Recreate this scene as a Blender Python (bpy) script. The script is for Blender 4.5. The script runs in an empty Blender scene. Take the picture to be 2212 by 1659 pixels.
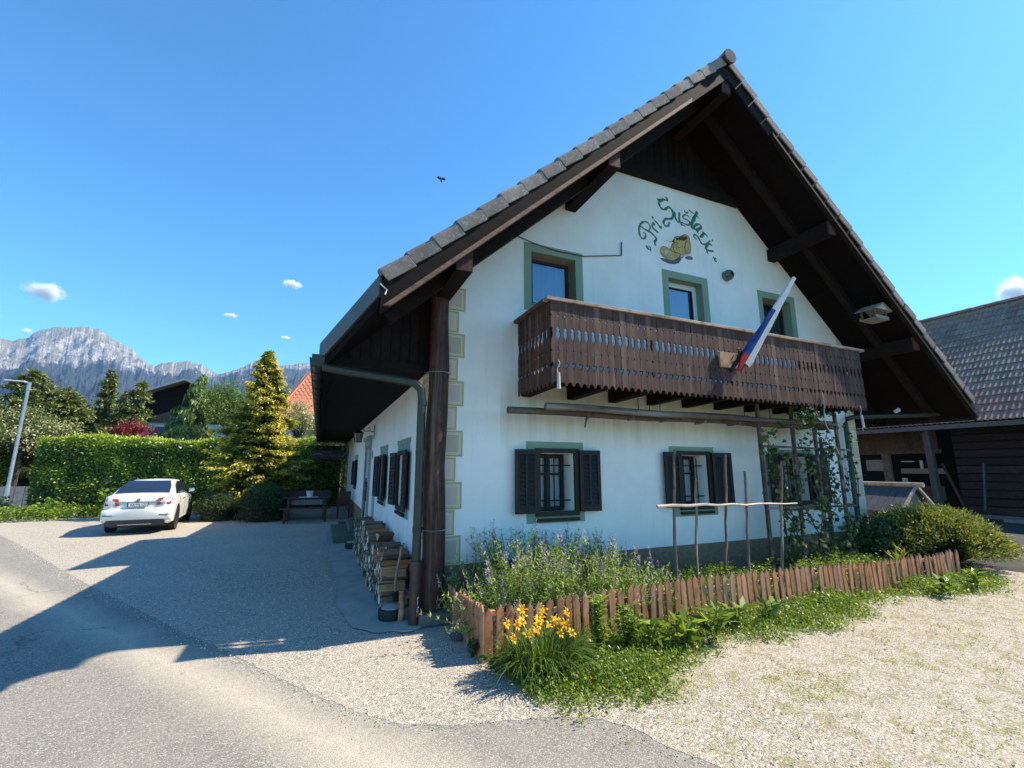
import bpy, math, random
import numpy as np
from mathutils import Vector, Matrix, Euler
random.seed(7); RG = np.random.default_rng(7)
SC = bpy.context.scene; COL = SC.collection

# ---------------------------------------------------------------- camera
def camera_axes():
    f = 961.0
    vl = np.array([688-1106, -(1011-829.5), f]); vr = np.array([3396-1106, -(1013-829.5), f])
    X = vr/np.linalg.norm(vr); Y = vl-(vl@X)*X; Y /= np.linalg.norm(Y); Z = np.cross(X, Y)
    if Z[1] < 0: Z = -Z
    return np.stack([X, Y, Z], 0)
CR = camera_axes()
cd = bpy.data.cameras.new("camera"); cam = bpy.data.objects.new("camera", cd); COL.objects.link(cam)
CAM = Vector((-1.4625, -5.6645, 1.72))
cam.matrix_world = Matrix(((CR[0,0], CR[0,1], -CR[0,2], CAM.x), (CR[1,0], CR[1,1], -CR[1,2], CAM.y),
                           (CR[2,0], CR[2,1], -CR[2,2], CAM.z), (0, 0, 0, 1)))
cd.sensor_width = 36; cd.lens = 961/2212*36; cd.clip_start = 0.05; cd.clip_end = 30000
SC.camera = cam
# ---------------------------------------------------------------- light
SUN = Vector((.92, -.17, 1.0)).normalized()
w = bpy.data.worlds.new("World"); SC.world = w; w.use_nodes = True
nt = w.node_tree; nt.nodes.clear()
sk = nt.nodes.new('ShaderNodeTexSky'); sk.sky_type = 'NISHITA'; sk.sun_disc = False
sk.sun_elevation = math.asin(SUN.z); sk.sun_rotation = math.atan2(SUN.x, SUN.y)
sk.air_density = 1.0; sk.dust_density = 0.3; sk.ozone_density = 3.0; sk.altitude = 600
bg = nt.nodes.new('ShaderNodeBackground'); bg.inputs[1].default_value = 0.15
wo = nt.nodes.new('ShaderNodeOutputWorld')
hsv = nt.nodes.new('ShaderNodeHueSaturation'); hsv.inputs['Saturation'].default_value = 1.12
tint = nt.nodes.new('ShaderNodeMix'); tint.data_type = 'RGBA'; tint.blend_type = 'MULTIPLY'; tint.inputs[0].default_value = 1; tint.inputs[7].default_value = (.43, .76, .85, 1)
nt.links.new(sk.outputs[0], hsv.inputs['Color']); nt.links.new(hsv.outputs[0], tint.inputs[6]); nt.links.new(tint.outputs[2], bg.inputs[0]); nt.links.new(bg.outputs[0], wo.inputs[0])
sl = bpy.data.lights.new("sun", 'SUN'); sl.energy = 4.5; sl.angle = math.radians(.53); sl.color = (1, .875, .72)
so = bpy.data.objects.new("sun", sl); COL.objects.link(so); so.rotation_euler = SUN.to_track_quat('Z', 'Y').to_euler()
SC.view_settings.view_transform = 'Standard'; SC.view_settings.look = 'None'
SC.view_settings.exposure = 1.22; SC.view_settings.gamma = 1; SC.view_settings.use_curve_mapping = False
SC.cycles.max_bounces = 8; SC.cycles.diffuse_bounces = 4; SC.cycles.transparent_max_bounces = 12
SC.cycles.volume_bounces = 3

# ---------------------------------------------------------------- helpers
def tag(o, label=None, cat=None, group=None, kind=None):
    if label: o['label'] = label
    if cat: o['category'] = cat
    if group: o['group'] = group
    if kind: o['kind'] = kind
    return o
def empty(name, loc=(0,0,0), rz=0, label=None, cat=None, group=None, parent=None):
    o = bpy.data.objects.new(name, None); o.empty_display_size = .2; COL.objects.link(o)
    o.location = loc; o.rotation_euler = (0, 0, rz)
    if parent: o.parent = parent
    return tag(o, label, cat, group)
def inst(o, parent=None, loc=None, rot=None, scale=None):
    c = o.copy(); COL.objects.link(c)
    c.parent = parent
    if loc is not None: c.location = loc
    if rot is not None: c.rotation_euler = rot
    if scale is not None: c.scale = scale
    return c
def copy_tree(o, loc=None, rz=None, parent=None):
    c = o.copy(); COL.objects.link(c)
    if parent: c.parent = parent
    if loc is not None: c.location = loc
    if rz is not None: c.rotation_euler = (0, 0, rz)
    for ch in list(o.children): copy_tree(ch, parent=c)
    return c
class MB:
    """collects shapes, builds ONE mesh object"""
    def __init__(s): s.v = []; s.f = []; s.m = []; s.mi = 0
    def add(s, vs, fs):
        b = len(s.v); s.v += [tuple(p) for p in vs]; s.f += [tuple(i+b for i in f) for f in fs]; s.m += [s.mi]*len(fs); return s
    def box(s, x0, x1, y0, y1, z0, z1, M=None):
        vs = [(x0,y0,z0),(x1,y0,z0),(x1,y1,z0),(x0,y1,z0),(x0,y0,z1),(x1,y0,z1),(x1,y1,z1),(x0,y1,z1)]
        if M is not None: vs = [M @ Vector(p) for p in vs]
        return s.add(vs, [(3,2,1,0),(4,5,6,7),(0,1,5,4),(1,2,6,5),(2,3,7,6),(3,0,4,7)])
    def beam(s, a, b, w, h, up=(0,0,1)):
        a = Vector(a); b = Vector(b); d = (b-a); L = d.length; d.normalize()
        r = d.cross(Vector(up)); r.normalize(); u = r.cross(d)
        M = Matrix(((r.x,d.x,u.x,a.x),(r.y,d.y,u.y,a.y),(r.z,d.z,u.z,a.z),(0,0,0,1)))
        return s.box(-w/2, w/2, 0, L, -h/2, h/2, M)
    def tube(s, pts, r, n=8, cap=True, jit=0):
        pts = [Vector(p) for p in pts]; rs = r if isinstance(r, (list, tuple)) else [r]*len(pts)
        b = []; 
        for i, p in enumerate(pts):
            d = (pts[min(i+1, len(pts)-1)]-pts[max(i-1, 0)]).normalized()
            a = Vector((0,0,1)) if abs(d.z) < .9 else Vector((1,0,0))
            u = d.cross(a).normalized(); q = d.cross(u)
            for k in range(n):
                t = 2*math.pi*k/n; rr = rs[i]*(1+random.uniform(-jit, jit))
                b.append(p+u*math.cos(t)*rr+q*math.sin(t)*rr)
        fs = [(i*n+k, i*n+(k+1)%n, (i+1)*n+(k+1)%n, (i+1)*n+k) for i in range(len(pts)-1) for k in range(n)]
        if cap: fs += [tuple(range(n))[::-1], tuple((len(pts)-1)*n+k for k in range(n))]
        return s.add(b, fs)
    def lathe(s, prof, c=(0,0,0), n=16):
        c = Vector(c); vs = []
        for r, z in prof:
            for k in range(n): vs.append(c+Vector((r*math.cos(2*math.pi*k/n), r*math.sin(2*math.pi*k/n), z)))
        fs = [(i*n+k, i*n+(k+1)%n, (i+1)*n+(k+1)%n, (i+1)*n+k) for i in range(len(prof)-1) for k in range(n)]
        return s.add(vs, fs)
    def prism(s, poly, d, T):
        """poly 2D, extruded by d; T maps (a,b,c)->world"""
        n = len(poly); vs = [T(a, b, 0) for a, b in poly]+[T(a, b, d) for a, b in poly]
        return s.add(vs, [tuple(range(n))[::-1], tuple(range(n, 2*n))]+[(i, (i+1)%n, n+(i+1)%n, n+i) for i in range(n)])
    def quad(s, a, b, c, d): return s.add([a,b,c,d], [(0,1,2,3)])
    def build(s, name, mats, parent=None, smooth=False, kind=None, label=None, off=None):
        me = bpy.data.meshes.new(name)
        o = off if off is not None else (parent_loc(parent) if parent else Vector((0,0,0)))
        me.from_pydata([(p[0]-o[0], p[1]-o[1], p[2]-o[2]) for p in s.v], [], s.f)
        if not isinstance(mats, (list, tuple)): mats = [mats]
        for m in mats: me.materials.append(m)
        if len(mats) > 1: me.polygons.foreach_set('material_index', s.m)
        if smooth:
            me.polygons.foreach_set('use_smooth', [True]*len(me.polygons))
            try: me.set_sharp_from_angle(angle=math.radians(50))
            except Exception: pass
        me.update(); ob = bpy.data.objects.new(name, me); COL.objects.link(ob)
        if parent: ob.parent = parent
        return tag(ob, label, None, None, kind)
def parent_loc(p):
    l = Vector((0,0,0))
    while p: l += p.location; p = p.parent
    return l
LOCAL = Vector((0,0,0))
def bevel(o, w=.01, seg=2):
    m = o.modifiers.new('bevel', 'BEVEL'); m.width = w; m.segments = seg; m.limit_method = 'ANGLE'; return o
def add_rnd(me, vals, name='rnd'):
    a = me.attributes.new(name, 'FLOAT', 'POINT'); a.data.foreach_set('value', np.asarray(vals, dtype=np.float32))
def np_mesh(name, V, F, mat, parent=None, kind=None, rnd=None, smooth=False):
    """V (n,3) world, F (m,k) ints"""
    me = bpy.data.meshes.new(name); V = np.asarray(V, dtype=np.float32); F = np.asarray(F, dtype=np.int32)
    if parent: V = V-np.array(parent_loc(parent), dtype=np.float32)
    k = F.shape[1]
    me.vertices.add(len(V)); me.vertices.foreach_set('co', V.ravel())
    me.loops.add(F.size); me.loops.foreach_set('vertex_index', F.ravel())
    me.polygons.add(len(F)); me.polygons.foreach_set('loop_start', np.arange(0, F.size, k, dtype=np.int32))
    me.polygons.foreach_set('loop_total', np.full(len(F), k, dtype=np.int32))
    if smooth: me.polygons.foreach_set('use_smooth', np.ones(len(F), dtype=bool))
    me.update(calc_edges=True)
    if rnd is not None: add_rnd(me, rnd)
    for m in (mat if isinstance(mat, (list, tuple)) else [mat]): me.materials.append(m)
    ob = bpy.data.objects.new(name, me); COL.objects.link(ob)
    if parent: ob.parent = parent
    return tag(ob, None, None, None, kind)

# ---------------------------------------------------------------- materials
class NT:
    def __init__(s, name):
        s.mat = bpy.data.materials.new(name); s.mat.use_nodes = True; s.t = s.mat.node_tree; s.t.nodes.clear()
        s.out = s.n('OutputMaterial'); 
    def n(s, typ, **kw):
        nd = s.t.nodes.new('ShaderNode'+typ)
        for k, v in kw.items(): setattr(nd, k, v)
        return nd
    def l(s, a, b): s.t.links.new(a, b)
    def coord(s, scale=(1,1,1), rnd=False, obj='Object'):
        tc = s.n('TexCoord'); mp = s.n('Mapping'); mp.inputs['Scale'].default_value = scale
        s.l(tc.outputs[obj], mp.inputs['Vector'])
        if rnd:
            oi = s.n('ObjectInfo'); mu = s.n('Math', operation='MULTIPLY'); mu.inputs[1].default_value = 37.3
            s.l(oi.outputs['Random'], mu.inputs[0]); cx = s.n('CombineXYZ')
            for i in range(3): s.l(mu.outputs[0], cx.inputs[i])
            s.l(cx.outputs[0], mp.inputs['Location'])
        return mp.outputs[0]
    def noise(s, vec, scale, detail=6, rough=.6):
        nn = s.n('TexNoise'); nn.inputs['Scale'].default_value = scale; nn.inputs['Detail'].default_value = detail
        nn.inputs['Roughness'].default_value = rough; s.l(vec, nn.inputs['Vector']); return nn.outputs['Fac']
    def ramp(s, fac, stops, interp='LINEAR'):
        r = s.n('ValToRGB'); e = r.color_ramp.elements; r.color_ramp.interpolation = interp
        while len(e) < len(stops): e.new(.5)
        for i, (p, c) in enumerate(stops): e[i].position = p; e[i].color = (*c, 1) if len(c) == 3 else c
        s.l(fac, r.inputs[0]); return r.outputs[0]
    def math(s, op, a, b=None, clamp=False):
        m = s.n('Math', operation=op); m.use_clamp = clamp
        for i, x in enumerate((a, b)):
            if x is None: continue
            if isinstance(x, (int, float)): m.inputs[i].default_value = x
            else: s.l(x, m.inputs[i])
        return m.outputs[0]
    def mix(s, fac, a, b, mode='MIX'):
        m = s.n('Mix', data_type='RGBA', blend_type=mode)
        for i, x in ((0, fac), (6, a), (7, b)):
            if isinstance(x, (int, float)): m.inputs[i].default_value = x
            elif isinstance(x, tuple): m.inputs[i].default_value = (*x[:3], 1)
            else: s.l(x, m.inputs[i])
        return m.outputs[2]
    def bsdf(s, col, rough=.7, metal=0, spec=.4, bump=None, bstr=.3, bdist=.01):
        b = s.n('BsdfPrincipled'); 
        if isinstance(col, tuple): b.inputs['Base Color'].default_value = (*col[:3], 1)
        else: s.l(col, b.inputs['Base Color'])
        if isinstance(rough, (int, float)): b.inputs['Roughness'].default_value = rough
        else: s.l(rough, b.inputs['Roughness'])
        b.inputs['Metallic'].default_value = metal; b.inputs['Specular IOR Level'].default_value = spec
        if bump is not None:
            bp = s.n('Bump'); bp.inputs['Strength'].default_value = bstr; bp.inputs['Distance'].default_value = bdist
            s.l(bump, bp.inputs['Height']); s.l(bp.outputs[0], b.inputs['Normal'])
        return b
    def done(s, b): s.l(b.outputs[0], s.out.inputs['Surface']); return s.mat
def simple(name, c1, c2=None, scale=8, rough=.7, metal=0, spec=.4, bstr=.25, bdist=.004, rnd=True, stretch=(1,1,1), contrast=(.3,.7), var=.25):
    m = NT(name); v = m.coord(stretch, rnd); f = m.noise(v, scale)
    c2 = c2 or tuple(x*.7 for x in c1)
    col = m.ramp(f, [(contrast[0], c2), (contrast[1], c1)])
    if var:
        oi = m.n('ObjectInfo'); hs = m.n('HueSaturation'); 
        m.l(m.math('ADD', m.math('MULTIPLY', oi.outputs['Random'], 2*var), 1-var), hs.inputs['Value'])
        m.l(col, hs.inputs['Color']); col = hs.outputs[0]
    f2 = m.noise(v, scale*5, 4)
    return m.done(m.bsdf(col, rough, metal, spec, f2, bstr, bdist))
def wood(name, c1, c2, axis='z', rough=.75, wear=None, var=.2, gs=1.0, spec=.3):
    """grain stretched along one axis"""
    st = {'x': (2.5,45,45), 'y': (45,2.5,45), 'z': (45,45,2.5)}[axis]
    m = NT(name); v = m.coord(tuple(q*gs for q in st), True); f = m.noise(v, 1.0, 7, .65)
    col = m.ramp(f, [(.3, c2), (.68, c1)])
    v2 = m.coord((1,1,1), True); k = m.noise(v2, 9, 4, .6)
    col = m.mix(m.ramp(k, [(.5,(0,0,0)), (.75,(1,1,1))]), col, tuple(x*.6 for x in c2))
    if wear:
        wv = m.noise(m.coord(tuple(q*.12*gs for q in st), True), 1.2, 6, .7)
        col = m.mix(m.ramp(wv, [(.52,(0,0,0)), (.66,(1,1,1))]), col, wear)
    oi = m.n('ObjectInfo'); hs = m.n('HueSaturation')
    m.l(m.math('ADD', m.math('MULTIPLY', oi.outputs['Random'], 2*var), 1-var), hs.inputs['Value']); m.l(col, hs.inputs['Color'])
    return m.done(m.bsdf(hs.outputs[0], rough, 0, spec, f, .5, .003))
def leafmat(name, stops, trans=.35, rough=.5, spec=.35, attr='rnd'):
    m = NT(name); at = m.n('Attribute', attribute_name=attr); col = m.ramp(at.outputs['Fac'], stops)
    b = m.bsdf(col, rough, 0, spec); tr = m.n('BsdfTranslucent'); mx = m.n('MixShader'); mx.inputs[0].default_value = trans
    m.l(m.mix(.5, col, m.mix(1.0, col, (1.4,1.25,.4), 'MULTIPLY')), tr.inputs[0])
    m.l(b.outputs[0], mx.inputs[1]); m.l(tr.outputs[0], mx.inputs[2]); m.l(mx.outputs[0], m.out.inputs[0]); return m.mat

def plaster():
    m = NT('white lime plaster'); v = m.coord()
    f = m.noise(v, 1.3, 5); col = m.ramp(f, [(.3, (.78,.765,.73)), (.7, (.90,.885,.85))])
    # rain streaks and yellowish run-off below the balcony, dust near the base
    sx = m.n('SeparateXYZ'); tc = m.n('TexCoord'); m.l(tc.outputs['Object'], sx.inputs[0])
    z = sx.outputs[2]; x = sx.outputs[0]; y = sx.outputs[1]
    band = m.math('MULTIPLY', m.math('SUBTRACT', 1, m.math('ABSOLUTE', m.math('DIVIDE', m.math('SUBTRACT', z, 2.5), .62)), True), 1.0)
    xin = m.math('MULTIPLY', m.math('GREATER_THAN', x, 1.0), m.math('LESS_THAN', x, 7.6))
    st = m.noise(m.coord((3.5, 3.5, .25)), 1.6, 6, .7)
    fac = m.math('MULTIPLY', m.math('MULTIPLY', band, xin), m.ramp(st, [(.32,(.15,.15,.15)), (.75,(1,1,1))]))
    fac = m.math('MULTIPLY', fac, m.math('LESS_THAN', y, .05))
    col = m.mix(m.math('MULTIPLY', fac, .9, True), col, (.46,.40,.25))
    st2 = m.noise(m.coord((7, 7, .35)), 1.5, 7, .75)
    col = m.mix(m.math('MULTIPLY', m.ramp(st2, [(.55,(0,0,0)), (.85,(1,1,1))]), .5), col, (.52,.49,.42))
    low = m.math('SUBTRACT', 1, m.math('DIVIDE', m.math('SUBTRACT', z, .4), .5), True)
    col = m.mix(m.math('MULTIPLY', m.math('MULTIPLY', low, m.noise(v, 6, 5)), .4), col, (.42,.38,.32))
    return m.done(m.bsdf(col, .9, 0, .15, m.math('ADD', m.noise(v, 140, 3), m.math('MULTIPLY', m.noise(v, 9, 5), 1.6)), .35, .004))
M = {}
M['plaster'] = plaster()
M['plinth'] = simple('rough grey brown plinth render', (.29,.20,.135), (.18,.125,.085), 20, .95, bstr=.9, bdist=.012, spec=.1, var=0)
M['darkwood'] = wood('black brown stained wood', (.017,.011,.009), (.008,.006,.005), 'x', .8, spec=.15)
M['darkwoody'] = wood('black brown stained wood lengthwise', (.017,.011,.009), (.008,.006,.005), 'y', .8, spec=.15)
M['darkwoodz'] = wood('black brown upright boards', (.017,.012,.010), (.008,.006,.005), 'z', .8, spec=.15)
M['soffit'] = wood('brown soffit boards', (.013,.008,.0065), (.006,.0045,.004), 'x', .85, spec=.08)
M['balwood'] = wood('weathered brown balcony boards', (.105,.046,.032), (.042,.020,.015), 'z', .7, wear=(.155,.095,.07), var=.22, gs=.8)
M['railwood'] = wood('sun bleached handrail wood', (.52,.40,.30), (.22,.13,.09), 'x', .7, wear=(.62,.55,.46), var=.08, gs=.6)
M['railwoody'] = wood('brown handrail wood', (.16,.08,.05), (.07,.035,.025), 'y', .7, gs=.6)
M['logpost'] = wood('old reddish brown log', (.085,.040,.028), (.022,.012,.010), 'z', .65, wear=(.22,.14,.10), var=0, gs=.45)
M['polewood'] = wood('weathered dark pole', (.16,.115,.095), (.05,.036,.032), 'x', .75, wear=(.30,.27,.25), gs=.4)
M['stick'] = wood('grey brown stick', (.24,.17,.13), (.10,.065,.05), 'z', .8, wear=(.38,.33,.28), gs=.5)
M['peeled'] = wood('peeled pale branch', (.62,.52,.42), (.36,.27,.2), 'x', .7, gs=.5)
M['picket'] = wood('brown stained picket', (.50,.235,.115), (.30,.13,.06), 'z', .7, wear=(.50,.31,.20), var=.16, gs=.6)
M['purlinend'] = wood('cracked red brown beam end', (.10,.045,.035), (.03,.015,.012), 'z', .8)
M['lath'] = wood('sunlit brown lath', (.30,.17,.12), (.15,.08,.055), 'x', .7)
M['green'] = simple('sage green paint', (.27,.35,.255), (.23,.31,.225), 3, .85, var=0, spec=.15, bstr=.15)
M['bluegreen'] = simple('blue green painted trim', (.23,.37,.36), (.13,.24,.23), 9, .85, var=0)
M['doorgreen'] = simple('grey green door paint', (.07,.13,.11), (.05,.10,.08), 6, .5, var=0)
M['stonegreen'] = simple('green painted concrete steps', (.085,.135,.095), (.05,.085,.06), 6, .8, var=0)
M['stone'] = simple('pale grey stone', (.42,.41,.38), (.30,.29,.27), 7, .85, var=.05)
M['gutter'] = simple('dark green brown gutter metal', (.050,.058,.044), (.030,.034,.028), 3, .38, metal=.3, var=0, bstr=.08)
M['gutterteal'] = simple('teal green gutter metal', (.06,.11,.105), (.04,.08,.075), 3, .35, metal=.3, var=0, bstr=.08)
M['rustpipe'] = simple('brown iron standpipe', (.085,.050,.042), (.05,.03,.026), 8, .45, metal=.2, var=0)
M['flash'] = simple('olive sheet metal fascia', (.085,.082,.058), (.065,.062,.045), 2, .42, metal=.2, var=0, bstr=.05)
M['zinc'] = simple('zinc metal', (.42,.44,.46), (.3,.32,.34), 8, .35, metal=.7, var=0)
def tile_mat(name, c1, c2, lichen, var=.22):
    m = NT(name); v = m.coord((1,1,1), True); col = m.ramp(m.noise(v, 6, 6), [(.3, c2), (.7, c1)])
    col = m.mix(m.ramp(m.noise(v, 30, 4), [(.52,(0,0,0)), (.68,(1,1,1))]), col, lichen)
    oi = m.n('ObjectInfo'); hs = m.n('HueSaturation')
    m.l(m.math('ADD', m.math('MULTIPLY', oi.outputs['Random'], 2*var), 1-var), hs.inputs['Value']); m.l(col, hs.inputs['Color'])
    return m.done(m.bsdf(hs.outputs[0], .9, 0, .2, m.noise(v, 90, 4), .6, .004))
M['tile'] = tile_mat('weathered concrete roof tile', (.27,.225,.20), (.17,.14,.125), (.36,.33,.29))
M['tiledark'] = tile_mat('dark ridge end tile', (.10,.085,.08), (.06,.05,.05), (.13,.12,.1))  # darker tile tone, used on the ridge end disc
M['barntile'] = tile_mat('weathered grey barn tile', (.28,.215,.17), (.17,.13,.105), (.36,.31,.25), .2)
M['barntilered'] = tile_mat('reddish barn eave tile', (.34,.20,.16), (.22,.13,.105), (.36,.30,.27), .18)
M['redtile'] = tile_mat('salmon red roof tile', (.62,.23,.13), (.46,.15,.085), (.58,.33,.22), .1)
def glassmat(name, base, refl=.5):
    m = NT(name); b = m.bsdf(base, .03, 0, .5); g = m.n('BsdfGlossy'); g.inputs['Roughness'].default_value = .02
    g.inputs['Color'].default_value = (.85,.92,1,1); tr = m.n('BsdfTransparent'); tr.inputs[0].default_value = (.85,.88,.9,1)
    lw = m.n('LayerWeight'); lw.inputs['Blend'].default_value = refl
    mx = m.n('MixShader'); m.l(lw.outputs['Fresnel'], mx.inputs[0]); m.l(tr.outputs[0], mx.inputs[1]); m.l(g.outputs[0], mx.inputs[2])
    return m.done(mx)
M['glass'] = glassmat('window glass', (.02,.03,.04), .62)
M['glasslow'] = glassmat('lower window glass', (.02,.03,.04), .3)
M['curtain'] = simple('white curtain', (.62,.64,.66), (.42,.45,.48), 14, .9, var=0, stretch=(1,1,.05), bstr=.1)
M['lilac'] = simple('bluish curtain', (.30,.40,.52), (.22,.30,.42), 14, .9, var=0, stretch=(1,1,.05))
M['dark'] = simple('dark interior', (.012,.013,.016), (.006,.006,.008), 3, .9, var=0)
M['whiteframe'] = simple('white window frame', (.74,.75,.76), (.62,.63,.64), 4, .4, var=0, bstr=.03)
M['orangewood'] = wood('varnished pine frame', (.34,.17,.09), (.2,.1,.05), 'x', .5)
M['iron'] = simple('black wrought iron', (.018,.018,.022), (.01,.01,.012), 10, .45, metal=.4, var=0)
M['blackpaint'] = simple('black brown gloss paint', (.020,.014,.012), (.012,.009,.008), 6, .6, var=0, bstr=.1)
M['blacktrunk'] = simple('rough bark', (.10,.075,.06), (.04,.03,.025), 14, .95, bstr=.9, bdist=.02)
M['rope'] = simple('white string', (.6,.58,.52), (.4,.38,.34), 30, .9, var=0)
# ================================================================ SETTING: ground
def ngon_sheet(name, pts, z, mat, kind='structure'):
    from mathutils.geometry import tessellate_polygon
    V = [Vector((x, y, z)) for x, y in pts]; tr = tessellate_polygon([V])
    b = MB(); F = []
    for t in tr:
        n = (V[t[1]]-V[t[0]]).cross(V[t[2]]-V[t[0]]).z
        F.append(tuple(t) if n > 0 else tuple(t)[::-1])
    b.add(V, F); return b.build(name, mat, kind=kind)
def ragged(pts, step=.06, amp=.02, seed=1):
    r = random.Random(seed); out = []
    for i in range(len(pts)-1):
        a = Vector(pts[i]); b = Vector(pts[i+1]); n = max(1, int((b-a).length/step))
        nrm = Vector((-(b-a).y, (b-a).x)).normalized()
        for k in range(n):
            p = a.lerp(b, k/n)+nrm*r.uniform(-amp, amp); out.append((p.x, p.y))
    out.append(pts[-1]); return out
def smooth_line(pts, n=6):
    out = []; P = [Vector(p) for p in pts]
    for i in range(len(P)-1):
        p0, p1, p2, p3 = P[max(i-1,0)], P[i], P[i+1], P[min(i+2,len(P)-1)]
        for k in range(n):
            t = k/n; out.append(tuple(.5*((2*p1)+(-p0+p2)*t+(2*p0-5*p1+4*p2-p3)*t*t+(-p0+3*p1-3*p2+p3)*t**3)))
    out.append(tuple(P[-1])); return out
def gravel_mat():
    m = NT('crushed limestone gravel'); v = m.coord()
    def vor(scale):
        k = m.n('TexVoronoi'); k.inputs['Scale'].default_value = scale; m.l(v, k.inputs['Vector']); return k
    a = vor(75); b = vor(150)
    hs = m.n('SeparateColor'); m.l(a.outputs['Color'], hs.inputs[0])
    hb = m.n('SeparateColor'); m.l(b.outputs['Color'], hb.inputs[0])
    c1 = m.ramp(hs.outputs[0], [(0,(.13,.115,.09)), (.28,(.33,.30,.245)), (.68,(.50,.46,.385)), (1,(.80,.75,.65))])
    c2 = m.ramp(hb.outputs[1], [(0,(.16,.14,.11)), (.5,(.42,.385,.315)), (1,(.74,.69,.59))])
    col = m.mix(m.ramp(m.noise(v, 22, 3), [(.42,(0,0,0)), (.58,(1,1,1))]), c1, c2)
    edge = m.ramp(a.outputs['Distance'], [(.0,(1,1,1)), (.65,(.55,.53,.5))]); col = m.mix(.55, col, edge, 'MULTIPLY')
    big = m.noise(v, .55, 4); col = m.mix(m.math('MULTIPLY', m.ramp(big, [(.42,(0,0,0)), (.66,(1,1,1))]), .4), col, (.46,.40,.33))
    # thin trodden earth and moss patches on the right-hand yard
    sx = m.n('SeparateXYZ'); tc = m.n('TexCoord'); m.l(tc.outputs['Object'], sx.inputs[0])
    right = m.ramp(m.math('MULTIPLY', m.math('SUBTRACT', sx.outputs[0], .2), .8, True), [(0,(0,0,0)), (1,(1,1,1))])
    pt = m.noise(v, 5, 8, .75)
    col = m.mix(m.math('MULTIPLY', m.math('MULTIPLY', m.ramp(pt, [(.50,(0,0,0)), (.60,(1,1,1))]), right), .70), col, (.22,.20,.09))
    h = m.math('ADD', m.math('MULTIPLY', a.outputs['Distance'], -1.0), m.math('MULTIPLY', b.outputs['Distance'], -.4))
    h = m.math('ADD', h, m.math('MULTIPLY', m.noise(v, 3, 4), .6))
    return m.done(m.bsdf(col, .92, 0, .2, h, .8, .007))
def asphalt_mat():
    m = NT('worn grey asphalt'); v = m.coord()
    k = m.n('TexVoronoi'); k.inputs['Scale'].default_value = 150; m.l(v, k.inputs['Vector'])
    hs = m.n('SeparateColor'); m.l(k.outputs['Color'], hs.inputs[0])
    col = m.ramp(hs.outputs[0], [(0,(.13,.125,.105)), (.6,(.225,.215,.185)), (.9,(.33,.31,.265)), (1,(.52,.48,.41))])
    col = m.mix(m.math('MULTIPLY', m.ramp(m.noise(v, 1.1, 6, .7), [(.42,(0,0,0)), (.65,(1,1,1))]), .35), col, (.30,.28,.235))
    # band of pale grit swept along the edge of the lane
    sx = m.n('SeparateXYZ'); tc = m.n('TexCoord'); m.l(tc.outputs['Object'], sx.inputs[0])
    x, y = sx.outputs[0], sx.outputs[1]
    # distance from the line through (-3.9,.9) and (-.2,-3.9)
    d = m.math('ADD', m.math('MULTIPLY', m.math('ADD', x, 2.45), .81), m.math('MULTIPLY', m.math('ADD', y, .55), .585))
    d = m.math('ADD', d, m.math('MULTIPLY', m.math('SUBTRACT', m.noise(v, .9, 4), .5), .45))
    band = m.ramp(m.math('ABSOLUTE', m.math('DIVIDE', d, .38)), [(0,(1,1,1)), (1,(0,0,0))])
    g = m.math('MULTIPLY', m.ramp(m.noise(v, 120, 3, .6), [(.30,(0,0,0)), (.55,(1,1,1))]), m.math('MULTIPLY', band, .9))
    col = m.mix(g, col, (.50,.44,.35))
    ck = m.n('TexVoronoi', feature='DISTANCE_TO_EDGE'); ck.inputs['Scale'].default_value = .42
    wv = m.n('TexNoise'); wv.inputs['Scale'].default_value = 2.2; wv.inputs['Detail'].default_value = 6; m.l(v, wv.inputs['Vector'])
    va = m.n('VectorMath', operation='ADD'); vs_ = m.n('VectorMath', operation='SCALE'); vs_.inputs['Scale'].default_value = .55; m.l(wv.outputs['Color'], vs_.inputs[0]); m.l(v, va.inputs[0]); m.l(vs_.outputs[0], va.inputs[1]); m.l(va.outputs[0], ck.inputs['Vector'])
    crack = m.math('MULTIPLY', m.ramp(ck.outputs['Distance'], [(.0,(1,1,1)), (.007,(0,0,0))]), m.ramp(m.noise(v, .5, 3), [(.52,(0,0,0)), (.60,(1,1,1))]))
    col = m.mix(m.math('MULTIPLY', crack, .7), col, (.05,.048,.042))
    col = m.mix(m.math('MULTIPLY', m.ramp(m.noise(v, 3.2, 7, .75), [(.60,(0,0,0)), (.68,(1,1,1))]), .35), col, (.12,.115,.10))
    h = m.math('ADD', m.math('MULTIPLY', k.outputs['Distance'], -1), m.math('MULTIPLY', m.noise(v, 1.5, 3), .8))
    return m.done(m.bsdf(col, .85, 0, .25, h, .7, .004))
def concrete_mat():
    m = NT('stained concrete apron'); v = m.coord(); col = m.ramp(m.noise(v, 2.2, 8, .7), [(.3,(.27,.26,.235)), (.7,(.43,.41,.375))])
    col = m.mix(m.ramp(m.noise(v, 9, 5), [(.6,(0,0,0)), (.75,(1,1,1))]), col, (.22,.21,.17))
    return m.done(m.bsdf(col, .9, 0, .2, m.noise(v, 60, 5), .5, .004))
def meadow_mat():
    m = NT('meadow'); v = m.coord(); col = m.ramp(m.noise(v, .05, 8, .7), [(.35,(.045,.075,.022)), (.65,(.08,.11,.035))])
    return m.done(m.bsdf(col, .95, 0, .1, m.noise(v, 3, 4), .4, .05))
GRAV = gravel_mat()
ngon_sheet('ground', [(-6100,-390),(6100,-390),(6100,6100),(-6100,6100)], -.03, meadow_mat())
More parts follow.
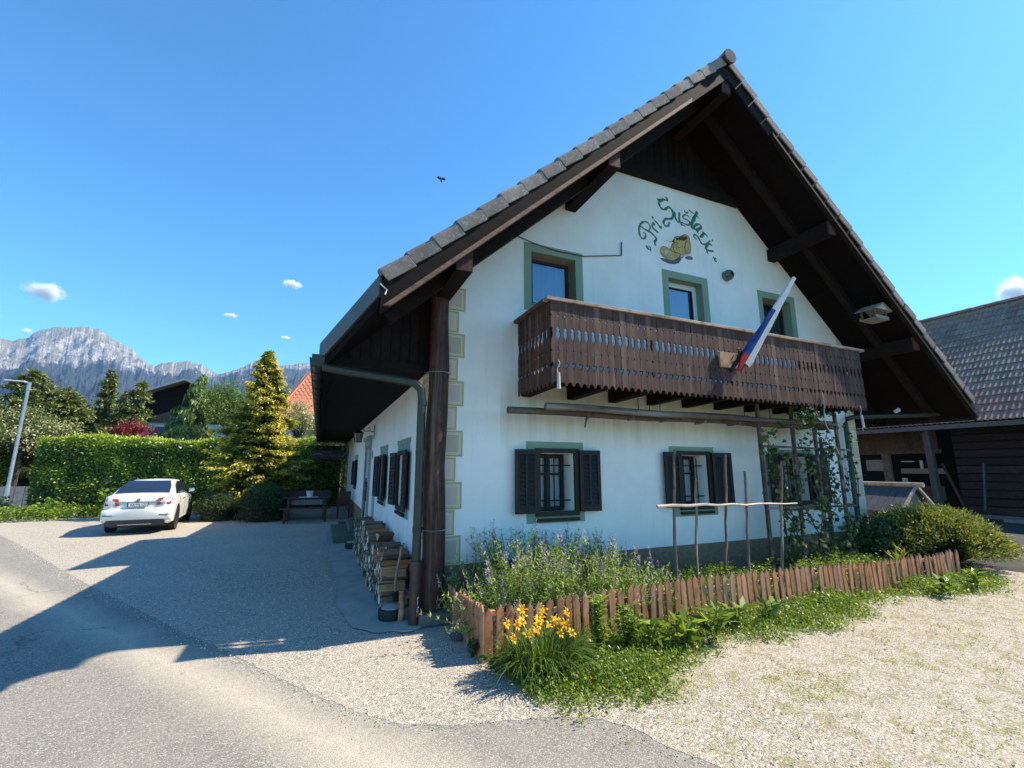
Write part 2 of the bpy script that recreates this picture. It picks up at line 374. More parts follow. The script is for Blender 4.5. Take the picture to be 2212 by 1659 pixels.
EDGE = smooth_line([(-13,17.2),(-9,10.79),(-7.13,7.78),(-4.96,4.13),(-3.66,2.07),(-2.71,.55),(-2.14,-.29),(-1.57,-1.21),(-1.23,-1.71),(-.91,-2.1),(-.71,-2.25),(-.43,-2.37),(-.24,-2.42),(-.01,-2.47),(.27,-2.57),(.49,-2.7),(.65,-2.9),(.70,-3.12),(.84,-3.41),(1.1,-4.2),(1.3,-6),(1.3,-14)], 5)
ngon_sheet('road', [(-40,38),(-15.5,21),(-12,18.5),(-7,12),(-3,6),(0,1),(2.5,-2),(3,-14),(-14,-14),(-40,-14)], -.012, asphalt_mat())
gy = ngon_sheet('gravel_yard', ragged(EDGE, .035, .013, 5)+[(16,-14),(32,-14),(32,24),(-4,24),(-12.6,19.5)], -.010, GRAV)
ngon_sheet('concrete_apron', ragged([(-.30,-.42),(-.75,-.40),(-1.0,-.1),(-1.12,.8),(-1.05,2.2),(-1.15,4),(-1.1,5.8),(-1.3,8.5),(-1.25,17)], .08, .010, 9)+[(-.1,17),(-.1,-.42)], .001, concrete_mat())
ngon_sheet('garden_soil', ragged([(.05,-.12),(.05,-1.45),(2,-1.55),(5,-1.58),(7.95,-1.58),(8.6,-1.5),(9.8,-1.0),(10.0,.0),(8.6,.1)], .1, .03, 4)+[(.05,.1)], .012,
           simple('dark garden soil', (.075,.055,.038), (.035,.026,.018), 14, .95, bstr=.9, bdist=.02, var=0), 'structure')

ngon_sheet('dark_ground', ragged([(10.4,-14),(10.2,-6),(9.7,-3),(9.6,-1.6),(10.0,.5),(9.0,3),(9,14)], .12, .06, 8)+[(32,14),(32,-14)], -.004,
           simple('dark green brown ground', (.045,.050,.034), (.022,.024,.018), 2.5, .95, bstr=.8, bdist=.02, var=0), 'structure')  # darker green brown sheet laid over the yard before the barn

# ================================================================ HOUSE
X0, X1, RX, UA, SLP = -.22, 8.66, 4.33, 8.2, .912       # wall corners, ridge x, underside apex, roof slope
HL = 17.4
def under(x): return UA-SLP*abs(x-RX)
house = empty('farmhouse', (X0, 0, 0), 0, 'white two storey farmhouse with dark timber balcony and steep tiled gable', 'house')
W_up = [(1.27,2.05,4.12,4.97),(3.93,4.72,4.12,5.02),(6.28,7.08,4.12,5.02)]
W_lo = [(1.37,1.92,1.10,1.93),(3.92,4.48,1.10,1.93),(6.30,6.98,1.10,1.93)]
from mathutils.geometry import tessellate_polygon
def holed_wall(name, outer, holes, T, depth, mat):
    loops = [[Vector((a, b, 0)) for a, b in outer]]+[[Vector((a, b, 0)) for a, b in ((h[0],h[2]),(h[0],h[3]),(h[1],h[3]),(h[1],h[2]))] for h in holes]
    flat = [p for l in loops for p in l]; tr = tessellate_polygon(loops); b = MB(); n = len(flat)
    b.add([T(p.x, p.y, 0) for p in flat]+[T(p.x, p.y, depth) for p in flat], [])
    fs = []
    for t in tr:
        nz = (flat[t[1]]-flat[t[0]]).cross(flat[t[2]]-flat[t[0]]).z
        t = tuple(t) if nz > 0 else tuple(t)[::-1]; fs += [t, tuple(i+n for i in t[::-1])]
    k = 0
    for l in loops:
        m_ = len(l); fs += [(k+i, k+n+i, k+n+(i+1)%m_, k+(i+1)%m_) for i in range(m_)]; k += m_
    b.f += fs; b.m += [0]*len(fs)
    return b.build(name, mat, house)
TG = lambda a, z, c: (a, c, z)          # gable: depth into +y
TS = lambda a, z, c: (X0+c, a, z)       # side wall: depth into +x
CUT = 6.95
xa = RX-(UA-CUT)/SLP; xb = RX+(UA-CUT)/SLP
wall_g = holed_wall('gable_wall', [(X0,.0),(X1,.0),(X1,under(X1)),(xb,CUT),(xa,CUT),(X0,under(X0))], W_up+W_lo, TG, .38, M['plaster'])
S_win = [(1.38,1.98,1.10,1.93),(3.78,4.40,1.10,1.93),(11.2,11.8,1.10,1.93)]
holed_wall('side_wall', [(.38,.0),(HL,.0),(HL,3.9),(.38,3.9)], S_win+[(6.75,7.75,.34,2.3)], TS, .38, M['plaster'])
b = MB(); b.box(X0+.0, X0+.38, .001, .379, .0, 3.9); b.build('wall_corner', M['plaster'], house)
b = MB(); b.box(X1-.38, X1, .381, HL, 0, 4.2); b.box(X0, X1, HL, HL+.3, 0, 4); b.build('rear_walls', M['plaster'], house)
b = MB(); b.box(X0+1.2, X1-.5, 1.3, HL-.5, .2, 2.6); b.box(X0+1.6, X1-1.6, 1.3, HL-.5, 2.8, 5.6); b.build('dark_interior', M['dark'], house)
# plinth proud of the wall
b = MB(); b.box(X0-.022, X1+.02, -.022, .0-.001, -.05, .54); b.box(X0-.022, X0-.001, -.001, 6.7, -.05, .54); b.box(X0-.022, X0-.001, 7.8, HL, -.05, .54)
b.build('plinth', M['plinth'], house)
# dark boarding that closes the top of the gable
b = empty('gable_boarding', (0,0,0), parent=house); b.location = (-X0, 0, 0)
bd = MB()
x = xa+.02; i = 0
while x < xb-.02:
    w_ = min(.16, xb-.02-x); bd = MB(); z1 = min(under(x+.0), under(x+w_))
    bd.add([(x,-.035,CUT-.1),(x+w_-.008,-.035,CUT-.1),(x+w_-.008,-.035,under(x+w_)),(x,-.035,under(x)),(x,.03,CUT-.1),(x+w_-.008,.03,CUT-.1),(x+w_-.008,.03,under(x+w_)),(x,.03,under(x))],
           [(0,1,2,3),(0,4,5,1),(1,5,6,2),(0,3,7,4),(7,6,5,4)])
    bd.build('board', M['darkwoodz'], b); x += w_
mb = MB(); mb.box(xa-.1, xb+.1, -.10, .0, CUT-.14, CUT+.02); mb.build('sill_beam', M['darkwood'], house)

# ---- roof body
roof = empty('roof', (0,0,0), parent=house); roof.location = (-X0, 0, 0)
YV = -1.20; XE = 6.02; XL = 5.84     # verge plane, horizontal reach of the eaves from the ridge
TH = .26
def roofpoly(sgn, clip):
    # plan outline of one slope (x offset from ridge, y)
    return [(0,YV),(5.36,YV),(XL,0),(XL,HL+.8),(0,HL+.8)] if clip else [(0,YV),(XE,YV),(XE,HL+.8),(0,HL+.8)]
for sgn, clip in ((-1, True), (1, False)):
    P = roofpoly(sgn, clip); z = lambda d: UA-SLP*d
    n = len(P); b = MB()
    b.add([(RX+sgn*d, y, z(d)) for d, y in P]+[(RX+sgn*d, y, z(d)+TH) for d, y in P], [])
    f = [tuple(range(n)), tuple(range(2*n-1, n-1, -1))]+[(i, n+i, n+(i+1)%n, (i+1)%n) for i in range(n)]
    if sgn > 0: f = [q[::-1] for q in f]
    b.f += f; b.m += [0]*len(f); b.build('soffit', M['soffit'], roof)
    # barge board on the verge
    reach = 5.34 if clip else XE
    b = MB(); T = lambda a, zz, c: (a, YV-.012-c, zz)
    b.prism([(RX+sgn*.0, UA-.09),(RX+sgn*reach, UA-.09-SLP*reach),(RX+sgn*reach, UA+TH-SLP*reach),(RX, UA+TH)] , .03, T)
    b.build('barge_board', M['darkwood'], roof)
    b = MB(); b.prism([(RX+sgn*.9, UA-.09-SLP*.9),(RX+sgn*(reach-.1), UA-.09-SLP*(reach-.1)),(RX+sgn*(reach-.02), UA-.03-SLP*(reach-.02)),(RX+sgn*.9, UA-.03-SLP*.9)], .05, lambda a, zz, c: (a, YV-.044-c, zz))
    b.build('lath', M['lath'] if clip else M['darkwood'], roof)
# rafters on the soffit
for sgn in (-1, 1):
    for y in (-.62,):
        b = MB(); b.beam((RX+sgn*.1, y, UA-.07-SLP*.1), (RX+sgn*(5.2 if sgn<0 else 5.95), y, UA-.07-SLP*(5.2 if sgn<0 else 5.95)), .12, .13); b.build('rafter', M['darkwood'], roof)
# purlins, their ends cracked and red brown
for (x, zt) in ((-.13,None),(1.98,None),(RX,None),(6.66,None),(8.75,None)):
    zc = under(x)-.13 if x != RX else UA-.22
    b = MB(); b.box(x-.095, x+.095, YV+.03 if x not in (-.13,) else YV+.02, .05, zc-.12, zc+.12); p = b.build('purlin', M['darkwoody'], roof)
    b = MB(); b.box(x-.094, x+.094, YV-.0, YV+.024, zc-.119, zc+.119); b.build('beam_end', M['purlinend'], p, off=parent_loc(roof))
# verge tiles : one object each
def verge_mesh(sgn):
    b = MB(); prof = [(-.014,-.082),(-.014,.050),(.018,.082),(.09,.085),(.14,.045),(.27,.03),(.27,.012),(.015,.012),(.008,-.082)]
    L = .372; ca = math.cos(math.atan(SLP)); sa = math.sin(math.atan(SLP))
    T = lambda y, h, c: (sgn*((c-.03)*ca+h*sa), y, -(c-.03)*sa+h*ca+ (.034*(c/L)))
    b.prism(prof if sgn < 0 else prof[::-1], L, T)
    o = b.build('tile', M['tile'], roof, off=LOCAL); bevel(o, .008, 2); return o
for sgn, nn in ((-1, 18), (1, 20)):
    proto = verge_mesh(sgn); k = 0; n_t = 20 if sgn < 0 else 22
    for i in range(n_t):
        d = .10+i*(5.36-.12)/20 if sgn < 0 else .10+i*(XE-.12)/22
        o = proto if i == 0 else inst(proto, roof)
        o.location = (RX+sgn*d+random.uniform(-.004,.004), YV-.062+random.uniform(-.008,.008), UA+TH+.012-SLP*d); o.rotation_euler = (random.uniform(-.02,.02), random.uniform(-.012,.012), random.uniform(-.01,.01))
# field tiles: far too many, one sheet of real waves per slope
for sgn in (-1, 1):
    V = []; F = []; nc = 19; dl = (XL if sgn < 0 else XE)/nc
    for c in range(nc):
        d0, d1 = c*dl, (c+1)*dl+.02
        ys = np.arange(YV+.2 if (sgn > 0 or d1 < 5.3) else YV+.2+(d1-5.2)*1.75, HL+.8, .06); base = len(V)
        for y in ys:
            wv = .018*math.cos(y/.15*2*math.pi)
            V.append((RX+sgn*d0, y, UA+TH+.03+wv-SLP*d0)); V.append((RX+sgn*d1, y, UA+TH+.055+wv-SLP*d1)); V.append((RX+sgn*d1, y, UA+TH+.02+wv-SLP*d1))
        for j in range(len(ys)-1):
            p = base+3*j; q = [(p, p+3, p+4, p+1), (p+1, p+4, p+5, p+2)]
            F += [t[::-1] for t in q] if sgn < 0 else q
    np_mesh('roof_tiles', V, [f for f in F], M['tile'], roof, 'stuff')
# ridge tiles
rt = MB(); n = 10
vs = []; 
for yy, r in ((0,.135),(.44,.115)):
    for k in range(n+1):
        t = math.pi*(k/n)*1.0; vs.append((r*math.cos(t), yy, r*math.sin(t)*1.05))
    for k in range(n+1):
        t = math.pi*(k/n); vs.append(((r-.018)*math.cos(t), yy, (r-.018)*math.sin(t)))
m_ = n+1
fs = [(k, k+1, 2*m_+k+1, 2*m_+k) for k in range(n)]+[(k, m_+k, m_+k+1, k+1) for k in range(n)]
rt.add(vs, fs); r0 = rt.build('ridge_tile', M['tile'], roof, True, off=LOCAL)
for i in range(45):
    o = r0 if i == 0 else inst(r0, roof); o.location = (RX, YV-.12+i*.41, UA+TH-.02+random.uniform(-.004,.004))
b = MB(); b.lathe([(.0,-.0),(.128,0),(.128,.03),(0,.03)], n=20); o = b.build('ridge_end_disc', M['tiledark'], roof, off=LOCAL); o.rotation_euler = (math.pi/2,0,0); o.location = (RX, YV-.115, UA+TH+.0)
# diagonal metal fascia over the clipped corner, closure boards, soffits, eaves
A = Vector((RX-5.34, YV-.02, UA+TH-SLP*5.34+.06)); B_ = Vector((RX-XL-.02, .02, UA+TH-SLP*XL+.06))
b = MB(); nrm = Vector((-(B_-A).y, (B_-A).x, 0)).normalized()*-1
if nrm.x > 0: nrm = -nrm
dn = Vector((0.0, 0, -.22)); o_ = nrm*.03
b.add([A+o_, B_+o_, B_+o_+dn, A+o_+dn, A, B_, B_+dn, A+dn], [(0,1,2,3)[::-1],(4,5,6,7),(0,4,5,1)[::-1],(3,2,6,7)[::-1],(0,3,7,4)[::-1],(1,5,6,2)[::-1]])
b.build('metal_fascia', M['flash'], roof)
b = MB(); b.tube([A+o_*1.5+Vector((.02,-.02,-.1)), A+Vector((.05,-.05,-.16)), A+Vector((.03,-.07,-.22))], .008, 6); b.build('hook', M['zinc'], roof)
SZ = 2.97
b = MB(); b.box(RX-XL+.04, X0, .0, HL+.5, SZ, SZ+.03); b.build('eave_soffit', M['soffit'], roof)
cb = empty('closure_boards', (0,0,0), parent=roof)
x = RX-XL+.06
while x < X0-.01:
    w_ = min(.12, X0-x); b = MB(); z0 = SZ+.06
    b.add([(x,-.01,z0),(x+w_-.006,-.01,z0),(x+w_-.006,-.01,max(z0,under(x+w_))),(x,-.01,max(z0,under(x))),(x,.02,z0),(x+w_-.006,.02,z0),(x+w_-.006,.02,max(z0,under(x+w_))),(x,.02,max(z0,under(x)))],
          [(0,1,2,3),(1,5,6,2),(0,4,5,1),(4,0,3,7)]); b.build('board', M['darkwoodz'], cb, off=parent_loc(roof)); x += w_
b = MB(); b.box(RX-XL+.02, X0, -.04, .0, SZ-.03, SZ+.07); b.build('fascia_board', M['darkwood'], roof)
x = X1
while x < RX+XE-.05:
    w_ = min(.12, RX+XE-.05-x); b = MB(); z0 = under(RX+XE)+.02
    b.add([(x,.3,z0),(x+w_-.006,.3,z0),(x+w_-.006,.3,max(z0,under(x+w_))),(x,.3,max(z0,under(x))),(x,.33,z0),(x+w_-.006,.33,z0),(x+w_-.006,.33,max(z0,under(x+w_))),(x,.33,max(z0,under(x)))],
          [(0,1,2,3),(1,5,6,2),(0,4,5,1),(4,0,3,7)]); b.build('board', M['darkwoodz'], cb, off=parent_loc(roof)); x += w_
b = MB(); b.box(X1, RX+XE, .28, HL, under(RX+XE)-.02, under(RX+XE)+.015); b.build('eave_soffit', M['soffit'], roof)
# dormer on the road side slope
dm = MB(); y0, y1 = 3.8, 7.4
zx = lambda x: 5.62+.55*(x+.0)
dm.add([(.05,y0+.2,4.2),(.05,y0+.2,5.55),(3.2,y0+.2,7.2),(.05,y1-.2,4.2),(.05,y1-.2,5.55),(3.2,y1-.2,7.2)], [(0,2,1),(3,4,5),(0,1,4,3)])
dmo = dm.build('dormer', M['darkwoodz'], roof)
b = MB(); b.add([(-.12,y0,zx(-.12)),(-.12,y1,zx(-.12)),(3.6,y1,zx(3.6)),(3.6,y0,zx(3.6)),(-.12,y0,zx(-.12)+.1),(-.12,y1,zx(-.12)+.1),(3.6,y1,zx(3.6)+.1),(3.6,y0,zx(3.6)+.1)], [(0,1,2,3),(4,7,6,5),(0,4,5,1),(0,3,7,4),(1,5,6,2)])
b.build('dormer_roof', M['tile'], dmo, off=parent_loc(roof))
# gutters
def gutter(name, x, z, y0, y1, r, mat, parent, cap=True):
    b = MB(); n = 9; vs = []
    for yy in (y0, y1):
        for k in range(n+1):
            t = math.pi+math.pi*k/n; vs.append((x+r*math.cos(t), yy, z+r*math.sin(t)))
        for k in range(n+1):
            t = math.pi+math.pi*k/n; vs.append((x+(r-.006)*math.cos(t), yy, z+(r-.006)*math.sin(t)))
    m_ = n+1; fs = []
    for k in range(n): fs += [(k,k+1,2*m_+k+1,2*m_+k)[::-1], (m_+k,m_+k+1,3*m_+k+1,3*m_+k), (k,k+1,m_+k+1,m_+k), (2*m_+k,3*m_+k,3*m_+k+1,2*m_+k+1)]
    b.add(vs, fs)
    b.tube([(x-r-.004,y0,z+.004),(x-r-.004,y1,z+.004)], .011, 6)
    g = b.build(name, mat, parent, True)
    b = MB()
    for yy in np.arange(y0+.55, y1, .62):
        b.tube([(x+(r+.006)*math.cos(t), yy, z+(r+.006)*math.sin(t)) for t in np.linspace(math.pi, 2*math.pi, 9)], .009, 4)
    b.build('gutter_brackets', mat, g, off=parent_loc(parent), kind='stuff')
    if cap:
        b = MB(); b.add([(x+(r+.004)*math.cos(t), y0-.004, z+(r+.004)*math.sin(t)) for t in np.linspace(math.pi, 2*math.pi, 10)], [tuple(range(10))]); b.build('gutter_end', mat, g, off=parent_loc(parent))
    return g
gl = gutter('gutter', RX-XL-.055, 3.00, -.02, HL+.6, .078, M['gutter'], house)
b = MB(); b.box(RX-XL-.12, RX-XL+.02, -.085, -.022, 2.90, 3.04); b.build('rain_hopper', M['gutter'], house)
gr = gutter('gutter', RX+XE+.05, 2.90, YV-.03, HL, .07, M['gutterteal'], house)
b = MB(); b.box(RX+XE-.02, RX+XE+.005, YV, HL+.7, under(RX+XE)-.05, under(RX+XE)+.22); b.build('eave_board', M['darkwoody'], house)
b = MB(); b.tube([(RX-XL+.02,-.05,2.90),(RX-XL+.12,-.10,2.875),(-.62,-.27,2.765),(-.46,-.29,2.74),(-.38,-.30,2.66),(-.365,-.30,2.52),(-.36,-.30,.60)], .052, 12); dp = b.build('downpipe', M['gutter'], house, True)
for (x,y,z) in ((-.36,-.30,2.5),(-.36,-.3,1.9),(-.36,-.3,1.02)):
    b = MB(); b.tube([(x,y,z-.03),(x,y,z+.03)], .058, 12); b.build('pipe_collar', M['gutter'], dp, True, off=parent_loc(house))
b = MB(); b.tube([(-.36,-.30,0),(-.36,-.30,.66)], .064, 14); b.tube([(-.36,-.3,.58),(-.36,-.3,.68)], .07, 14); b.build('standpipe', M['rustpipe'], house, True)
b = MB(); b.tube([(RX+XE+.05,-.75,2.84),(9.8,-.55,2.80),(8.40,-.16,2.74),(8.22,-.12,2.70),(8.16,-.11,2.60),(8.14,-.11,.1)], .045, 12); b.build('downpipe', M['gutter'], house, True)
b = MB(); b.tube([(9.3,-.42,2.86),(9.3,-.5,2.9)], .04, 8); b.build('pipe_cap', M['whiteframe'], house, True)

# ---- quoins: painted block pattern at both corners
def quoin_mat():
    m = NT('painted quoin blocks'); v = m.coord()
    at = m.n('Attribute', attribute_name='rnd'); col = m.ramp(at.outputs['Fac'], [(0,(.26,.18,.05)),(.05,(.62,.52,.31)),(.3,(.76,.68,.52)),(.5,(.50,.41,.31)),(.75,(.66,.54,.40)),(1,(.60,.46,.37))], 'CONSTANT')
    n_ = m.noise(v, 22, 6, .7); col = m.mix(m.math('MULTIPLY', m.ramp(n_, [(.35,(0,0,0)),(.7,(1,1,1))]), .3), col, (.52,.50,.45))
    return m.done(m.bsdf(col, .9, 0, .1))
QM = quoin_mat()
def quoins(T, sgn, ztop, name='painted_quoin'):
    z = .545; k = 0
    while z < ztop:
        wdt = .475 if k % 2 == 0 else .385; h = .345 if k % 2 == 0 else .315
        V = []; F = []; R = []
        def rect(a0, a1, b0, b1, lift, val):
            i = len(V); V.extend([T(a0,b0,lift),T(a1,b0,lift),T(a1,b1,lift),T(a0,b1,lift)]); F.append((i,i+1,i+2,i+3)); R.extend([val]*4)
        rect(.0, wdt, z, z+h-.004, .002, .1)
        rect(.0, wdt-.012, z+.012, z+h-.016, .0026, .01); rect(.0, wdt-.018, z+.018, z+h-.022, .0032, .1)
        rect(.03, wdt-.045, z+.045, z+h-.05, .0038, .35); fill = [.55,.8,1.0,.8][k % 4] if k % 2 == 0 else .35
        rect(.04, wdt-.055, z+.055, z+h-.06, .0044, fill if k % 2 == 0 else .8)
        np_mesh(name, V, F, QM, house, None, R); z += h; k += 1
quoins(lambda a, z, c: (X0+a, -c, z), 1, 4.15)
quoins(lambda a, z, c: (X0-c, a, z), 1, 2.95)
quoins(lambda a, z, c: (X1-a*.62, -c, z), -1, 4.3)
quoins(lambda a, z, c: (X1+c, a, z), -1, 2.7)
# ---- windows.  local wall frame: u along the wall, z up, d outwards
WG = lambda u, d, z: (u, -d, z)
WS = lambda u, d, z: (X0-d, u, z)
def wbox(b, W, u0, u1, d0, d1, z0, z1):
    ps = [W(u,d,z) for u in (u0,u1) for d in (d0,d1) for z in (z0,z1)]
    xs = [p[0] for p in ps]; ys = [p[1] for p in ps]; zs = [p[2] for p in ps]
    return b.box(min(xs),max(xs),min(ys),max(ys),min(zs),max(zs))
def frame_boxes(b, W, u0, u1, z0, z1, t, d0, d1):
    wbox(b,W,u0,u1,d0,d1,z0,z0+t); wbox(b,W,u0,u1,d0,d1,z1-t,z1); wbox(b,W,u0,u0+t,d0,d1,z0+t,z1-t); wbox(b,W,u1-t,u1,d0,d1,z0+t,z1-t)
PH = parent_loc(house)
def piece(name, mat, root, fn, smooth=False):
    b = MB(); fn(b); return b.build(name, mat, root, smooth, off=PH)
def win_root(W, u, z):
    r = bpy.data.objects.new('window', None); COL.objects.link(r); r.parent = house; return r
def upper_window(u0, u1, z0, z1, style, band):
    r = win_root(WG, u0, z0); W = WG
    bu0, bu1, bz0, bz1 = band
    def bandf(b):
        wbox(b,W,bu0,u0,.0005,.006,bz0,bz1); wbox(b,W,u1,bu1,.0005,.006,bz0,bz1); wbox(b,W,u0,u1,.0005,.006,z1,bz1); wbox(b,W,u0,u1,.0005,.006,bz0,z0)
        wbox(b,W,u0-.001,u0+.004,-.16,.004,z0,z1); wbox(b,W,u1-.004,u1+.001,-.16,.004,z0,z1); wbox(b,W,u0,u1,-.16,.004,z1-.004,z1+.001); wbox(b,W,u0,u1,-.16,.03,z0-.001,z0+.012)
    piece('painted_surround', M['green'], r, bandf)
    om = M['whiteframe'] if style == 'white' else M['orangewood']
    piece('window_frame', om, r, lambda b: frame_boxes(b, W, u0+.004, u1-.004, z0+.012, z1-.004, .045, -.20, -.15))
    im = M['whiteframe'] if style == 'white' else M['blackpaint']
    piece('sash', im, r, lambda b: frame_boxes(b, W, u0+.05, u1-.05, z0+.055, z1-.05, .05 if style=='white' else .04, -.19, -.14))
    if style == 'white': piece('seal', M['blackpaint'], r, lambda b: frame_boxes(b, W, u0+.095, u1-.095, z0+.10, z1-.095, .025, -.185, -.15))
    piece('pane', M['glass'], r, lambda b: b.quad(*[W(u,-.17,z) for u, z in ((u0+.08,z0+.08),(u1-.08,z0+.08),(u1-.08,z1-.08),(u0+.08,z1-.08))]))
    def cur(b):
        n = 40
        for i in range(n):
            ua, ub = u0+.05+(u1-u0-.1)*i/n, u0+.05+(u1-u0-.1)*(i+1)/n; d = lambda k: -.29+.018*math.sin(k*1.25)
            b.quad(W(ua,d(i),z0+.03), W(ub,d(i+1),z0+.03), W(ub,d(i+1),z1-.03), W(ua,d(i),z1-.03))
    piece('curtain', M['lilac'], r, cur, True)
    return r
upper_window(*W_up[0], 'wood', (1.15,2.18,4.02,5.10))
upper_window(*W_up[1], 'white', (3.80,4.86,4.02,5.15))
upper_window(*W_up[2], 'wood', (6.16,7.22,4.02,5.15))
def shutter(W, hinge, u_dir, wdt, z0, z1, d0, ang, r):
    """louvred leaf, hinge at u=hinge, opening towards u_dir, angle from the wall"""
    ca, sa = math.cos(ang), math.sin(ang)
    def L(a, d, z): return W(hinge+u_dir*(a*ca-d*sa*0), d0+a*sa+d, z)
    b = MB()
    def bx(a0,a1,da,db,za,zb):
        c = [L(a,d,z) for z in (za,zb) for a,d in ((a0,da),(a1,da),(a1,db),(a0,db))]
        b.add(c, [(0,1,2,3),(7,6,5,4),(0,4,5,1),(1,5,6,2),(2,6,7,3),(3,7,4,0)])
    bx(0,.05,0,.035,z0,z1); bx(wdt-.05,wdt,0,.035,z0,z1); bx(.05,wdt-.05,0,.035,z0,z0+.07); bx(.05,wdt-.05,0,.035,z1-.07,z1)
    bx(wdt/2-.017,wdt/2+.017,.0,.033,z0+.07,z1-.07); bx(.05,wdt-.05,-.001,.004,z0+.06,z1-.06)
    n = 12; step = (z1-z0-.14)/n
    for i in range(n):
        z = z0+.07+i*step
        for a0, a1 in ((.05, wdt/2-.017),(wdt/2+.017, wdt-.05)):
            c = [L(a0,.034,z),L(a1,.034,z),L(a1,.010,z+step*.98),L(a0,.010,z+step*.98),L(a0,.028,z-.0),L(a1,.028,z-.0),L(a1,.004,z+step*.95),L(a0,.004,z+step*.95)]
            b.add(c, [(0,1,2,3),(7,6,5,4),(0,4,5,1),(2,6,7,3)])
    b.build('shutter', M['blackpaint'], r, off=PH)
def lower_window(W, u0, u1, z0, z1, band, sh, ang=(.06,.06), bandmat='green', grille=True):
    r = win_root(W, u0, z0); bu0, bu1, bz0, bz1 = band
    piece('painted_surround', M[bandmat], r, lambda b: (wbox(b,W,bu0,bu1,.0005,.005,z1+.001,bz1), wbox(b,W,bu0,bu1,.0005,.005,bz0,z0-.001), wbox(b,W,bu0,u0,.0005,.005,z0-.001,z1+.001), wbox(b,W,u1,bu1,.0005,.005,z0-.001,z1+.001)))
    if bandmat == 'bluegreen':
        piece('painted_cornice', M['green'], r, lambda b: wbox(b,W,bu0-.05,bu1+.05,.0052,.012,bz1-.05,bz1+.02)); piece('painted_sill', M['green'], r, lambda b: wbox(b,W,bu0-.03,bu1+.03,.0052,.009,bz0-.02,bz0+.03))
    piece('reveal', M['plaster'], r, lambda b: (wbox(b,W,u0-.001,u0+.004,-.30,-.001,z0,z1), wbox(b,W,u1-.004,u1+.001,-.30,-.001,z0,z1), wbox(b,W,u0,u1,-.30,-.001,z0-.001,z0+.012), wbox(b,W,u0,u1,-.30,-.001,z1-.004,z1+.001)))
    t = .065
    piece('window_frame', M['blackpaint'], r, lambda b: (frame_boxes(b, W, u0-t, u1+t, z0-.03, z1+t, t, .006, .045), wbox(b,W,u0-t,u1+t,.006,.05,z0-.10,z0-.06)))
    # inner casement, double sash
    um = (u0+u1)/2
    piece('sash', M['blackpaint'], r, lambda b: (frame_boxes(b, W, u0+.004, u1-.03, z0+.03, z1-.02, .045, -.28, -.24), wbox(b,W,um-.045,um+.02,-.28,-.235,z0+.03,z1-.02), wbox(b,W,u0+.01,u1-.03,-.275,-.24,z0+.52,z0+.55)))
    piece('pane', M['glasslow'], r, lambda b: b.quad(*[W(u,-.262,z) for u, z in ((u0+.02,z0+.04),(u1-.05,z0+.04),(u1-.05,z1-.03),(u0+.02,z1-.03))]))
    def cur(b):
        for (a0,a1) in ((u0+.03,um-.05),(um+.03,u1-.06)):
            n = 14
            for i in range(n):
                ua, ub = a0+(a1-a0)*i/n, a0+(a1-a0)*(i+1)/n; d = lambda k: -.30+.008*math.sin(k*1.7)
                b.quad(W(ua,d(i),z0+.05), W(ub,d(i+1),z0+.05), W(ub,d(i+1),z1-.04), W(ua,d(i),z1-.04))
    piece('curtain', M['curtain'], r, cur, True)
    if grille:
        def gri(b):
            for zz in (z0+.17, z0+.66): b.tube([W(u0-.01,-.09,zz), W(u1+.005,-.09,zz)], .011, 6)
            for uu in (u0+.13, u0+.28, u0+.43): b.tube([W(uu,-.09,z0+.06), W(uu,-.09,z1-.04)], .009, 6)
        piece('iron_grille', M['iron'], r, gri)
    for (s0, s1, dr, an) in ((sh[0], sh[1], -1, ang[0]), (sh[2], sh[3], 1, ang[1])):
        h = s1 if dr < 0 else s0; shutter(W, h, dr, abs(s1-s0), z0+.02, z1+.045, .047, an, r)
    return r
lower_window(WG, *W_lo[0], (1.17,2.09,.98,2.09), (.97,1.305,1.985,2.32))
lower_window(WG, *W_lo[1], (3.70,4.66,.97,2.07), (3.52,3.855,4.545,4.90), (.06,.22))
lower_window(WG, *W_lo[2], (6.13,7.22,.97,2.06), (5.86,6.235,7.045,7.42), (.08,.15))
lower_window(WS, *S_win[0], (1.12,2.24,1.0,2.16), (.98,1.315,2.045,2.40), (.05,.09), 'bluegreen')
lower_window(WS, *S_win[1], (3.52,4.66,1.0,2.16), (3.38,3.715,4.465,4.85), (.06,.09), 'bluegreen')
lower_window(WS, *S_win[2], (10.9,12.1,1.0,2.16), (10.82,11.135,11.865,12.18), (.05,.08), 'bluegreen', False)
# door with stone surround on the road side
dr = win_root(WS, 7, 0)
piece('stone_surround', M['stone'], dr, lambda b: (wbox(b,WS,6.60,6.75,.001,.05,.34,2.30), wbox(b,WS,7.75,7.90,.001,.05,.34,2.30), wbox(b,WS,6.56,7.94,.001,.06,2.30,2.46), wbox(b,WS,6.50,8.0,.001,.10,2.46,2.56), wbox(b,WS,6.60,6.85,.06,.08,2.2,2.30)))
piece('door', M['doorgreen'], dr, lambda b: (wbox(b,WS,6.75,7.75,-.22,-.16,.34,2.30), wbox(b,WS,6.88,7.62,-.16,-.145,.5,1.2), wbox(b,WS,6.88,7.62,-.16,-.145,1.35,2.15)))
piece('door_handle', M['zinc'], dr, lambda b: b.tube([WS(6.85,-.16,1.32),WS(6.85,-.10,1.32),WS(6.97,-.10,1.32)], .011, 6))
dr.name = 'entrance'
piece('meter_box', M['stone'], house, lambda b: wbox(b,WS,5.35,5.75,.0,.02,.45,1.15))
piece('round_plate', M['stone'], house, lambda b: b.tube([WS(6.25,0,2.05),WS(6.25,.02,2.05)], .11, 16))

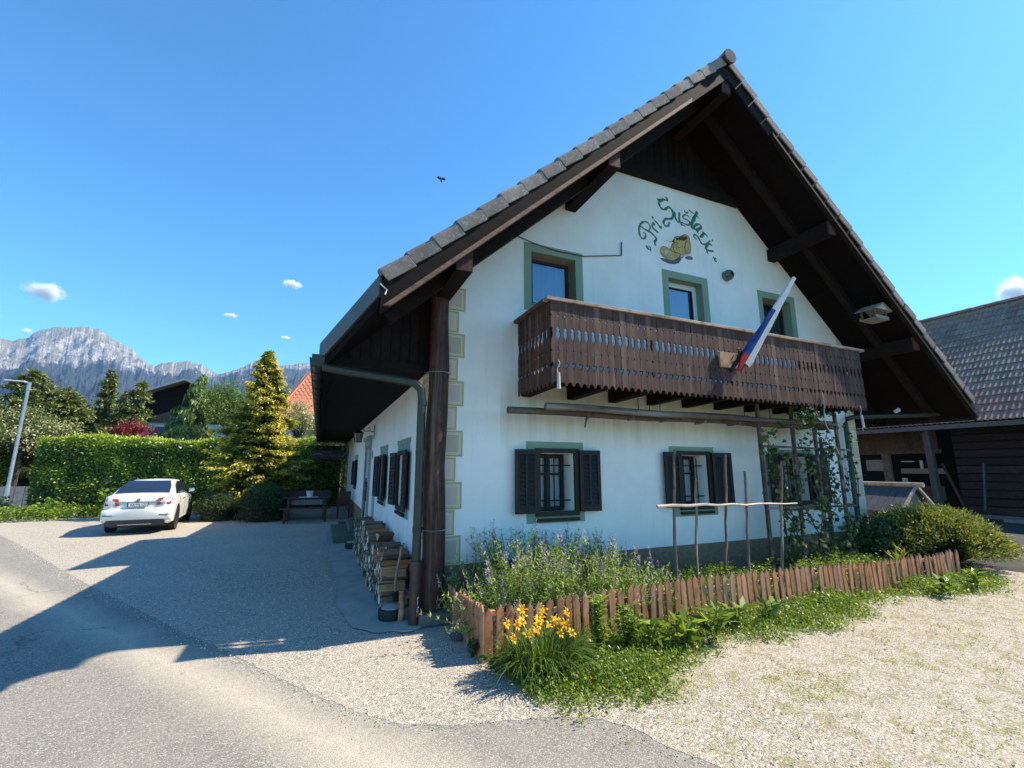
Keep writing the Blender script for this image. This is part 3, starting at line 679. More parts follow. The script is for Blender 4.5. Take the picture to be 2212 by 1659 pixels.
# ---- balcony
bal = empty('balcony', (-X0, 0, 0), 0, parent=house)
BX0, BX1, BY = 1.04, 7.25, -1.0
b = MB(); b.box(BX0+.03, BX1-.03, BY+.03, -.002, 2.905, 2.945); b.build('floor', M['darkwood'], bal)
proto = None
for i in range(9):
    b = MB(); x = 1.11+.73*i
    if proto is None:
        b.prism([(0,0),(-.93,.02),(-.965,.06),(-.965,.19),(0,.19)], .13, lambda a, z, c: (c, a, z)); proto = b.build('joist', M['darkwoody'], bal, off=LOCAL); proto.location = (x, -.001, 2.712)
    else: inst(proto, bal, (x+random.uniform(-.01,.01), -.001, 2.712))
# broken pale splinters and paint on some joist ends
def board_outline(wd=.1045, H=1.07):
    h = wd/2-.0022
    # half cut-outs along the right edge, bottom to top: heart, diamond, vase, diamond
    R = [(0,.022),(.012,.030),(.024,.040)] and []
    edge = [(h,.0)]
    def add(lst): edge.extend([(h-c, z) for c, z in lst])
    add([(0,.205),(.008,.220),(.022,.243),(.030,.262),(.029,.280),(.018,.290),(.006,.286),(0,.272)])
    add([(0,.416),(.016,.434),(0,.452)])
    add([(0,.555),(.010,.585),(.024,.622),(.028,.655),(.018,.688),(.017,.700),(.029,.716),(.016,.724),(.005,.740),(0,.750)])
    add([(0,.870),(.016,.888),(0,.906)])
    edge.append((h, H))
    left = [(-x, z) for x, z in edge[::-1]]
    arch = [(-h*.99,.0)]+[(-h*.80*math.cos(t), .0+.048*math.sin(t)) for t in np.linspace(0, math.pi, 7)]
    return edge+left[:-1]+arch[0:1]+arch[1:]
BO = board_outline(); BH = 1.07
def board_mesh(fwd):
    from mathutils.geometry import tessellate_polygon
    V = [Vector((a, z, 0)) for a, z in BO]; tr = tessellate_polygon([V]); b = MB(); n = len(V); t = .018
    P = lambda a, z, c: (a, c, z) if fwd else (c, a, z)
    b.add([P(v.x, v.y, 0) for v in V]+[P(v.x, v.y, t) for v in V], [])
    fs = []
    for q in tr:
        nz = (V[q[1]]-V[q[0]]).cross(V[q[2]]-V[q[0]]).z; q = tuple(q) if nz > 0 else tuple(q)[::-1]
        fs += [q, tuple(i+n for i in q[::-1])]
    fs += [(i, n+i, n+(i+1)%n, (i+1)%n) for i in range(n)]
    if not fwd: fs = [q[::-1] for q in fs]
    b.f += fs; b.m += [0]*len(fs); return b.build('baluster_board', M['balwood'], bal, off=LOCAL)
bz = 2.705
pf = board_mesh(True); nb = 60; pitch = (BX1-BX0)/nb
for i in range(nb):
    o = pf if i == 0 else inst(pf, bal)
    gap = .012 if i > 13 else 0
    o.location = (BX0+pitch*(i+.5), BY-.022+random.uniform(-.002,.002), bz+random.uniform(-.004,.004)); o.rotation_euler = (0, random.uniform(-.004,.004), random.uniform(-.02,.02))
ps = board_mesh(False); ns = 9
for side, xx in ((0, BX0), (1, BX1-.022)):
    for i in range(ns):
        o = ps if (i == 0 and side == 0) else inst(ps, bal)
        o.location = (xx, BY+.056+.1085*i, bz); o.rotation_euler = (0,0,0)
b = MB(); b.box(BX0+.03, BX1-.03, BY+.002, BY+.05, bz+.11, bz+.19); b.box(BX0+.03, BX1-.03, BY+.002, BY+.05, bz+.92, bz+1.0)
for x in (BX0+.03, 2.6, 4.15, 5.7, BX1-.09): b.box(x, x+.06, BY+.052, BY+.10, 2.95, bz+1.06)
for x in (BX0+.024, BX1-.06): b.box(x, x+.035, BY+.10, -.005, bz+.11, bz+.17); b.box(x, x+.035, BY+.10, -.005, bz+.93, bz+.99)
b.build('rail_frame', M['darkwood'], bal)
for (x0, x1, dz) in ((BX0-.06, 5.17, 0), (5.173, 6.45, -.004), (6.453, BX1+.12, -.009)):
    b = MB(); b.box(x0, x1, BY-.048, BY+.075, bz+1.075+dz, bz+1.118+dz); o = b.build('handrail', M['railwood'], bal); bevel(o, .006)
b = MB(); b.box(BX0-.06, BX0+.07, BY+.077, -.004, bz+1.072, bz+1.115); b.build('handrail', M['railwoody'], bal)
b = MB(); b.box(BX1-.04, BX1+.09, BY+.077, -.004, bz+1.070, bz+1.108); b.build('handrail', M['railwoody'], bal)

# ---- the painted lettering and boot on the gable (flat print, built as thin paint)
LET= [([(3.388, 5.877), (3.458, 5.844), (3.535, 5.822), (3.623, 5.793), (3.688, 5.748), (3.721, 5.696), (3.681, 5.648), (3.683, 5.609), (3.697, 5.568)], 0.0192), ([(3.557, 5.815), (3.598, 5.886), (3.588, 5.943), (3.546, 5.982), (3.472, 5.98), (3.399, 5.928), (3.357, 5.841), (3.352, 5.752), (3.371, 5.678), (3.422, 5.646), (3.469, 5.675), (3.489, 5.724), (3.469, 5.768), (3.439, 5.763)], 0.0153), ([(3.632, 5.923), (3.698, 5.879), (3.778, 5.842)], 0.021), ([(3.642, 5.906), (3.653, 5.978), (3.684, 6.005), (3.7, 5.983), (3.674, 5.953)], 0.0123), ([(3.711, 6.061), (3.776, 6.004), (3.841, 5.946), (3.861, 5.981)], 0.0186), ([(3.651, 6.107), (3.666, 6.123), (3.678, 6.111), (3.661, 6.089), (3.652, 6.103)], 0.0111), ([(3.796, 6.498), (3.861, 6.502), (3.911, 6.509), (3.938, 6.55)], 0.0272), ([(3.995, 6.527), (4.036, 6.537), (4.03, 6.484), (3.978, 6.487), (3.906, 6.473), (3.848, 6.419), (3.838, 6.355), (3.869, 6.301), (3.938, 6.283), (4.0, 6.315), (4.053, 6.359), (4.109, 6.34), (4.146, 6.277), (4.153, 6.217), (4.117, 6.147), (4.043, 6.117), (3.964, 6.099), (3.912, 6.028), (3.925, 5.97), (3.983, 5.961), (4.027, 5.991), (4.038, 6.035), (4.075, 6.045)], 0.0219), ([(4.195, 6.351), (4.194, 6.268), (4.217, 6.191), (4.263, 6.158), (4.293, 6.199)], 0.0173), ([(4.308, 6.368), (4.289, 6.249), (4.301, 6.18), (4.327, 6.165)], 0.0193), ([(4.426, 6.441), (4.462, 6.385), (4.524, 6.423)], 0.0129), ([(4.543, 6.318), (4.489, 6.346), (4.416, 6.334), (4.378, 6.286), (4.419, 6.26), (4.505, 6.249), (4.54, 6.205), (4.496, 6.153), (4.41, 6.159), (4.337, 6.168), (4.322, 6.118), (4.382, 6.128), (4.423, 6.103)], 0.0141), ([(4.753, 6.488), (4.694, 6.389), (4.634, 6.29), (4.584, 6.194), (4.59, 6.122), (4.645, 6.125)], 0.0347), ([(4.538, 6.472), (4.648, 6.428), (4.784, 6.365)], 0.0121), ([(4.84, 6.185), (4.774, 6.23), (4.682, 6.198), (4.641, 6.134), (4.685, 6.1), (4.765, 6.147), (4.822, 6.196)], 0.0227), ([(4.831, 6.167), (4.746, 6.121), (4.711, 6.075), (4.733, 6.043)], 0.0235), ([(4.827, 6.084), (4.882, 6.071), (4.794, 5.991), (4.766, 5.966)], 0.0253), ([(4.882, 6.071), (4.935, 6.048), (4.951, 6.02)], 0.016), ([(5.024, 5.957), (4.966, 5.9), (4.883, 5.846), (4.804, 5.847), (4.757, 5.899), (4.706, 5.969), (4.64, 5.99), (4.615, 5.943), (4.693, 5.899)], 0.0178), ([(5.069, 5.975), (5.085, 5.961)], 0.0221), ([(5.057, 5.867), (4.976, 5.873), (4.905, 5.806), (4.899, 5.755), (4.972, 5.734), (5.09, 5.754)], 0.0247), ([(4.92, 5.736), (4.918, 5.694), (4.933, 5.664)], 0.0151), ([(3.503, 5.532), (3.507, 5.485), (3.547, 5.478)], 0.0212), ([(3.548, 5.534), (3.574, 5.499), (3.572, 5.443)], 0.0118), ([(5.064, 5.632), (5.089, 5.601), (5.137, 5.615)], 0.0159), ([(5.082, 5.59), (5.107, 5.555), (5.144, 5.56)], 0.0192)]
BLINE= [([(3.793, 5.475), (3.809, 5.538), (3.859, 5.582), (3.929, 5.592), (4.009, 5.564), (4.088, 5.526), (4.183, 5.53), (4.259, 5.51), (4.198, 5.428), (4.098, 5.367), (3.991, 5.348), (3.889, 5.377), (3.812, 5.421), (3.793, 5.475)], 0.0094), ([(4.009, 5.564), (4.048, 5.607), (4.076, 5.662), (4.117, 5.731), (4.149, 5.819), (4.236, 5.858), (4.324, 5.889), (4.376, 5.926), (4.45, 5.93), (4.498, 5.895), (4.51, 5.784), (4.507, 5.621), (4.39, 5.557), (4.258, 5.5)], 0.011), ([(3.942, 5.719), (3.998, 5.716), (4.045, 5.711), (4.106, 5.739), (4.145, 5.778), (4.108, 5.759), (4.094, 5.731), (4.14, 5.721), (4.202, 5.739), (4.21, 5.701), (4.173, 5.683)], 0.0098), ([(4.143, 5.747), (4.112, 5.67), (4.1, 5.598), (4.125, 5.543), (4.159, 5.52)], 0.0098), ([(4.451, 5.813), (4.397, 5.761), (4.376, 5.665), (4.398, 5.578)], 0.0115), ([(4.17, 5.652), (4.204, 5.629), (4.266, 5.652), (4.318, 5.693)], 0.0074), ([(3.825, 5.443), (3.891, 5.407), (3.994, 5.388), (4.079, 5.415)], 0.0071)]
BPOLY= {'shadow': [(3.777, 5.346), (3.837, 5.309), (3.951, 5.282), (4.091, 5.287), (4.201, 5.33), (4.254, 5.39), (4.283, 5.445), (4.347, 5.483), (4.338, 5.511), (4.201, 5.459), (4.077, 5.395), (3.911, 5.362), (3.83, 5.361)], 'heelshadow': [(4.358, 5.47), (4.397, 5.503), (4.473, 5.528), (4.534, 5.52), (4.555, 5.488), (4.522, 5.46), (4.441, 5.446), (4.38, 5.449)], 'body': [(3.793, 5.475), (3.809, 5.538), (3.859, 5.582), (3.929, 5.592), (4.009, 5.567), (4.048, 5.607), (4.076, 5.662), (4.117, 5.731), (4.149, 5.819), (4.236, 5.858), (4.324, 5.889), (4.376, 5.926), (4.45, 5.93), (4.498, 5.895), (4.51, 5.784), (4.507, 5.621), (4.39, 5.557), (4.258, 5.502), (4.198, 5.428), (4.098, 5.367), (3.991, 5.348), (3.889, 5.377), (3.812, 5.421)], 'opening': [(4.162, 5.806), (4.323, 5.879), (4.442, 5.908), (4.459, 5.866), (4.389, 5.808), (4.291, 5.799), (4.193, 5.778)], 'sole': [(4.264, 5.501), (4.39, 5.555), (4.506, 5.619), (4.517, 5.572), (4.348, 5.493), (4.242, 5.449)], 'shine': [(3.888, 5.505), (3.924, 5.532), (3.97, 5.521), (3.979, 5.484), (3.93, 5.454), (3.89, 5.466)]}

def ribbon(b, pts, wdt, y, taper=True):
    P = smooth_line([(p[0], p[1]) for p in pts], 5); n = len(P)
    Lf = []; Rt = []
    for i, p in enumerate(P):
        d = Vector(P[min(i+1,n-1)])-Vector(P[max(i-1,0)])
        if d.length < 1e-6: d = Vector((1,0))
        d.normalize(); t = i/(n-1); w_ = wdt*(.5 if not taper else (.28+.42*math.sin(math.pi*min(1,max(.0,t)))**.6))*(1+.25*math.sin(i*.9))
        # broad-nib: thicker when the stroke runs down
        w_ *= .75+.5*abs(d.y); nx = Vector((-d.y, d.x))
        Lf.append((p[0]+nx.x*w_, y, p[1]+nx.y*w_)); Rt.append((p[0]-nx.x*w_, y, p[1]-nx.y*w_))
    b.add(Lf+Rt, [(i, n+i, n+i+1, i+1) for i in range(n-1)])
M['ink'] = simple('dark green lettering paint', (.02,.21,.115), (.04,.15,.10), 40, .85, var=0, bstr=0)
M['inkshade'] = simple('grey lettering outline', (.22,.29,.31), (.18,.24,.26), 20, .9, var=0, bstr=0)
b = MB()
LET[7] = ([(x, z+.05) for x, z in LET[7][0]], LET[7][1])
for pts, wd in LET: ribbon(b, [(x+.012, z-.012) for x, z in pts], wd*1.25, -.0022)
b.build('lettering_outline', M['inkshade'], house)
b = MB()
for k, (pts, wd) in enumerate(LET): ribbon(b, pts, wd*1.15, -.0034-.0002*(k % 5))
b.build('lettering', M['ink'], house)
def flatpoly(b, pts, y):
    V = [Vector((x, z, 0)) for x, z in pts]
    for q in tessellate_polygon([V]):
        nz = (V[q[1]]-V[q[0]]).cross(V[q[2]]-V[q[0]]).z; q = q if nz > 0 else q[::-1]
        b.add([(V[i].x, y, V[i].y) for i in q], [(0,1,2)])
boot = bpy.data.objects.new('painted_boot', None); COL.objects.link(boot); boot.parent = house
def cm(n, c, c2=None, sc=25): return simple(n, c, c2 or tuple(x*.7 for x in c), sc, .85, var=0, bstr=0)
for nm, key, mt, y in (('boot_shadow','shadow',cm('grey violet paint',(.14,.14,.19)), -.0022),('boot_shadow','heelshadow',cm('grey violet paint b',(.16,.16,.22)), -.0024),('boot_leather','body',cm('ochre yellow paint',(.58,.44,.19),(.42,.29,.09),9), -.003),
                       ('boot_opening','opening',cm('dark brown paint',(.10,.06,.04)), -.0038),('boot_sole','sole',cm('pale paint',(.55,.55,.55)), -.0038),('boot_shine','shine',cm('cream highlight paint',(.62,.63,.58)), -.0038)):
    b = MB(); flatpoly(b, BPOLY[key], y); b.build(nm, mt, boot, off=PH)
b = MB()
for pts, wd in BLINE: ribbon(b, pts, wd*.9, -.0045)
b.build('boot_outline', cm('brown outline paint',(.13,.075,.035)), boot, off=PH)

# ---- the log post on its stone at the corner
post = empty('log_post', (-.15,-.2,0), 0, 'thick reddish brown log post on a stone block at the house corner', 'post')
b = MB(); pts = [(-.15+.012*math.sin(k*.9), -.2+.01*math.cos(k*1.3), .13+k*.32) for k in range(13)]
b.tube(pts, [.142-.002*k+.005*math.sin(k*2.2) for k in range(13)], 18, True, .025); b.build('log', M['logpost'], post, True)
sb = MB(); sb.box(-.32,.06,-.42,-.05,0,.12); o = sb.build('stone_block', simple('grey step stone',(.20,.18,.16),(.12,.11,.10),9,.9,bstr=.8,bdist=.01), post); bevel(o, .02, 2)
b = MB()
for z in (1.0, 2.9): b.tube([(-.15+.15*math.cos(t), -.2+.15*math.sin(t), z) for t in np.linspace(0, 6.28, 20)], .006, 4)
b.build('wire_binding', M['zinc'], post)

# ---- things fixed to the gable
gl_ = empty('wall_lamp', (5.34,-.1,5.28), 0, 'round caged bulkhead lamp on the gable wall beside the lettering', 'lamp')
b = MB(); b.tube([(5.34,-.001,5.28),(5.34,-.06,5.28)], .10, 20); b.build('lamp_base', simple('grey lamp body',(.22,.20,.18),None,8,.6,var=0), gl_, True)
b = MB(); b.tube([(5.34,-.06,5.28),(5.34,-.12,5.28),(5.34,-.15,5.28)], [.085,.075,.04], 18); b.build('lamp_glass', simple('dusty lamp glass',(.22,.25,.28),(.15,.17,.19),10,.2,var=0), gl_, True)
b = MB()
for k in range(6):
    a = math.pi*k/6; b.tube([(5.34+math.cos(a)*.1*math.cos(t), -.06-.11*math.sin(t), 5.28+math.sin(a)*.1*math.cos(t)) for t in np.linspace(0, math.pi, 9)], .004, 4)
b.build('wire_cage', M['iron'], gl_)
b = MB(); b.tube([(.55,-.01,5.12),(.95,-.012,5.18),(1.3,-.02,5.10),(1.7,-.02,5.05),(2.2,-.02,5.06),(2.93,-.02,5.22),(2.95,-.02,5.24)], .008, 5); b.tube([(2.94,-.02,5.22),(2.95,-.03,5.46)], .011, 6)
tag(b.build('cable', simple('dark grey cable',(.10,.10,.11),None,8,.7,var=0)), 'thin dark cable strung above the upper left window on the gable', 'cable')
# flag in its holder
hold = empty('flag_holder', (4.0,-1.05,3.2), 0, 'black iron flag holder on a pale wooden plate on the balcony front', 'flag holder')
b = MB(); b.box(3.80,4.20,-1.062,-1.030,3.17,3.40); o = b.build('wooden_plate', wood('pale pine plate',(.42,.25,.14),(.30,.17,.09),'x',.7,var=0), hold); bevel(o,.004)
P0 = Vector((4.16,-1.12,3.30)); P1 = Vector((4.82,-1.60,4.50)); D = (P1-P0).normalized()
b = MB(); b.tube([P0-D*.20+Vector((-.06,0,0)), P0+D*.14+Vector((-.06,0,0))], .028, 10); b.tube([P0-D*.14+Vector((.03,-.03,-.05)), P0+D*.14+Vector((.03,-.03,-.05))], .024, 10)
b.build('socket_tubes', M['iron'], hold, True)
b = MB()
for k in range(9):
    c = P0+Vector((random.uniform(-.12,.05),random.uniform(-.05,.02),random.uniform(-.03,.12))); b.tube([c+Vector((random.uniform(-.07,.07),random.uniform(-.04,.04),random.uniform(-.06,.06))) for _ in range(4)], .006, 4)
b.build('light_string', M['iron'], hold)
fl = empty('flag', tuple(P0), 0, 'furled white, blue and red flag on a white pole leaning out from the balcony', 'flag')
b = MB(); b.tube([P0-D*.15, P1], .013, 8); b.build('flagpole', M['whiteframe'], fl, True)
def flag_part(name, ang0, ang1, t0, t1, mat):
    V = []; nA = 9; nT = 26; side = D.cross(Vector((0,-1,0))).normalized(); up = side.cross(D)
    for i in range(nT+1):
        t = t0+(t1-t0)*i/nT; r = .034+.105*(1-t)*(1 if t > .06 else .55+7*t)
        c = P1.lerp(P0, 1-t)+Vector((.00,-.015,-.10*(1-t)))
        for k in range(nA+1):
            a = ang0+(ang1-ang0)*k/nA; rr = r*(1+.10*math.sin(a*5+t*9)+.07*math.sin(a*3-t*14))
            V.append(c+side*math.cos(a)*rr*.85+up*math.sin(a)*rr*.55)
    F = [(i*(nA+1)+k, i*(nA+1)+k+1, (i+1)*(nA+1)+k+1, (i+1)*(nA+1)+k) for i in range(nT) for k in range(nA)]
    np_mesh(name, [tuple(v) for v in V], F, mat, fl, None, None, True)
WHT = simple('white flag cloth',(.74,.74,.72),(.55,.55,.55),10,.85,var=0,stretch=(4,4,.5)); BLU = simple('blue flag cloth',(.035,.075,.27),(.02,.045,.17),10,.85,var=0); RED = simple('red flag cloth',(.62,.05,.05),(.42,.03,.03),10,.85,var=0)
S0 = D.cross(Vector((0,-1,0))).normalized()
flag_part('white_stripe', -1.4, 1.9, .02, 1.0, WHT)
flag_part('blue_stripe', 1.9, 3.9, .10, .62, BLU)
flag_part('white_stripe', 1.9, 4.9, .62, 1.0, WHT)
flag_part('red_stripe', 3.9, 4.9, .12, .50, RED)
flag_part('red_stripe', 1.9, 4.9, -.06, .12, RED)
# bird table hanging under the right eave
bh = empty('bird_feeder', (8.4,-.8,4.5), 0, 'small wooden bird feeder house hanging under the right verge', 'bird feeder')
hw = wood('pale grey feeder wood',(.34,.31,.26),(.20,.18,.15),'x',.8,var=0); cx_, cy_, cz_ = 7.92,-1.0,4.46
b = MB(); b.box(cx_-.20,cx_+.20,cy_-.14,cy_+.14,cz_-.02,cz_); b.box(cx_-.2,cx_+.2,cy_-.14,cy_-.125,cz_,cz_+.04); b.box(cx_-.2,cx_+.2,cy_+.125,cy_+.14,cz_,cz_+.04); b.build('tray', hw, bh)
for sx_ in (-1,1):
    for sy_ in (-1,1):
        b = MB(); b.box(cx_+sx_*.17-.012,cx_+sx_*.17+.012,cy_+sy_*.11-.012,cy_+sy_*.11+.012,cz_+.0,cz_+.16); b.build('corner_post', simple('reddish feeder post',(.22,.10,.07),None,9,.8,var=0), bh)
for s_ in (-1, 1):
    b = MB(); b.add([(cx_,cy_-.18,cz_+.29),(cx_,cy_+.18,cz_+.29),(cx_+s_*.26,cy_+.18,cz_+.15),(cx_+s_*.26,cy_-.18,cz_+.15),(cx_,cy_-.18,cz_+.275),(cx_,cy_+.18,cz_+.275),(cx_+s_*.26,cy_+.18,cz_+.135),(cx_+s_*.26,cy_-.18,cz_+.135)], [(0,1,2,3),(7,6,5,4),(0,3,7,4),(1,5,6,2),(3,2,6,7)]); b.build('feeder_roof', hw, bh)
b = MB(); b.prism([(cx_-.19,cz_+.155),(cx_+.19,cz_+.155),(cx_,cz_+.265)], .012, lambda a,z,c:(a,cy_-.165+c,z)); b.build('feeder_gable', wood('pale feeder gable',(.50,.47,.36),(.36,.33,.25),'x',.8,var=0), bh)
b = MB(); b.tube([(cx_,cy_,cz_+.28),(cx_-.01,cy_,under(cx_)-.0)], .004, 4); b.build('hanging_wire', M['iron'], bh)
# wrought-iron lantern on the road side wall
ln = empty('lantern', (-.6,6.1,2.5), 0, 'black wrought iron lantern on a scrolled bracket beside the entrance door', 'lantern')
lx, ly, lz = -.62, 5.95, 2.50
b = MB(); b.lathe([(.0,.19),(.02,.17),(.035,.16),(.135,.07),(.13,.06),(.0,.065)], (lx,ly,lz), 6); b.build('lantern_roof', M['iron'], ln)
b = MB()
for k in range(6):
    a = math.pi/3*k; b.beam((lx+.075*math.cos(a),ly+.075*math.sin(a),lz-.16),(lx+.11*math.cos(a),ly+.11*math.sin(a),lz+.07),.014,.014,(1,0,0))
b.lathe([(.0,-.16),(.08,-.16),(.085,-.15),(0,-.15)], (lx,ly,lz), 6); b.build('lantern_cage', M['iron'], ln)
b = MB(); b.lathe([(.068,-.15),(.10,.065)], (lx,ly,lz), 6); b.build('lantern_glass', simple('smoky lantern glass',(.20,.22,.24),(.14,.15,.17),5,.15,var=0), ln)
b = MB(); b.tube([(lx,ly,lz+.19),(lx,ly,lz+.25),(lx+.06,ly+.03,lz+.22),(lx+.16,ly+.1,lz+.12),(lx+.26,ly+.16,lz+.14),(lx+.30,ly+.19,lz+.20),(lx+.27,ly+.18,lz+.24),(lx+.23,ly+.16,lz+.20)], .010, 6); b.tube([(lx+.27,ly+.17,lz+.14),(X0+.01,ly+.22,lz+.12)], .010, 6); b.box(X0-.012,X0-.001,ly+.19,ly+.25,lz-.05,lz+.30); b.build('scroll_bracket', M['iron'], ln)
# ================================================================ FOLIAGE TOOLS
def unit(a): return a/np.maximum(np.linalg.norm(a, axis=-1, keepdims=True), 1e-9)
def leaves(name, P, D, N, L, Wd, mat, rnd, parent=None, kind=None, bend=.25):
    """one kite of two bent halves per leaf: P base (n,3), D direction, N normal, L length, Wd width"""
    n = len(P); P = np.asarray(P, float); D = unit(np.asarray(D, float)); N = np.asarray(N, float)
    S = unit(np.cross(D, N)); N = unit(np.cross(S, D)); L = np.broadcast_to(L, (n,))[:,None]; Wd = np.broadcast_to(Wd, (n,))[:,None]
    tip = P+D*L-N*L*bend; mid = P+D*L*.45
    V = np.stack([P, mid+S*Wd*.5, tip, mid-S*Wd*.5, ], 1).reshape(-1, 3)
    F = np.arange(4*n).reshape(n, 4)
    return np_mesh(name, V, F, mat, parent, kind, np.repeat(rnd, 4))
def rdir(n, up=0.0):
    d = RG.normal(size=(n,3)); d[:,2] += up; return unit(d)
def clumps(n): return RG.random(n)
def fbm2(x, y, seed=0, octs=5, ridged=False, freq=1.0, gain=.5):
    """value noise on arrays"""
    rg = np.random.default_rng(seed); tot = np.zeros_like(x, float); amp = 1; nrm = 0
    T = rg.random((256, 256))
    for o in range(octs):
        fx = x*freq; fy = y*freq; ix = np.floor(fx).astype(int); iy = np.floor(fy).astype(int); tx = fx-ix; ty = fy-iy
        tx = tx*tx*(3-2*tx); ty = ty*ty*(3-2*ty)
        g = lambda a, b: T[(a+o*17) % 256, (b+o*31) % 256]
        v = (g(ix,iy)*(1-tx)+g(ix+1,iy)*tx)*(1-ty)+(g(ix,iy+1)*(1-tx)+g(ix+1,iy+1)*tx)*ty
        if ridged: v = 1-abs(2*v-1)
        tot += v*amp; nrm += amp; amp *= gain; freq *= 2.03
    return tot/nrm
def blades(name, base, H, Wd, lean, mat, rnd, parent=None, kind=None, seg=3, droop=.6):
    """curved grass-like blades"""
    n = len(base); base = np.asarray(base, float); ld = unit(np.concatenate([np.asarray(lean, float)[:,:2], np.zeros((n,1))], 1)); lm = np.linalg.norm(np.asarray(lean)[:,:2], axis=1)[:,None]
    H = np.broadcast_to(H, (n,))[:,None]; Wd = np.broadcast_to(Wd, (n,))[:,None]; side = np.stack([-ld[:,1], ld[:,0], np.zeros(n)], 1)
    V = []
    for s in range(seg+1):
        t = s/seg; c = base+ld*lm*H*(t**1.6)+np.array([0,0,1])*H*(t-droop*lm*t**2.6); w_ = Wd*(1-t)**.6*.5 if s < seg else Wd*.02
        V += [c-side*w_, c+side*w_]
    V = np.stack(V, 1).reshape(-1, 3); k = 2*(seg+1); F = []
    for s in range(seg): F.append(np.stack([np.arange(n)*k+2*s, np.arange(n)*k+2*s+1, np.arange(n)*k+2*s+3, np.arange(n)*k+2*s+2], 1))
    return np_mesh(name, V, np.concatenate(F), mat, parent, kind, np.repeat(rnd, k))
def branchlets(mb, base, tip, r0, r1, wob=.04, n=5):
    base = Vector(base); tip = Vector(tip); pts = []
    for i in range(n+1):
        t = i/n; p = base.lerp(tip, t); 
        if 0 < i < n: p += Vector((random.uniform(-wob,wob), random.uniform(-wob,wob), random.uniform(-wob,wob)))
        pts.append(p)
    mb.tube(pts, [r0+(r1-r0)*i/n for i in range(n+1)], 5)
M['laurel'] = leafmat('laurel hedge leaf', [(0,(.022,.050,.010)),(.4,(.075,.150,.020)),(.75,(.22,.33,.035)),(1,(.46,.56,.08))], .3, .35, .5)
M['box'] = leafmat('dark shrub leaf', [(0,(.022,.045,.014)),(.6,(.04,.08,.022)),(1,(.08,.15,.04))], .2, .45)
M['gold'] = leafmat('golden cypress spray', [(0,(.030,.050,.012)),(.35,(.075,.12,.018)),(.6,(.20,.25,.035)),(.8,(.52,.47,.06)),(1,(.85,.75,.22))], .3, .5)
M['spruce'] = leafmat('spruce needles', [(0,(.045,.075,.025)),(.5,(.13,.17,.05)),(1,(.32,.34,.12))], .15, .55)
M['weep'] = leafmat('weeping cypress sprays', [(0,(.045,.08,.025)),(.5,(.12,.19,.05)),(1,(.28,.36,.10))], .25, .5)
M['maple'] = leafmat('dark red maple leaf', [(0,(.07,.012,.018)),(.6,(.20,.025,.045)),(1,(.38,.06,.09))], .35, .5)
M['pale'] = leafmat('pale variegated leaf', [(0,(.06,.10,.025)),(.5,(.17,.22,.07)),(.75,(.42,.44,.22)),(1,(.78,.72,.52))], .3, .5)
M['bushgreen'] = leafmat('mid green leaf', [(0,(.04,.08,.018)),(.6,(.09,.16,.035)),(1,(.20,.29,.07))], .35, .5)
M['grass'] = leafmat('fresh grass and weeds', [(0,(.09,.14,.015)),(.5,(.24,.32,.032)),(.85,(.42,.46,.05)),(1,(.52,.47,.13))], .4, .5)
M['weed'] = leafmat('broad weed leaf', [(0,(.06,.11,.02)),(.6,(.15,.25,.035)),(1,(.34,.44,.07))], .4, .4)
M['lav'] = leafmat('grey green lavender leaf', [(0,(.09,.15,.035)),(.5,(.27,.38,.07)),(1,(.55,.62,.17))], .3, .6)
M['lavflower'] = leafmat('lilac lavender flower', [(0,(.10,.08,.20)),(.35,(.36,.27,.50)),(.7,(.55,.44,.60)),(1,(.62,.50,.42))], .25, .7)
M['lilyleaf'] = leafmat('daylily leaf', [(0,(.04,.085,.018)),(.6,(.085,.155,.03)),(1,(.20,.30,.055))], .35, .35, .5)
M['lilyflower'] = leafmat('orange yellow daylily petal', [(0,(.85,.36,.01)),(.5,(.95,.58,.02)),(1,(.98,.74,.06))], .35, .5)
M['juniper'] = leafmat('golden green juniper', [(0,(.035,.055,.015)),(.4,(.09,.13,.028)),(.75,(.22,.27,.05)),(1,(.50,.44,.10))], .25, .5)
M['vine'] = leafmat('vine leaf', [(0,(.035,.07,.02)),(.6,(.085,.14,.035)),(.9,(.2,.25,.07)),(1,(.38,.25,.10))], .4, .4)
M['white'] = leafmat('white petals', [(0,(.6,.6,.5)),(1,(.85,.85,.8))], .3, .6)
M['rock'] = simple('purplish field stone', (.15,.11,.11), (.08,.065,.07), 8, .9, bstr=.6, bdist=.01)

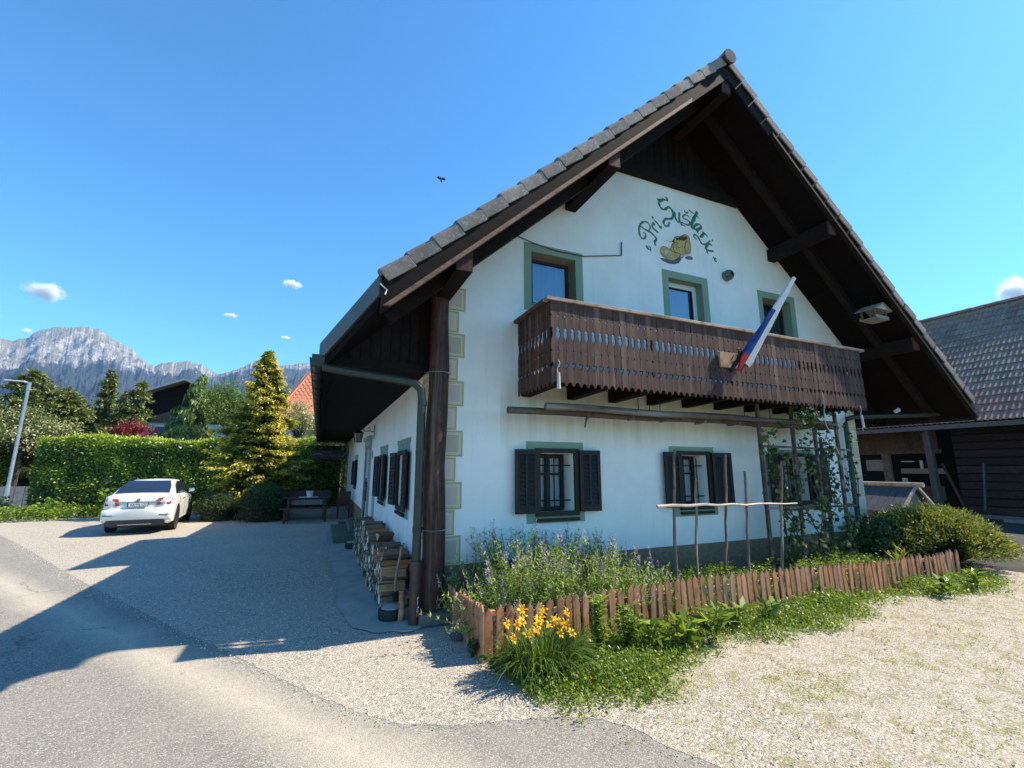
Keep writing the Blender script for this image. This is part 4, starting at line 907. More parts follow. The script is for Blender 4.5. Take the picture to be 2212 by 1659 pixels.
# ================================================================ GARDEN
def picket_fence():
    f = empty('picket_fence', (.04,-1.5,0), 0, 'low brown picket fence round the flower bed in front of the house', 'fence')
    def pk():
        b = MB(); w_ = .074; b.prism([(-w_/2,0),(w_/2,0),(w_/2,.415),(.0,.47),(-w_/2,.415)], .020, lambda a,z,c:(a,c,z)); return bevel(b.build('picket', M['picket'], f, off=LOCAL), .003, 1)
    p = pk(); first = True
    # left run goes away from the camera, front run along the bed
    n = 17; hs = lambda t: .03*math.sin(t*7)
    for i in range(n):
        y = -.34-1.14*i/(n-1); o = p if first else inst(p, f); first = False
        o.location = (.0, y+1.5, -.03+.02*(i/(n-1))); o.rotation_euler = (random.uniform(-.02,.02), random.uniform(-.02,.02), math.pi/2+random.uniform(-.05,.05)); o.scale = (1,1,random.uniform(.94,1.04)*(.90+.12*i/n))
    n = 76; x = .085
    for i in range(n):
        t = i/(n-1); x = .09+7.86*t; y = -1.50-.09*t+.012*math.sin(i*.8)
        o = inst(p, f); o.location = (x-.04, y+1.5, -.02+.065*math.sin(math.pi*min(1,t*1.5))+.0*t); o.rotation_euler = (random.uniform(-.03,.03)-.02, random.uniform(-.03,.03), random.uniform(-.06,.06)); o.scale = (random.uniform(.92,1.05), 1, random.uniform(.95,1.03))
    for z in (.11, .29):
        for k in range(4):
            x0 = .07+k*1.97; b = MB(); b.box(x0, x0+1.966, -1.478-.022*k-.0, -1.455-.022*k, z+.03, z+.075); b.build('rail', M['picket'], f)
        b = MB(); b.box(.066,.088,-1.45,-.34,z-.03,z+.015); b.build('rail', M['picket'], f)
    for k in range(5):
        x = .11+1.95*k; b = MB(); b.box(x, x+.06, -1.455-.022*k+.0, -1.40-.022*k, -.05, .40); b.build('fence_post', M['picket'], f)
picket_fence()
# stick trellis
tr = empty('bean_trellis', (4,-.9,0), 0, 'peeled crossbar tied to thin upright bean sticks in the flower bed', 'trellis')
for (x0, z0, x1, z1) in ((2.84,0,2.98,1.97),(3.20,0,3.32,1.56),(3.70,0,3.93,1.92),(4.17,0,4.27,1.68),(4.80,0,5.08,1.83)):
    b = MB(); k = 8; b.tube([(x0+(x1-x0)*i/k+random.uniform(-.012,.012), -.9+random.uniform(-.008,.008), z0+(z1-z0)*i/k) for i in range(k+1)], [.021-.005*i/k for i in range(k+1)], 7, True, .1); b.build('stick', M['stick'], tr, True)
b = MB(); b.tube([(2.60+2.68*i/10, -.935+random.uniform(-.004,.004), 1.24-.004*i+random.uniform(-.014,.014)) for i in range(11)], [.022-.0012*i for i in range(11)], 7, True, .08); b.build('crossbar', M['peeled'], tr, True)
# pergola poles hung under the balcony
pg = empty('hanging_poles', (4,-.5,2.4), 0, 'two long weathered poles hung on hooks beneath the balcony joists', 'poles')
for (xa_, xb_, y, z, r) in ((.72,7.35,-.42,2.455,.048),(1.16,7.0,-.62,2.50,.050)):
    b = MB(); b.tube([(xa_+(xb_-xa_)*i/9, y, z+.012*math.sin(i*1.7)) for i in range(10)], [r-.001*i for i in range(10)], 10, True, .04); b.build('pole', M['polewood'], pg, True)
for i, (x, s) in enumerate(((2.0,.9),(2.7,.25),(3.3,.3),(4.0,.25),(4.7,.25),(5.3,.25),(5.9,.3),(6.4,.2),(6.9,.2))):
    b = MB(); dx = -.28 if i else -.36
    b.tube([(x,-.30,2.42),(x+dx*.5,-.55,2.40),(x+dx,-.78,2.40 if i else 2.24)], [.017,.016,.013], 7, True, .1); b.build('cross_stick', M['stick'], pg, True)
for x in (2.75,2.95,3.15,4.9,5.25,5.5,6.2):
    b = MB(); b.tube([(x,-.48,2.72),(x,-.48,2.56),(x+.01,-.44,2.44),(x+.02,-.40,2.41)], .006, 5); b.build('hook', M['iron'], pg)
for (x,y,z0,z1) in ((6.05,-1.04,2.95,1.95),(7.02,-1.04,2.78,2.35),(1.13,-1.03,3.02,2.70)):
    b = MB(); pts = [(x+.02*math.sin(k*1.3)+(.25*max(0,k-5)/4 if x==6.05 else 0), y, z0+(z1-z0)*k/9) for k in range(10)]; b.tube(pts, .006, 5)
    if x == 1.13: b.tube([(x,y,2.86),(x,y,2.66)], [.02,.026], 8)
    if x == 7.02: b.tube([(x,y,2.62),(x+.02,y,2.40)], .02, 7)
    tag(b.build('string', M['rope']), {6.05:'long pale string hanging from the balcony over the vine trellis',7.02:'knotted cord hanging from the far right end of the balcony',1.13:'white tassel on a string hanging from the left front hearts of the balcony'}[x], 'string')
# vine trellis
vt = empty('vine_trellis', (6,-.6,0), 0, 'tall dark lath trellis carrying the vine at the right of the gable', 'trellis')
for (x0,x1,z1,w_) in ((5.02,5.05,2.95,.055),(5.78,5.86,2.70,.055),(6.36,6.42,2.72,.05),(6.95,7.02,2.70,.06),(6.52,6.55,2.25,.04)):
    b = MB(); b.beam((x0,-.62,0),(x1,-.60,z1),w_,.04,(0,1,0)); b.build('upright', M['polewood'], vt)
for z in (1.10, 2.06):
    b = MB(); b.beam((4.98,-.66,z+.01),(7.25,-.64,z-.02),.03,.035); b.build('crossbar', M['polewood'], vt)
def vine():
    v = empty('grape_vine', (6,-.62,0), 0, 'climbing vine with scattered leaves on the trellis beside the gable', 'vine')
    b = MB(); pts_all = []
    for k in range(13):
        x = random.uniform(4.95,7.1); z = 0.1; p = Vector((x,-.64,z)); pts = [p.copy()]
        top = random.uniform(1.5, 2.7)
        while p.z < top:
            p = p+Vector((random.uniform(-.13,.13), random.uniform(-.03,.03), random.uniform(.10,.2))); p.y = max(-.80, min(-.52, p.y)); pts.append(p.copy())
        b.tube(pts, [.012-.008*i/len(pts) for i in range(len(pts))], 5); pts_all.append(pts)
        for _ in range(3):
            q = random.choice(pts[2:]); e = q+Vector((random.uniform(-.4,.4), random.uniform(-.1,.05), random.uniform(-.05,.3))); branchlets(b, q, e, .005, .003, .03); pts_all.append([q, q.lerp(e,.5), e])
    b.build('stems', wood('dark vine stem',(.09,.06,.045),(.04,.028,.022),'z',.8,var=0), v, True)
    P = []; 
    for pts in pts_all:
        for i in range(len(pts)*3):
            a = random.choice(pts); P.append((a.x+random.gauss(0,.05), a.y+random.gauss(0,.035), max(.15, a.z+random.gauss(0,.05))))
    for _ in range(110): P.append((random.gauss(6.55,.28), random.gauss(-.66,.05), random.gauss(2.55 if _ % 3 == 0 else 1.9,.28)))
    for _ in range(190): P.append((random.gauss(6.1,.5), random.gauss(-.70,.07), abs(random.gauss(.35,.25))+.1))
    P = np.array(P); n = len(P); rn = RG.random(n)*.85+.1*(P[:,2]<.6)
    leaves('leaves', P, rdir(n,-.4), rdir(n,.8)+np.array([0,-.9,0]), RG.uniform(.05,.095,n), RG.uniform(.05,.085,n), M['vine'], rn, v, None, .3)
    # flowering tips by the balcony
    P = np.array([(random.gauss(5.95,.22), random.gauss(-.80,.05), random.gauss(2.62,.12)) for _ in range(90)])
    leaves('leaves', P, rdir(90), rdir(90)+np.array([0,-.6,0]), RG.uniform(.06,.10,90), RG.uniform(.06,.10,90), M['bushgreen'], RG.random(90)*.7, v, None, .3)
    P = np.array([(c[0]+random.gauss(0,.02), -.90+random.gauss(0,.02), c[1]+random.gauss(0,.02)) for c in ((5.93,2.78),(5.97,2.70),(5.75,2.58),(5.73,2.48),(6.02,2.62)) for _ in range(9)])
    leaves('white_blossom', P, rdir(45), rdir(45)+np.array([0,-.8,0]), .038, .032, M['white'], RG.random(45), v)
vine()
# lavender
def lavender():
    r = empty('lavender_bush', (1.2,-.8,0), 0, 'large grey green lavender bush with lilac spikes behind the fence corner', 'bush')
    tips = []; P = []; D = []; Rn = []; b = MB()
    for k in range(900):
        x = random.uniform(.10, 2.35); y = random.uniform(-1.32,-.18); hmax = .42+.62*math.exp(-((x-.75)/.5)**2)+.50*math.exp(-((x-1.65)/.45)**2)*1.0
        hmax = min(hmax, 1.05)*(.9 if y < -.9 else 1.0)*(.8 if x < .25 else 1)
        h = hmax*random.uniform(.45, 1.0); lx, ly = random.gauss(0,.16)+(x-1.2)*.12, random.gauss(0,.12)+(y+.75)*.2
        pts = [Vector((x+lx*t*t, y+ly*t*t, h*t)) for t in (0,.35,.7,1)]
        b.tube(pts, [.004,.003,.0025,.002], 3, False)
        for t in np.linspace(.12, .97, 13):
            p = Vector((x+lx*t*t, y+ly*t*t, h*t))
            for _ in range(3): P.append(p); d = rdir(1,.9)[0]; D.append(d); Rn.append(min(1, .15+.55*t*random.random()+.25*random.random()))
        if random.random() < .42: tips.append((pts[-1], h))
    b.build('stems', simple('lavender stem',(.16,.19,.09),None,9,.8,var=0), r)
    P = np.array(P); n = len(P); leaves('foliage', P, D, rdir(n), RG.uniform(.035,.07,n), RG.uniform(.010,.017,n), M['lav'], np.array(Rn), r, 'stuff')
    FP = []; FD = []; FR = []
    for tp, h in tips:
        L = random.uniform(.05,.12); q = random.random()
        for k in range(int(L/.006)):
            p = tp+Vector((random.gauss(0,.005), random.gauss(0,.005), k*.009-.02)); FP.append(p); FD.append(rdir(1,.7)[0]); FR.append(np.clip(q*.8+random.uniform(-.1,.2),0,1))
    n = len(FP); leaves('flower_spikes', np.array(FP), FD, rdir(n), RG.uniform(.013,.022,n), RG.uniform(.010,.016,n), M['lavflower'], np.array(FR), r, 'stuff')
lavender()
def sprig(x, y, h, lab, lx=.1):
    r = empty('lavender_sprig', (x,y,0), 0, lab, 'plant'); b = MB(); pts = [Vector((x-lx*t*t, y, h*t)) for t in (0,.3,.6,1)]; b.tube(pts, .004, 4); b.tube([Vector((x,y,.02)),Vector((x+.08,y,h*.45))], .003, 4); b.build('stem', simple('sprig stem',(.2,.24,.1),None,9,.8,var=0), r)
    FP = [pts[-1]+Vector((random.gauss(0,.007)+k*.0015, random.gauss(0,.007), -k*.006)) for k in range(26)]; n = 26
    leaves('flower_spike', np.array(FP), rdir(n,.3), rdir(n), .022, .016, M['lavflower'], RG.random(n)*.5+.4, r)
    FP = [Vector((x+random.uniform(-.05,.09), y+random.gauss(0,.03), random.uniform(.02,h*.5))) for k in range(40)]
    leaves('leaves', np.array(FP), rdir(40,.5), rdir(40), .05, .012, M['lav'], RG.random(40), r)
sprig(-.02,-.45,.55,'single lavender sprig leaning in front of the stone under the log post', .13)
# daylily
def daylily():
    r = empty('daylily', (.42,-1.98,0), 0, 'orange yellow daylily clump arching in front of the fence corner', 'plant')
    n = 700; a = RG.uniform(0, 2*math.pi, n); rad = RG.random(n)**.5*.24; base = np.stack([.42+rad*np.cos(a)*1.3, -1.93+rad*np.sin(a)*.75, np.zeros(n)], 1)
    la = a+RG.normal(0,.5,n); lm = RG.uniform(.15,.95,n); lean = np.stack([np.cos(la)*lm, np.sin(la)*lm*.85], 1)
    blades('leaves', base, RG.uniform(.34,.58,n), RG.uniform(.010,.018,n), lean, M['lilyleaf'], RG.random(n), r, 'stuff', 6, .95)
    b = MB(); D2W = ((1130,1320),(1095,1357),(1128,1345),(1147,1338),(1140,1372),(1133,1390),(1165,1352),(1190,1352),(1180,1375),(1195,1395),(1163,1398),(1212,1380),(1232,1353),(1103,1400),(1155,1365),(1205,1365),(1120,1372),(1172,1330),(1218,1398),(1112,1338))
    fl_ = []
    for (px_, py_) in D2W:
        # stalk heads stand .38 - .55 m high over the clump
        x = .08+(px_-1090)/140*.62; z = .53-(py_-1310)*.0024; y = -1.93+random.uniform(-.10,.10); fl_.append(Vector((x,y,z)))
        b.tube([Vector((.42+(x-.42)*.35,-1.93,.02)), Vector((.42+(x-.42)*.6, y, z*.6)), Vector((x,y,z-.02))], [.004,.0035,.003], 4)
    b.build('stalks', simple('lily stalk',(.12,.2,.05),None,9,.7,var=0), r)
    for p in fl_:
        ax = Vector((random.uniform(-.6,.6), random.uniform(-1,-.2), random.uniform(.1,.8))).normalized(); u = ax.orthogonal().normalized(); v = ax.cross(u); V = []; F = []; Rn = []
        for k in range(6):
            t = 2*math.pi*k/6+random.uniform(-.1,.1); o = u*math.cos(t)+v*math.sin(t); s = ax.cross(o); w_ = .011 if k % 2 else .007; i = len(V)
            V += [p-ax*.03, p+ax*.012+o*.022+s*w_, p+ax*.012+o*.022-s*w_, p+ax*.016+o*.040+s*w_*.8, p+ax*.016+o*.040-s*w_*.8, p+ax*.0+o*.056]
            F += [(i,i+1,i+2,i+2),(i+1,i+3,i+4,i+2),(i+3,i+5,i+5,i+4)]; Rn += [random.random()]*6
        me = MB(); me.add(V, [tuple(dict.fromkeys(f)) for f in F]); o_ = me.build('flower', M['lilyflower'], r); add_rnd(o_.data, Rn)
daylily()
# tall leafy weed beside the daylily, then other named broad plants
def leafplant(name, x, y, h, n, L, Wd, mat, lab, cat='plant', spread=.12, up=.4, stems=6, rr=(0,1), bend=.25):
    r = empty(name, (x,y,0), 0, lab, cat); b = MB(); P = []; D = []
    for s in range(stems):
        a = random.uniform(0,6.28); e = Vector((x+math.cos(a)*spread*random.random(), y+math.sin(a)*spread*random.random()*.8, h*random.uniform(.6,1))); b.tube([Vector((x+random.gauss(0,.02),y+random.gauss(0,.02),0)), e], [.005,.003], 4)
        for k in range(max(2, n//stems)):
            t = random.uniform(.15,1.0)**.8; P.append(Vector((x,y,0)).lerp(e,t)); q = random.uniform(0,6.28); D.append((math.cos(q), math.sin(q), up+random.uniform(-.4,.4)))
    b.build('stems', M['weed'], r); n = len(P)
    leaves('leaves', np.array(P), D, rdir(n,1.6), RG.uniform(.6,1.1,n)*L, RG.uniform(.7,1.1,n)*Wd, mat, RG.uniform(rr[0],rr[1],n), r, None, bend); return r
leafplant('leafy_weed', 1.02,-1.86,.55,520,.075,.020,M['weed'],'tall bright green leafy weed between the daylily and the fence', spread=.18, up=.7, stems=12, rr=(.5,1))
leafplant('leafy_weed', 1.38,-1.84,.42,460,.075,.026,M['weed'],'bushy light green weed right of the tall weed by the fence', spread=.2, up=.5, stems=10, rr=(.3,.9))
leafplant('leafy_weed', -.02,-1.35,.16,60,.06,.05,M['vine'],'small dark weed clump at the foot of the left fence run', spread=.14, up=.3, stems=8, rr=(0,.5))
leafplant('leafy_weed', .08,-1.74,.15,70,.06,.05,M['vine'],'dark leafy clump below the fence corner', spread=.15, up=.3, stems=8, rr=(0,.5))
bl = [(1.62,-1.92,.30,34,.20,.075,'broad leaved dock plant with pale curled leaves before the fence'),(1.95,-1.95,.26,30,.22,.08,'low dock rosette with wide dark leaves at the weed strip edge'),(2.35,-1.98,.30,36,.24,.075,'large dock clump with long drooping leaves in the weed strip'),
      (2.85,-1.80,.30,22,.20,.07,'upright dock leaves against the middle of the fence'),(3.35,-1.80,.26,18,.18,.065,'yellowish dock plant near the middle of the fence'),(6.6,-2.0,.22,26,.22,.075,'flat silvery leaved weed at the right part of the strip'),(7.35,-2.0,.26,30,.18,.06,'bright green weed tuft near the right fence end')]
for (x,y,h,n,L,Wd,lab) in bl: leafplant('dock_plant', x,y,h,n,L,Wd,M['weed'],lab, spread=.10, up=.9, stems=5, rr=(.2,1), bend=.4)
leafplant('tall_grass_clump', 7.3,-1.15,.46,60,.3,.014,M['grass'],'tuft of tall grass behind the right end of the fence', spread=.16, up=1.6, stems=8, rr=(.4,1))
# weed strip in front of and behind the fence : one mass nobody could count
def weedmass(name, n, fn, hr, wr, lab, kindmat, cat, broad=.5):
    P = []; 
    while len(P) < n:
        x, y, k = fn()
        if RG.random() < k: P.append((x, y, 0.0, k))
    P = np.array(P); m_ = int(n*broad); H = RG.uniform(*hr, n)*(.35+.65*P[:,3]); H = H*(1+(.45*np.exp(-((P[:,1]+1.6)/.2)**2)*(.3+1.2*(np.sin(P[:,0]*3.1)*.5+.5)) if hr[1] < .2 else 0))
    g = blades(name, P[m_:,:3], H[m_:], RG.uniform(*wr, n-m_), RG.normal(0,.55,(n-m_,2)), kindmat, np.clip(RG.random(n-m_)+.45*np.clip(1-P[m_:,3]*1.3,0,1),0,1), None, 'stuff', 3, .7); tag(g, lab, cat)
    Q = np.repeat(P[:m_], 5, 0); z = RG.random(len(Q))*np.repeat(H[:m_], 5); Q[:,2] = z; Q[:,:2] += RG.normal(0,.022,(len(Q),2))
    g2 = leaves(name.replace('grass','leaves') if 'grass' in name else name+'_leaves', Q[:,:3], rdir(len(Q),.5), rdir(len(Q),1.5), RG.uniform(.018,.042,len(Q)), RG.uniform(.010,.022,len(Q)), M['weed'], np.clip(RG.normal(.55,.25,len(Q)),0,1), None, 'stuff'); return g, g2
def strip():
    x = random.uniform(.15, 8.6); edge = -1.86+.13*(x>3.2)-.24*math.exp(-((x-.9)/1.1)**2)-.18*math.sin(x*1.9)-.05*math.sin(x*7)-.12*(x<4); y = random.uniform(-2.75,-1.52)
    k = (1 if y > edge+.15 else max(0, 1-(edge+.15-y)/.62)**2)*(.35+.9*float(fbm2(np.array([x*2.6]),np.array([y*2.6+9]),17,3)[0])); return x, y, k
g1, g2 = weedmass('weed_grass', 19000, strip, (.04,.15), (.005,.010), 'strip of fresh grass and weeds along the foot of the fence', M['grass'], 'grass', .5)
tag(g2, 'small leaved ground cover among the grass in front of the fence', 'ground cover')
def bed():
    x = random.uniform(2.1, 7.6); y = random.uniform(-1.46,-.2); k = .35+.65*(math.sin(x*2.3)*.5+.5)*(1 if y < -.5 else .5); return x, y, k
b1, b2 = weedmass('bed_grass', 11000, bed, (.16,.46), (.006,.012), 'light green self-sown plants filling the bed between fence and wall', M['grass'], 'ground cover', .75)
tag(b2, 'leafy growth behind the fence in front of the plinth', 'ground cover')
for (x,y,h,n,L,lab) in ((2.55,-.75,.50,380,.075,'bushy bright green plant at the right edge of the lavender'),(3.1,-.7,.46,360,.07,'bright green plant round the second bean stick'),(3.8,-.75,.48,360,.07,'bright green plant between the middle bean sticks'),(4.5,-.8,.45,340,.07,'bright green plant below the right end of the crossbar'),(5.3,-.95,.42,300,.07,'leafy green plant at the foot of the vine trellis')):
    leafplant('bed_plant', x,y,h,n,L,.02,M['weed'],lab, spread=.36, up=.6, stems=16, rr=(.35,1))
n = 260; dx = RG.uniform(.3,8.2,n); dy = RG.uniform(-2.25,-1.6,n); dp_ = np.repeat(np.stack([dx,dy,RG.uniform(.05,.12,n)],1),5,0)
tag(leaves('daisies', dp_, rdir(len(dp_),.2), rdir(len(dp_),2), .012, .008, M['white'], RG.random(len(dp_)), None, 'stuff'), 'tiny white daisies scattered in the weed strip', 'flowers')
# dandelion clocks, white bits, single weeds in the gravel
def yard():
    x = random.uniform(.4, 9.5); y = random.uniform(-5.5,-1.9); k = .05+.9*max(0, fbm2(np.array([x*2.]), np.array([y*2.]), 3, 4)[0]-.50)*2.2; k *= 1 if x > 1.2 else .4; return x, y, min(1, k)
P = []
while len(P) < 9000:
    x, y, k = yard()
    if random.random() < k:
        for _ in range(random.randint(2,7)): P.append((x+random.gauss(0,.025), y+random.gauss(0,.025), 0))
P = np.array(P); tag(blades('gravel_weeds', P, RG.uniform(.008,.03,len(P)), .006, RG.normal(0,1.0,(len(P),2)), M['grass'], RG.random(len(P))*.8+.2, None, 'stuff', 2, .6), 'sparse tiny weeds growing through the gravel yard', 'weeds')
# loose stones on the gravel, bigger ones among them
def stones(name, n, fn, s0, s1, lab):
    C = []; 
    while len(C) < n:
        x, y = fn(); C.append((x, y))
    C = np.array(C); ico = np.array([(1,0,0),(-1,0,0),(0,1,0),(0,-1,0),(0,0,1),(0,0,-1)], float); fa = np.array([(0,2,4),(2,1,4),(1,3,4),(3,0,4),(2,0,5),(1,2,5),(3,1,5),(0,3,5)])
    s = (s0+(s1-s0)*RG.random(n)**3)[:,None,None]; V = ico[None]*s*RG.uniform(.55,1.2,(n,6,3)); a = RG.uniform(0,6.28,n); ca, sa = np.cos(a)[:,None], np.sin(a)[:,None]
    X = V[:,:,0]*ca-V[:,:,1]*sa; Y = V[:,:,0]*sa+V[:,:,1]*ca; V = np.stack([X+C[:,0,None], Y+C[:,1,None], V[:,:,2]*.6+s[:,:,0]*.2], 2).reshape(-1,3)
    F = (fa[None]+np.arange(n)[:,None,None]*6).reshape(-1,3)
    m = NT(name+' limestone'); at = m.n('Attribute', attribute_name='rnd'); mt = m.done(m.bsdf(m.ramp(at.outputs['Fac'], [(0,(.30,.28,.25)),(.5,(.56,.53,.48)),(1,(.80,.78,.74))]), .9, 0, .2))
    tag(np_mesh(name, V, F, mt, None, 'stuff', np.repeat(RG.random(n), 6)), lab, 'gravel')
import bisect
ex = sorted((p[1], p[0]) for p in EDGE); eys = [e[0] for e in ex]
def edge_x(y):
    i = min(max(bisect.bisect(eys, y), 1), len(ex)-1); (ya, xa_), (yb, xb_) = ex[i-1], ex[i]; return xa_+(xb_-xa_)*(y-ya)/max(yb-ya, 1e-6)
def near_gravel():
    while True:
        r = random.random()**.6*9+1.6; a = random.uniform(-.9, 1.5); x = CAM.x+r*math.sin(a); y = CAM.y+r*math.cos(a)
        if x > edge_x(y)+.01 and not (-1.15 < x < 9 and -.4 < y) and not (.05 < x < 8.2 and y > -1.6): return x, y
stones('gravel_stones', 15000, near_gravel, .003, .011, 'loose crushed limestone chips lying on the yard')
def near_edge():
    while True:
        y = random.uniform(-3.4, 9); x = edge_x(y)-abs(random.gauss(0,.12)); return x, y
stones('scattered_grit', 2600, near_edge, .003, .010, 'stray limestone grit spilled onto the asphalt edge')
for (x,y,s,lab) in ((.0,-.85,.10,'flat purplish stone beside the left fence run'),(2.58,-1.22,.09,'pale round stone at the lavender edge behind the fence')):
    b = MB(); b.lathe([(0,0),(s,.01),(s*1.05,s*.25),(s*.7,s*.5),(0,s*.55)], (x,y,0), 9); o = b.build('field_stone', M['rock']); tag(o, lab, 'stone')
for (x,y,z,lab) in ((3.05,-1.30,.42,'white dandelion clock standing behind the fence'),(3.75,-1.75,.12,'white dandelion clock in the weeds before the fence')):
    P_ = np.array([x,y,z])+rdir(90)*.004; tag(leaves('dandelion_clock', P_, rdir(90), rdir(90), .028, .004, M['white'], RG.random(90)), lab, 'flower')
# juniper at the right end of the fence
def juniper():
    r = empty('golden_juniper', (9.3,-.5,0), 0, 'wide golden green juniper bush at the right end of the picket fence', 'bush')
    P = []; D = []; Rn = []; b = MB()
    for k in range(600):
        a = random.uniform(0, 2*math.pi); u = random.random()**.5; cx0, cy0 = 9.05, -.85
        ex_ = cx0+math.cos(a)*1.3*u; ey = cy0+math.sin(a)*1.0*u; ez = (1.02*math.sqrt(max(0,1-u*u*.92))+.05)*random.uniform(.82,1.08)*(1-.17*(ex_-8.3)/1.6 if ex_ > 8.3 else 1)
        base = Vector((cx0+math.cos(a)*.2, cy0+math.sin(a)*.2, .05)); tip = Vector((ex_, ey, ez)); mid = base.lerp(tip,.55)+Vector((0,0,.12))
        b.tube([base, mid, tip], [.012,.007,.003], 3, False)
        for j in range(72):
            t = random.uniform(.55,1.0); p = (base.lerp(mid,t/.55) if t < .55 else mid.lerp(tip,(t-.55)/.45))+Vector((random.gauss(0,.05),random.gauss(0,.05),random.gauss(0,.04)))
            P.append(p); d = (tip-mid).normalized()+Vector(rdir(1,.5)[0])*.8; D.append(d); Rn.append(np.clip((t-.55)*1.5+random.gauss(.12,.18),0,1))
    b.build('branches', M['blacktrunk'], r); n = len(P)
    leaves('sprays', np.array(P), D, rdir(n), RG.uniform(.035,.075,n), RG.uniform(.014,.026,n), M['juniper'], np.array(Rn), r, 'stuff', .15)
juniper()
def ivy():
    r = empty('ivy_shrub', (8.0,-.45,0), 0, 'dark glossy ivy shrub with pale leaf glints between trellis and juniper', 'bush')
    n = 2600; u = rdir(n); P = np.array([8.05,-.50,.42])+u*np.array([.62,.42,.50])*RG.uniform(.6,1.05,(n,1)); P[:,2] = np.maximum(P[:,2], .02)
    leaves('leaves', P, rdir(n,-.2)+u*.5, u+rdir(n)*.7, RG.uniform(.04,.075,n), RG.uniform(.03,.055,n), M['box'], RG.random(n), r, 'stuff', .2)
    b = MB()
    for k in range(14): branchlets(b, (8.05,-.45,0), (8.05+random.uniform(-.5,.5), -.45+random.uniform(-.3,.3), random.uniform(.3,.85)), .012, .004, .04)
    b.build('stems', M['blacktrunk'], r)
ivy()

# ================================================================ WOODPILE beside the side wall
lm1 = [wood('split log bark %d' % i, c, tuple(x*.45 for x in c), 'x', .9, wear=w2, var=.25, gs=.5) for i, (c, w2) in enumerate((((.34,.20,.12),(.50,.36,.24)), ((.20,.145,.11),(.36,.29,.22)), ((.42,.22,.11),(.55,.34,.19))))]
def endmat():
    m = NT('cut log end'); v = m.coord((1,1,1), True); k = m.noise(v, 30, 5); col = m.ramp(k, [(.3,(.42,.34,.25)),(.7,(.80,.68,.52))])
    oi = m.n('ObjectInfo'); hs = m.n('HueSaturation'); m.l(m.math('ADD', m.math('MULTIPLY', oi.outputs['Random'], .9), .55), hs.inputs['Value']); m.l(col, hs.inputs['Color']); return m.done(m.bsdf(hs.outputs[0], .9, 0, .15, k, .5, .004))
EM = endmat()
def log_proto(kind, mi):
    b = MB(); L = .35
    if kind == 'round': pr = [(math.cos(t)*random.uniform(.9,1.05), math.sin(t)*random.uniform(.9,1.05)) for t in np.linspace(0, 2*math.pi, 9)[:-1]]
    elif kind == 'half': pr = [(math.cos(t)*random.uniform(.95,1.05), math.sin(t)*.85-.35) for t in np.linspace(0, math.pi, 6)]
    elif kind == 'wedge': pr = [(-.95,-.6),(.95,-.7),(.75,.2),(.1,1.0),(-.1,.95)]
    else: pr = [(-1,-.42),(.95,-.5),(1.05,.3),(-.9,.45)]
    b.prism([(p[0]*.055, p[1]*.055) for p in pr], L, lambda a, z, c: (c-L/2, -a, z)); b.m[0] = 1; b.m[1] = 1
    o = b.build('firewood_log', [lm1[mi], EM], None, off=LOCAL); return o
protos = [log_proto(k, i) for i in range(3) for k in ('round','half','wedge','slab')]
used = set()
def place_log(x, y, z, s, rx, rz=0, label='split firewood log stacked in the woodpile along the side wall', grp='split logs in the woodpile', pi=None, sc=None):
    i = random.randrange(len(protos)) if pi is None else pi
    if i not in used: o = protos[i]; used.add(i)
    else: o = inst(protos[i])
    o.location = (x,y,z); o.rotation_euler = (rx, random.uniform(-.06,.06), rz); o.scale = sc or (random.uniform(.85,1.1), s*random.uniform(.85,1.25), s*random.uniform(.85,1.2)); tag(o, label, 'log', grp); return o
topz = lambda y: .63-.015*abs(y-2)+.07*math.sin(y*2.7)-(.06 if y < .9 else 0)
y = .42; FW = MB(); nlog = 0
while y < 4.9:
    z = .055; zt = topz(y)+random.uniform(-.07,.06)
    while z < zt:
        s = random.uniform(.62,1.08)*(1.35 if random.random() < .12 else 1); xx = -.455+random.uniform(-.06,.03); yy = y+random.uniform(-.03,.03); rx0 = random.uniform(0,6.28); rz0 = random.uniform(-.13,.13)
        if nlog < 285: place_log(xx, yy, z, s, rx0, rz0); nlog += 1
        else:
            pm = random.choice(protos).data; T_ = Matrix.Translation((xx,yy,z)) @ Euler((rx0,0,rz0)).to_matrix().to_4x4() @ Matrix.Diagonal((1,s,s,1)); mi_ = len(FW.f)
            FW.add([T_ @ v_.co for v_ in pm.vertices], [tuple(p_.vertices) for p_ in pm.polygons])
            for q_, p_ in enumerate(pm.polygons): FW.m[mi_+q_] = p_.material_index
        z += .064*s
    y += .094
tag(FW.build('firewood_logs', [lm1[1], EM], None, kind='stuff'), 'far end of the woodpile, small split logs too small to tell apart', 'logs')
for (x,y,z,s,rz,lab) in ((-.44,1.75,.69,1.2,.35,'thick pale grey log lying on top of the woodpile near its middle'),(-.44,3.1,.66,1.1,-.7,'brown round log lying crosswise on the woodpile'),(-.42,.95,.61,1.0,.5,'log on the near top of the woodpile behind the axe handle'),(-.44,4.3,.64,1.0,.6,'log on the far top of the woodpile by the green steps')):
    place_log(x,y,z,s,random.uniform(0,6),rz,lab,None,{1.75:2,3.1:1,.95:6,4.3:10}[y],(.72,s,s))
for i, o in enumerate(protos):
    if i not in used: place_log(-.46, random.uniform(1,4), .5, 1, 0, 0, pi=i)
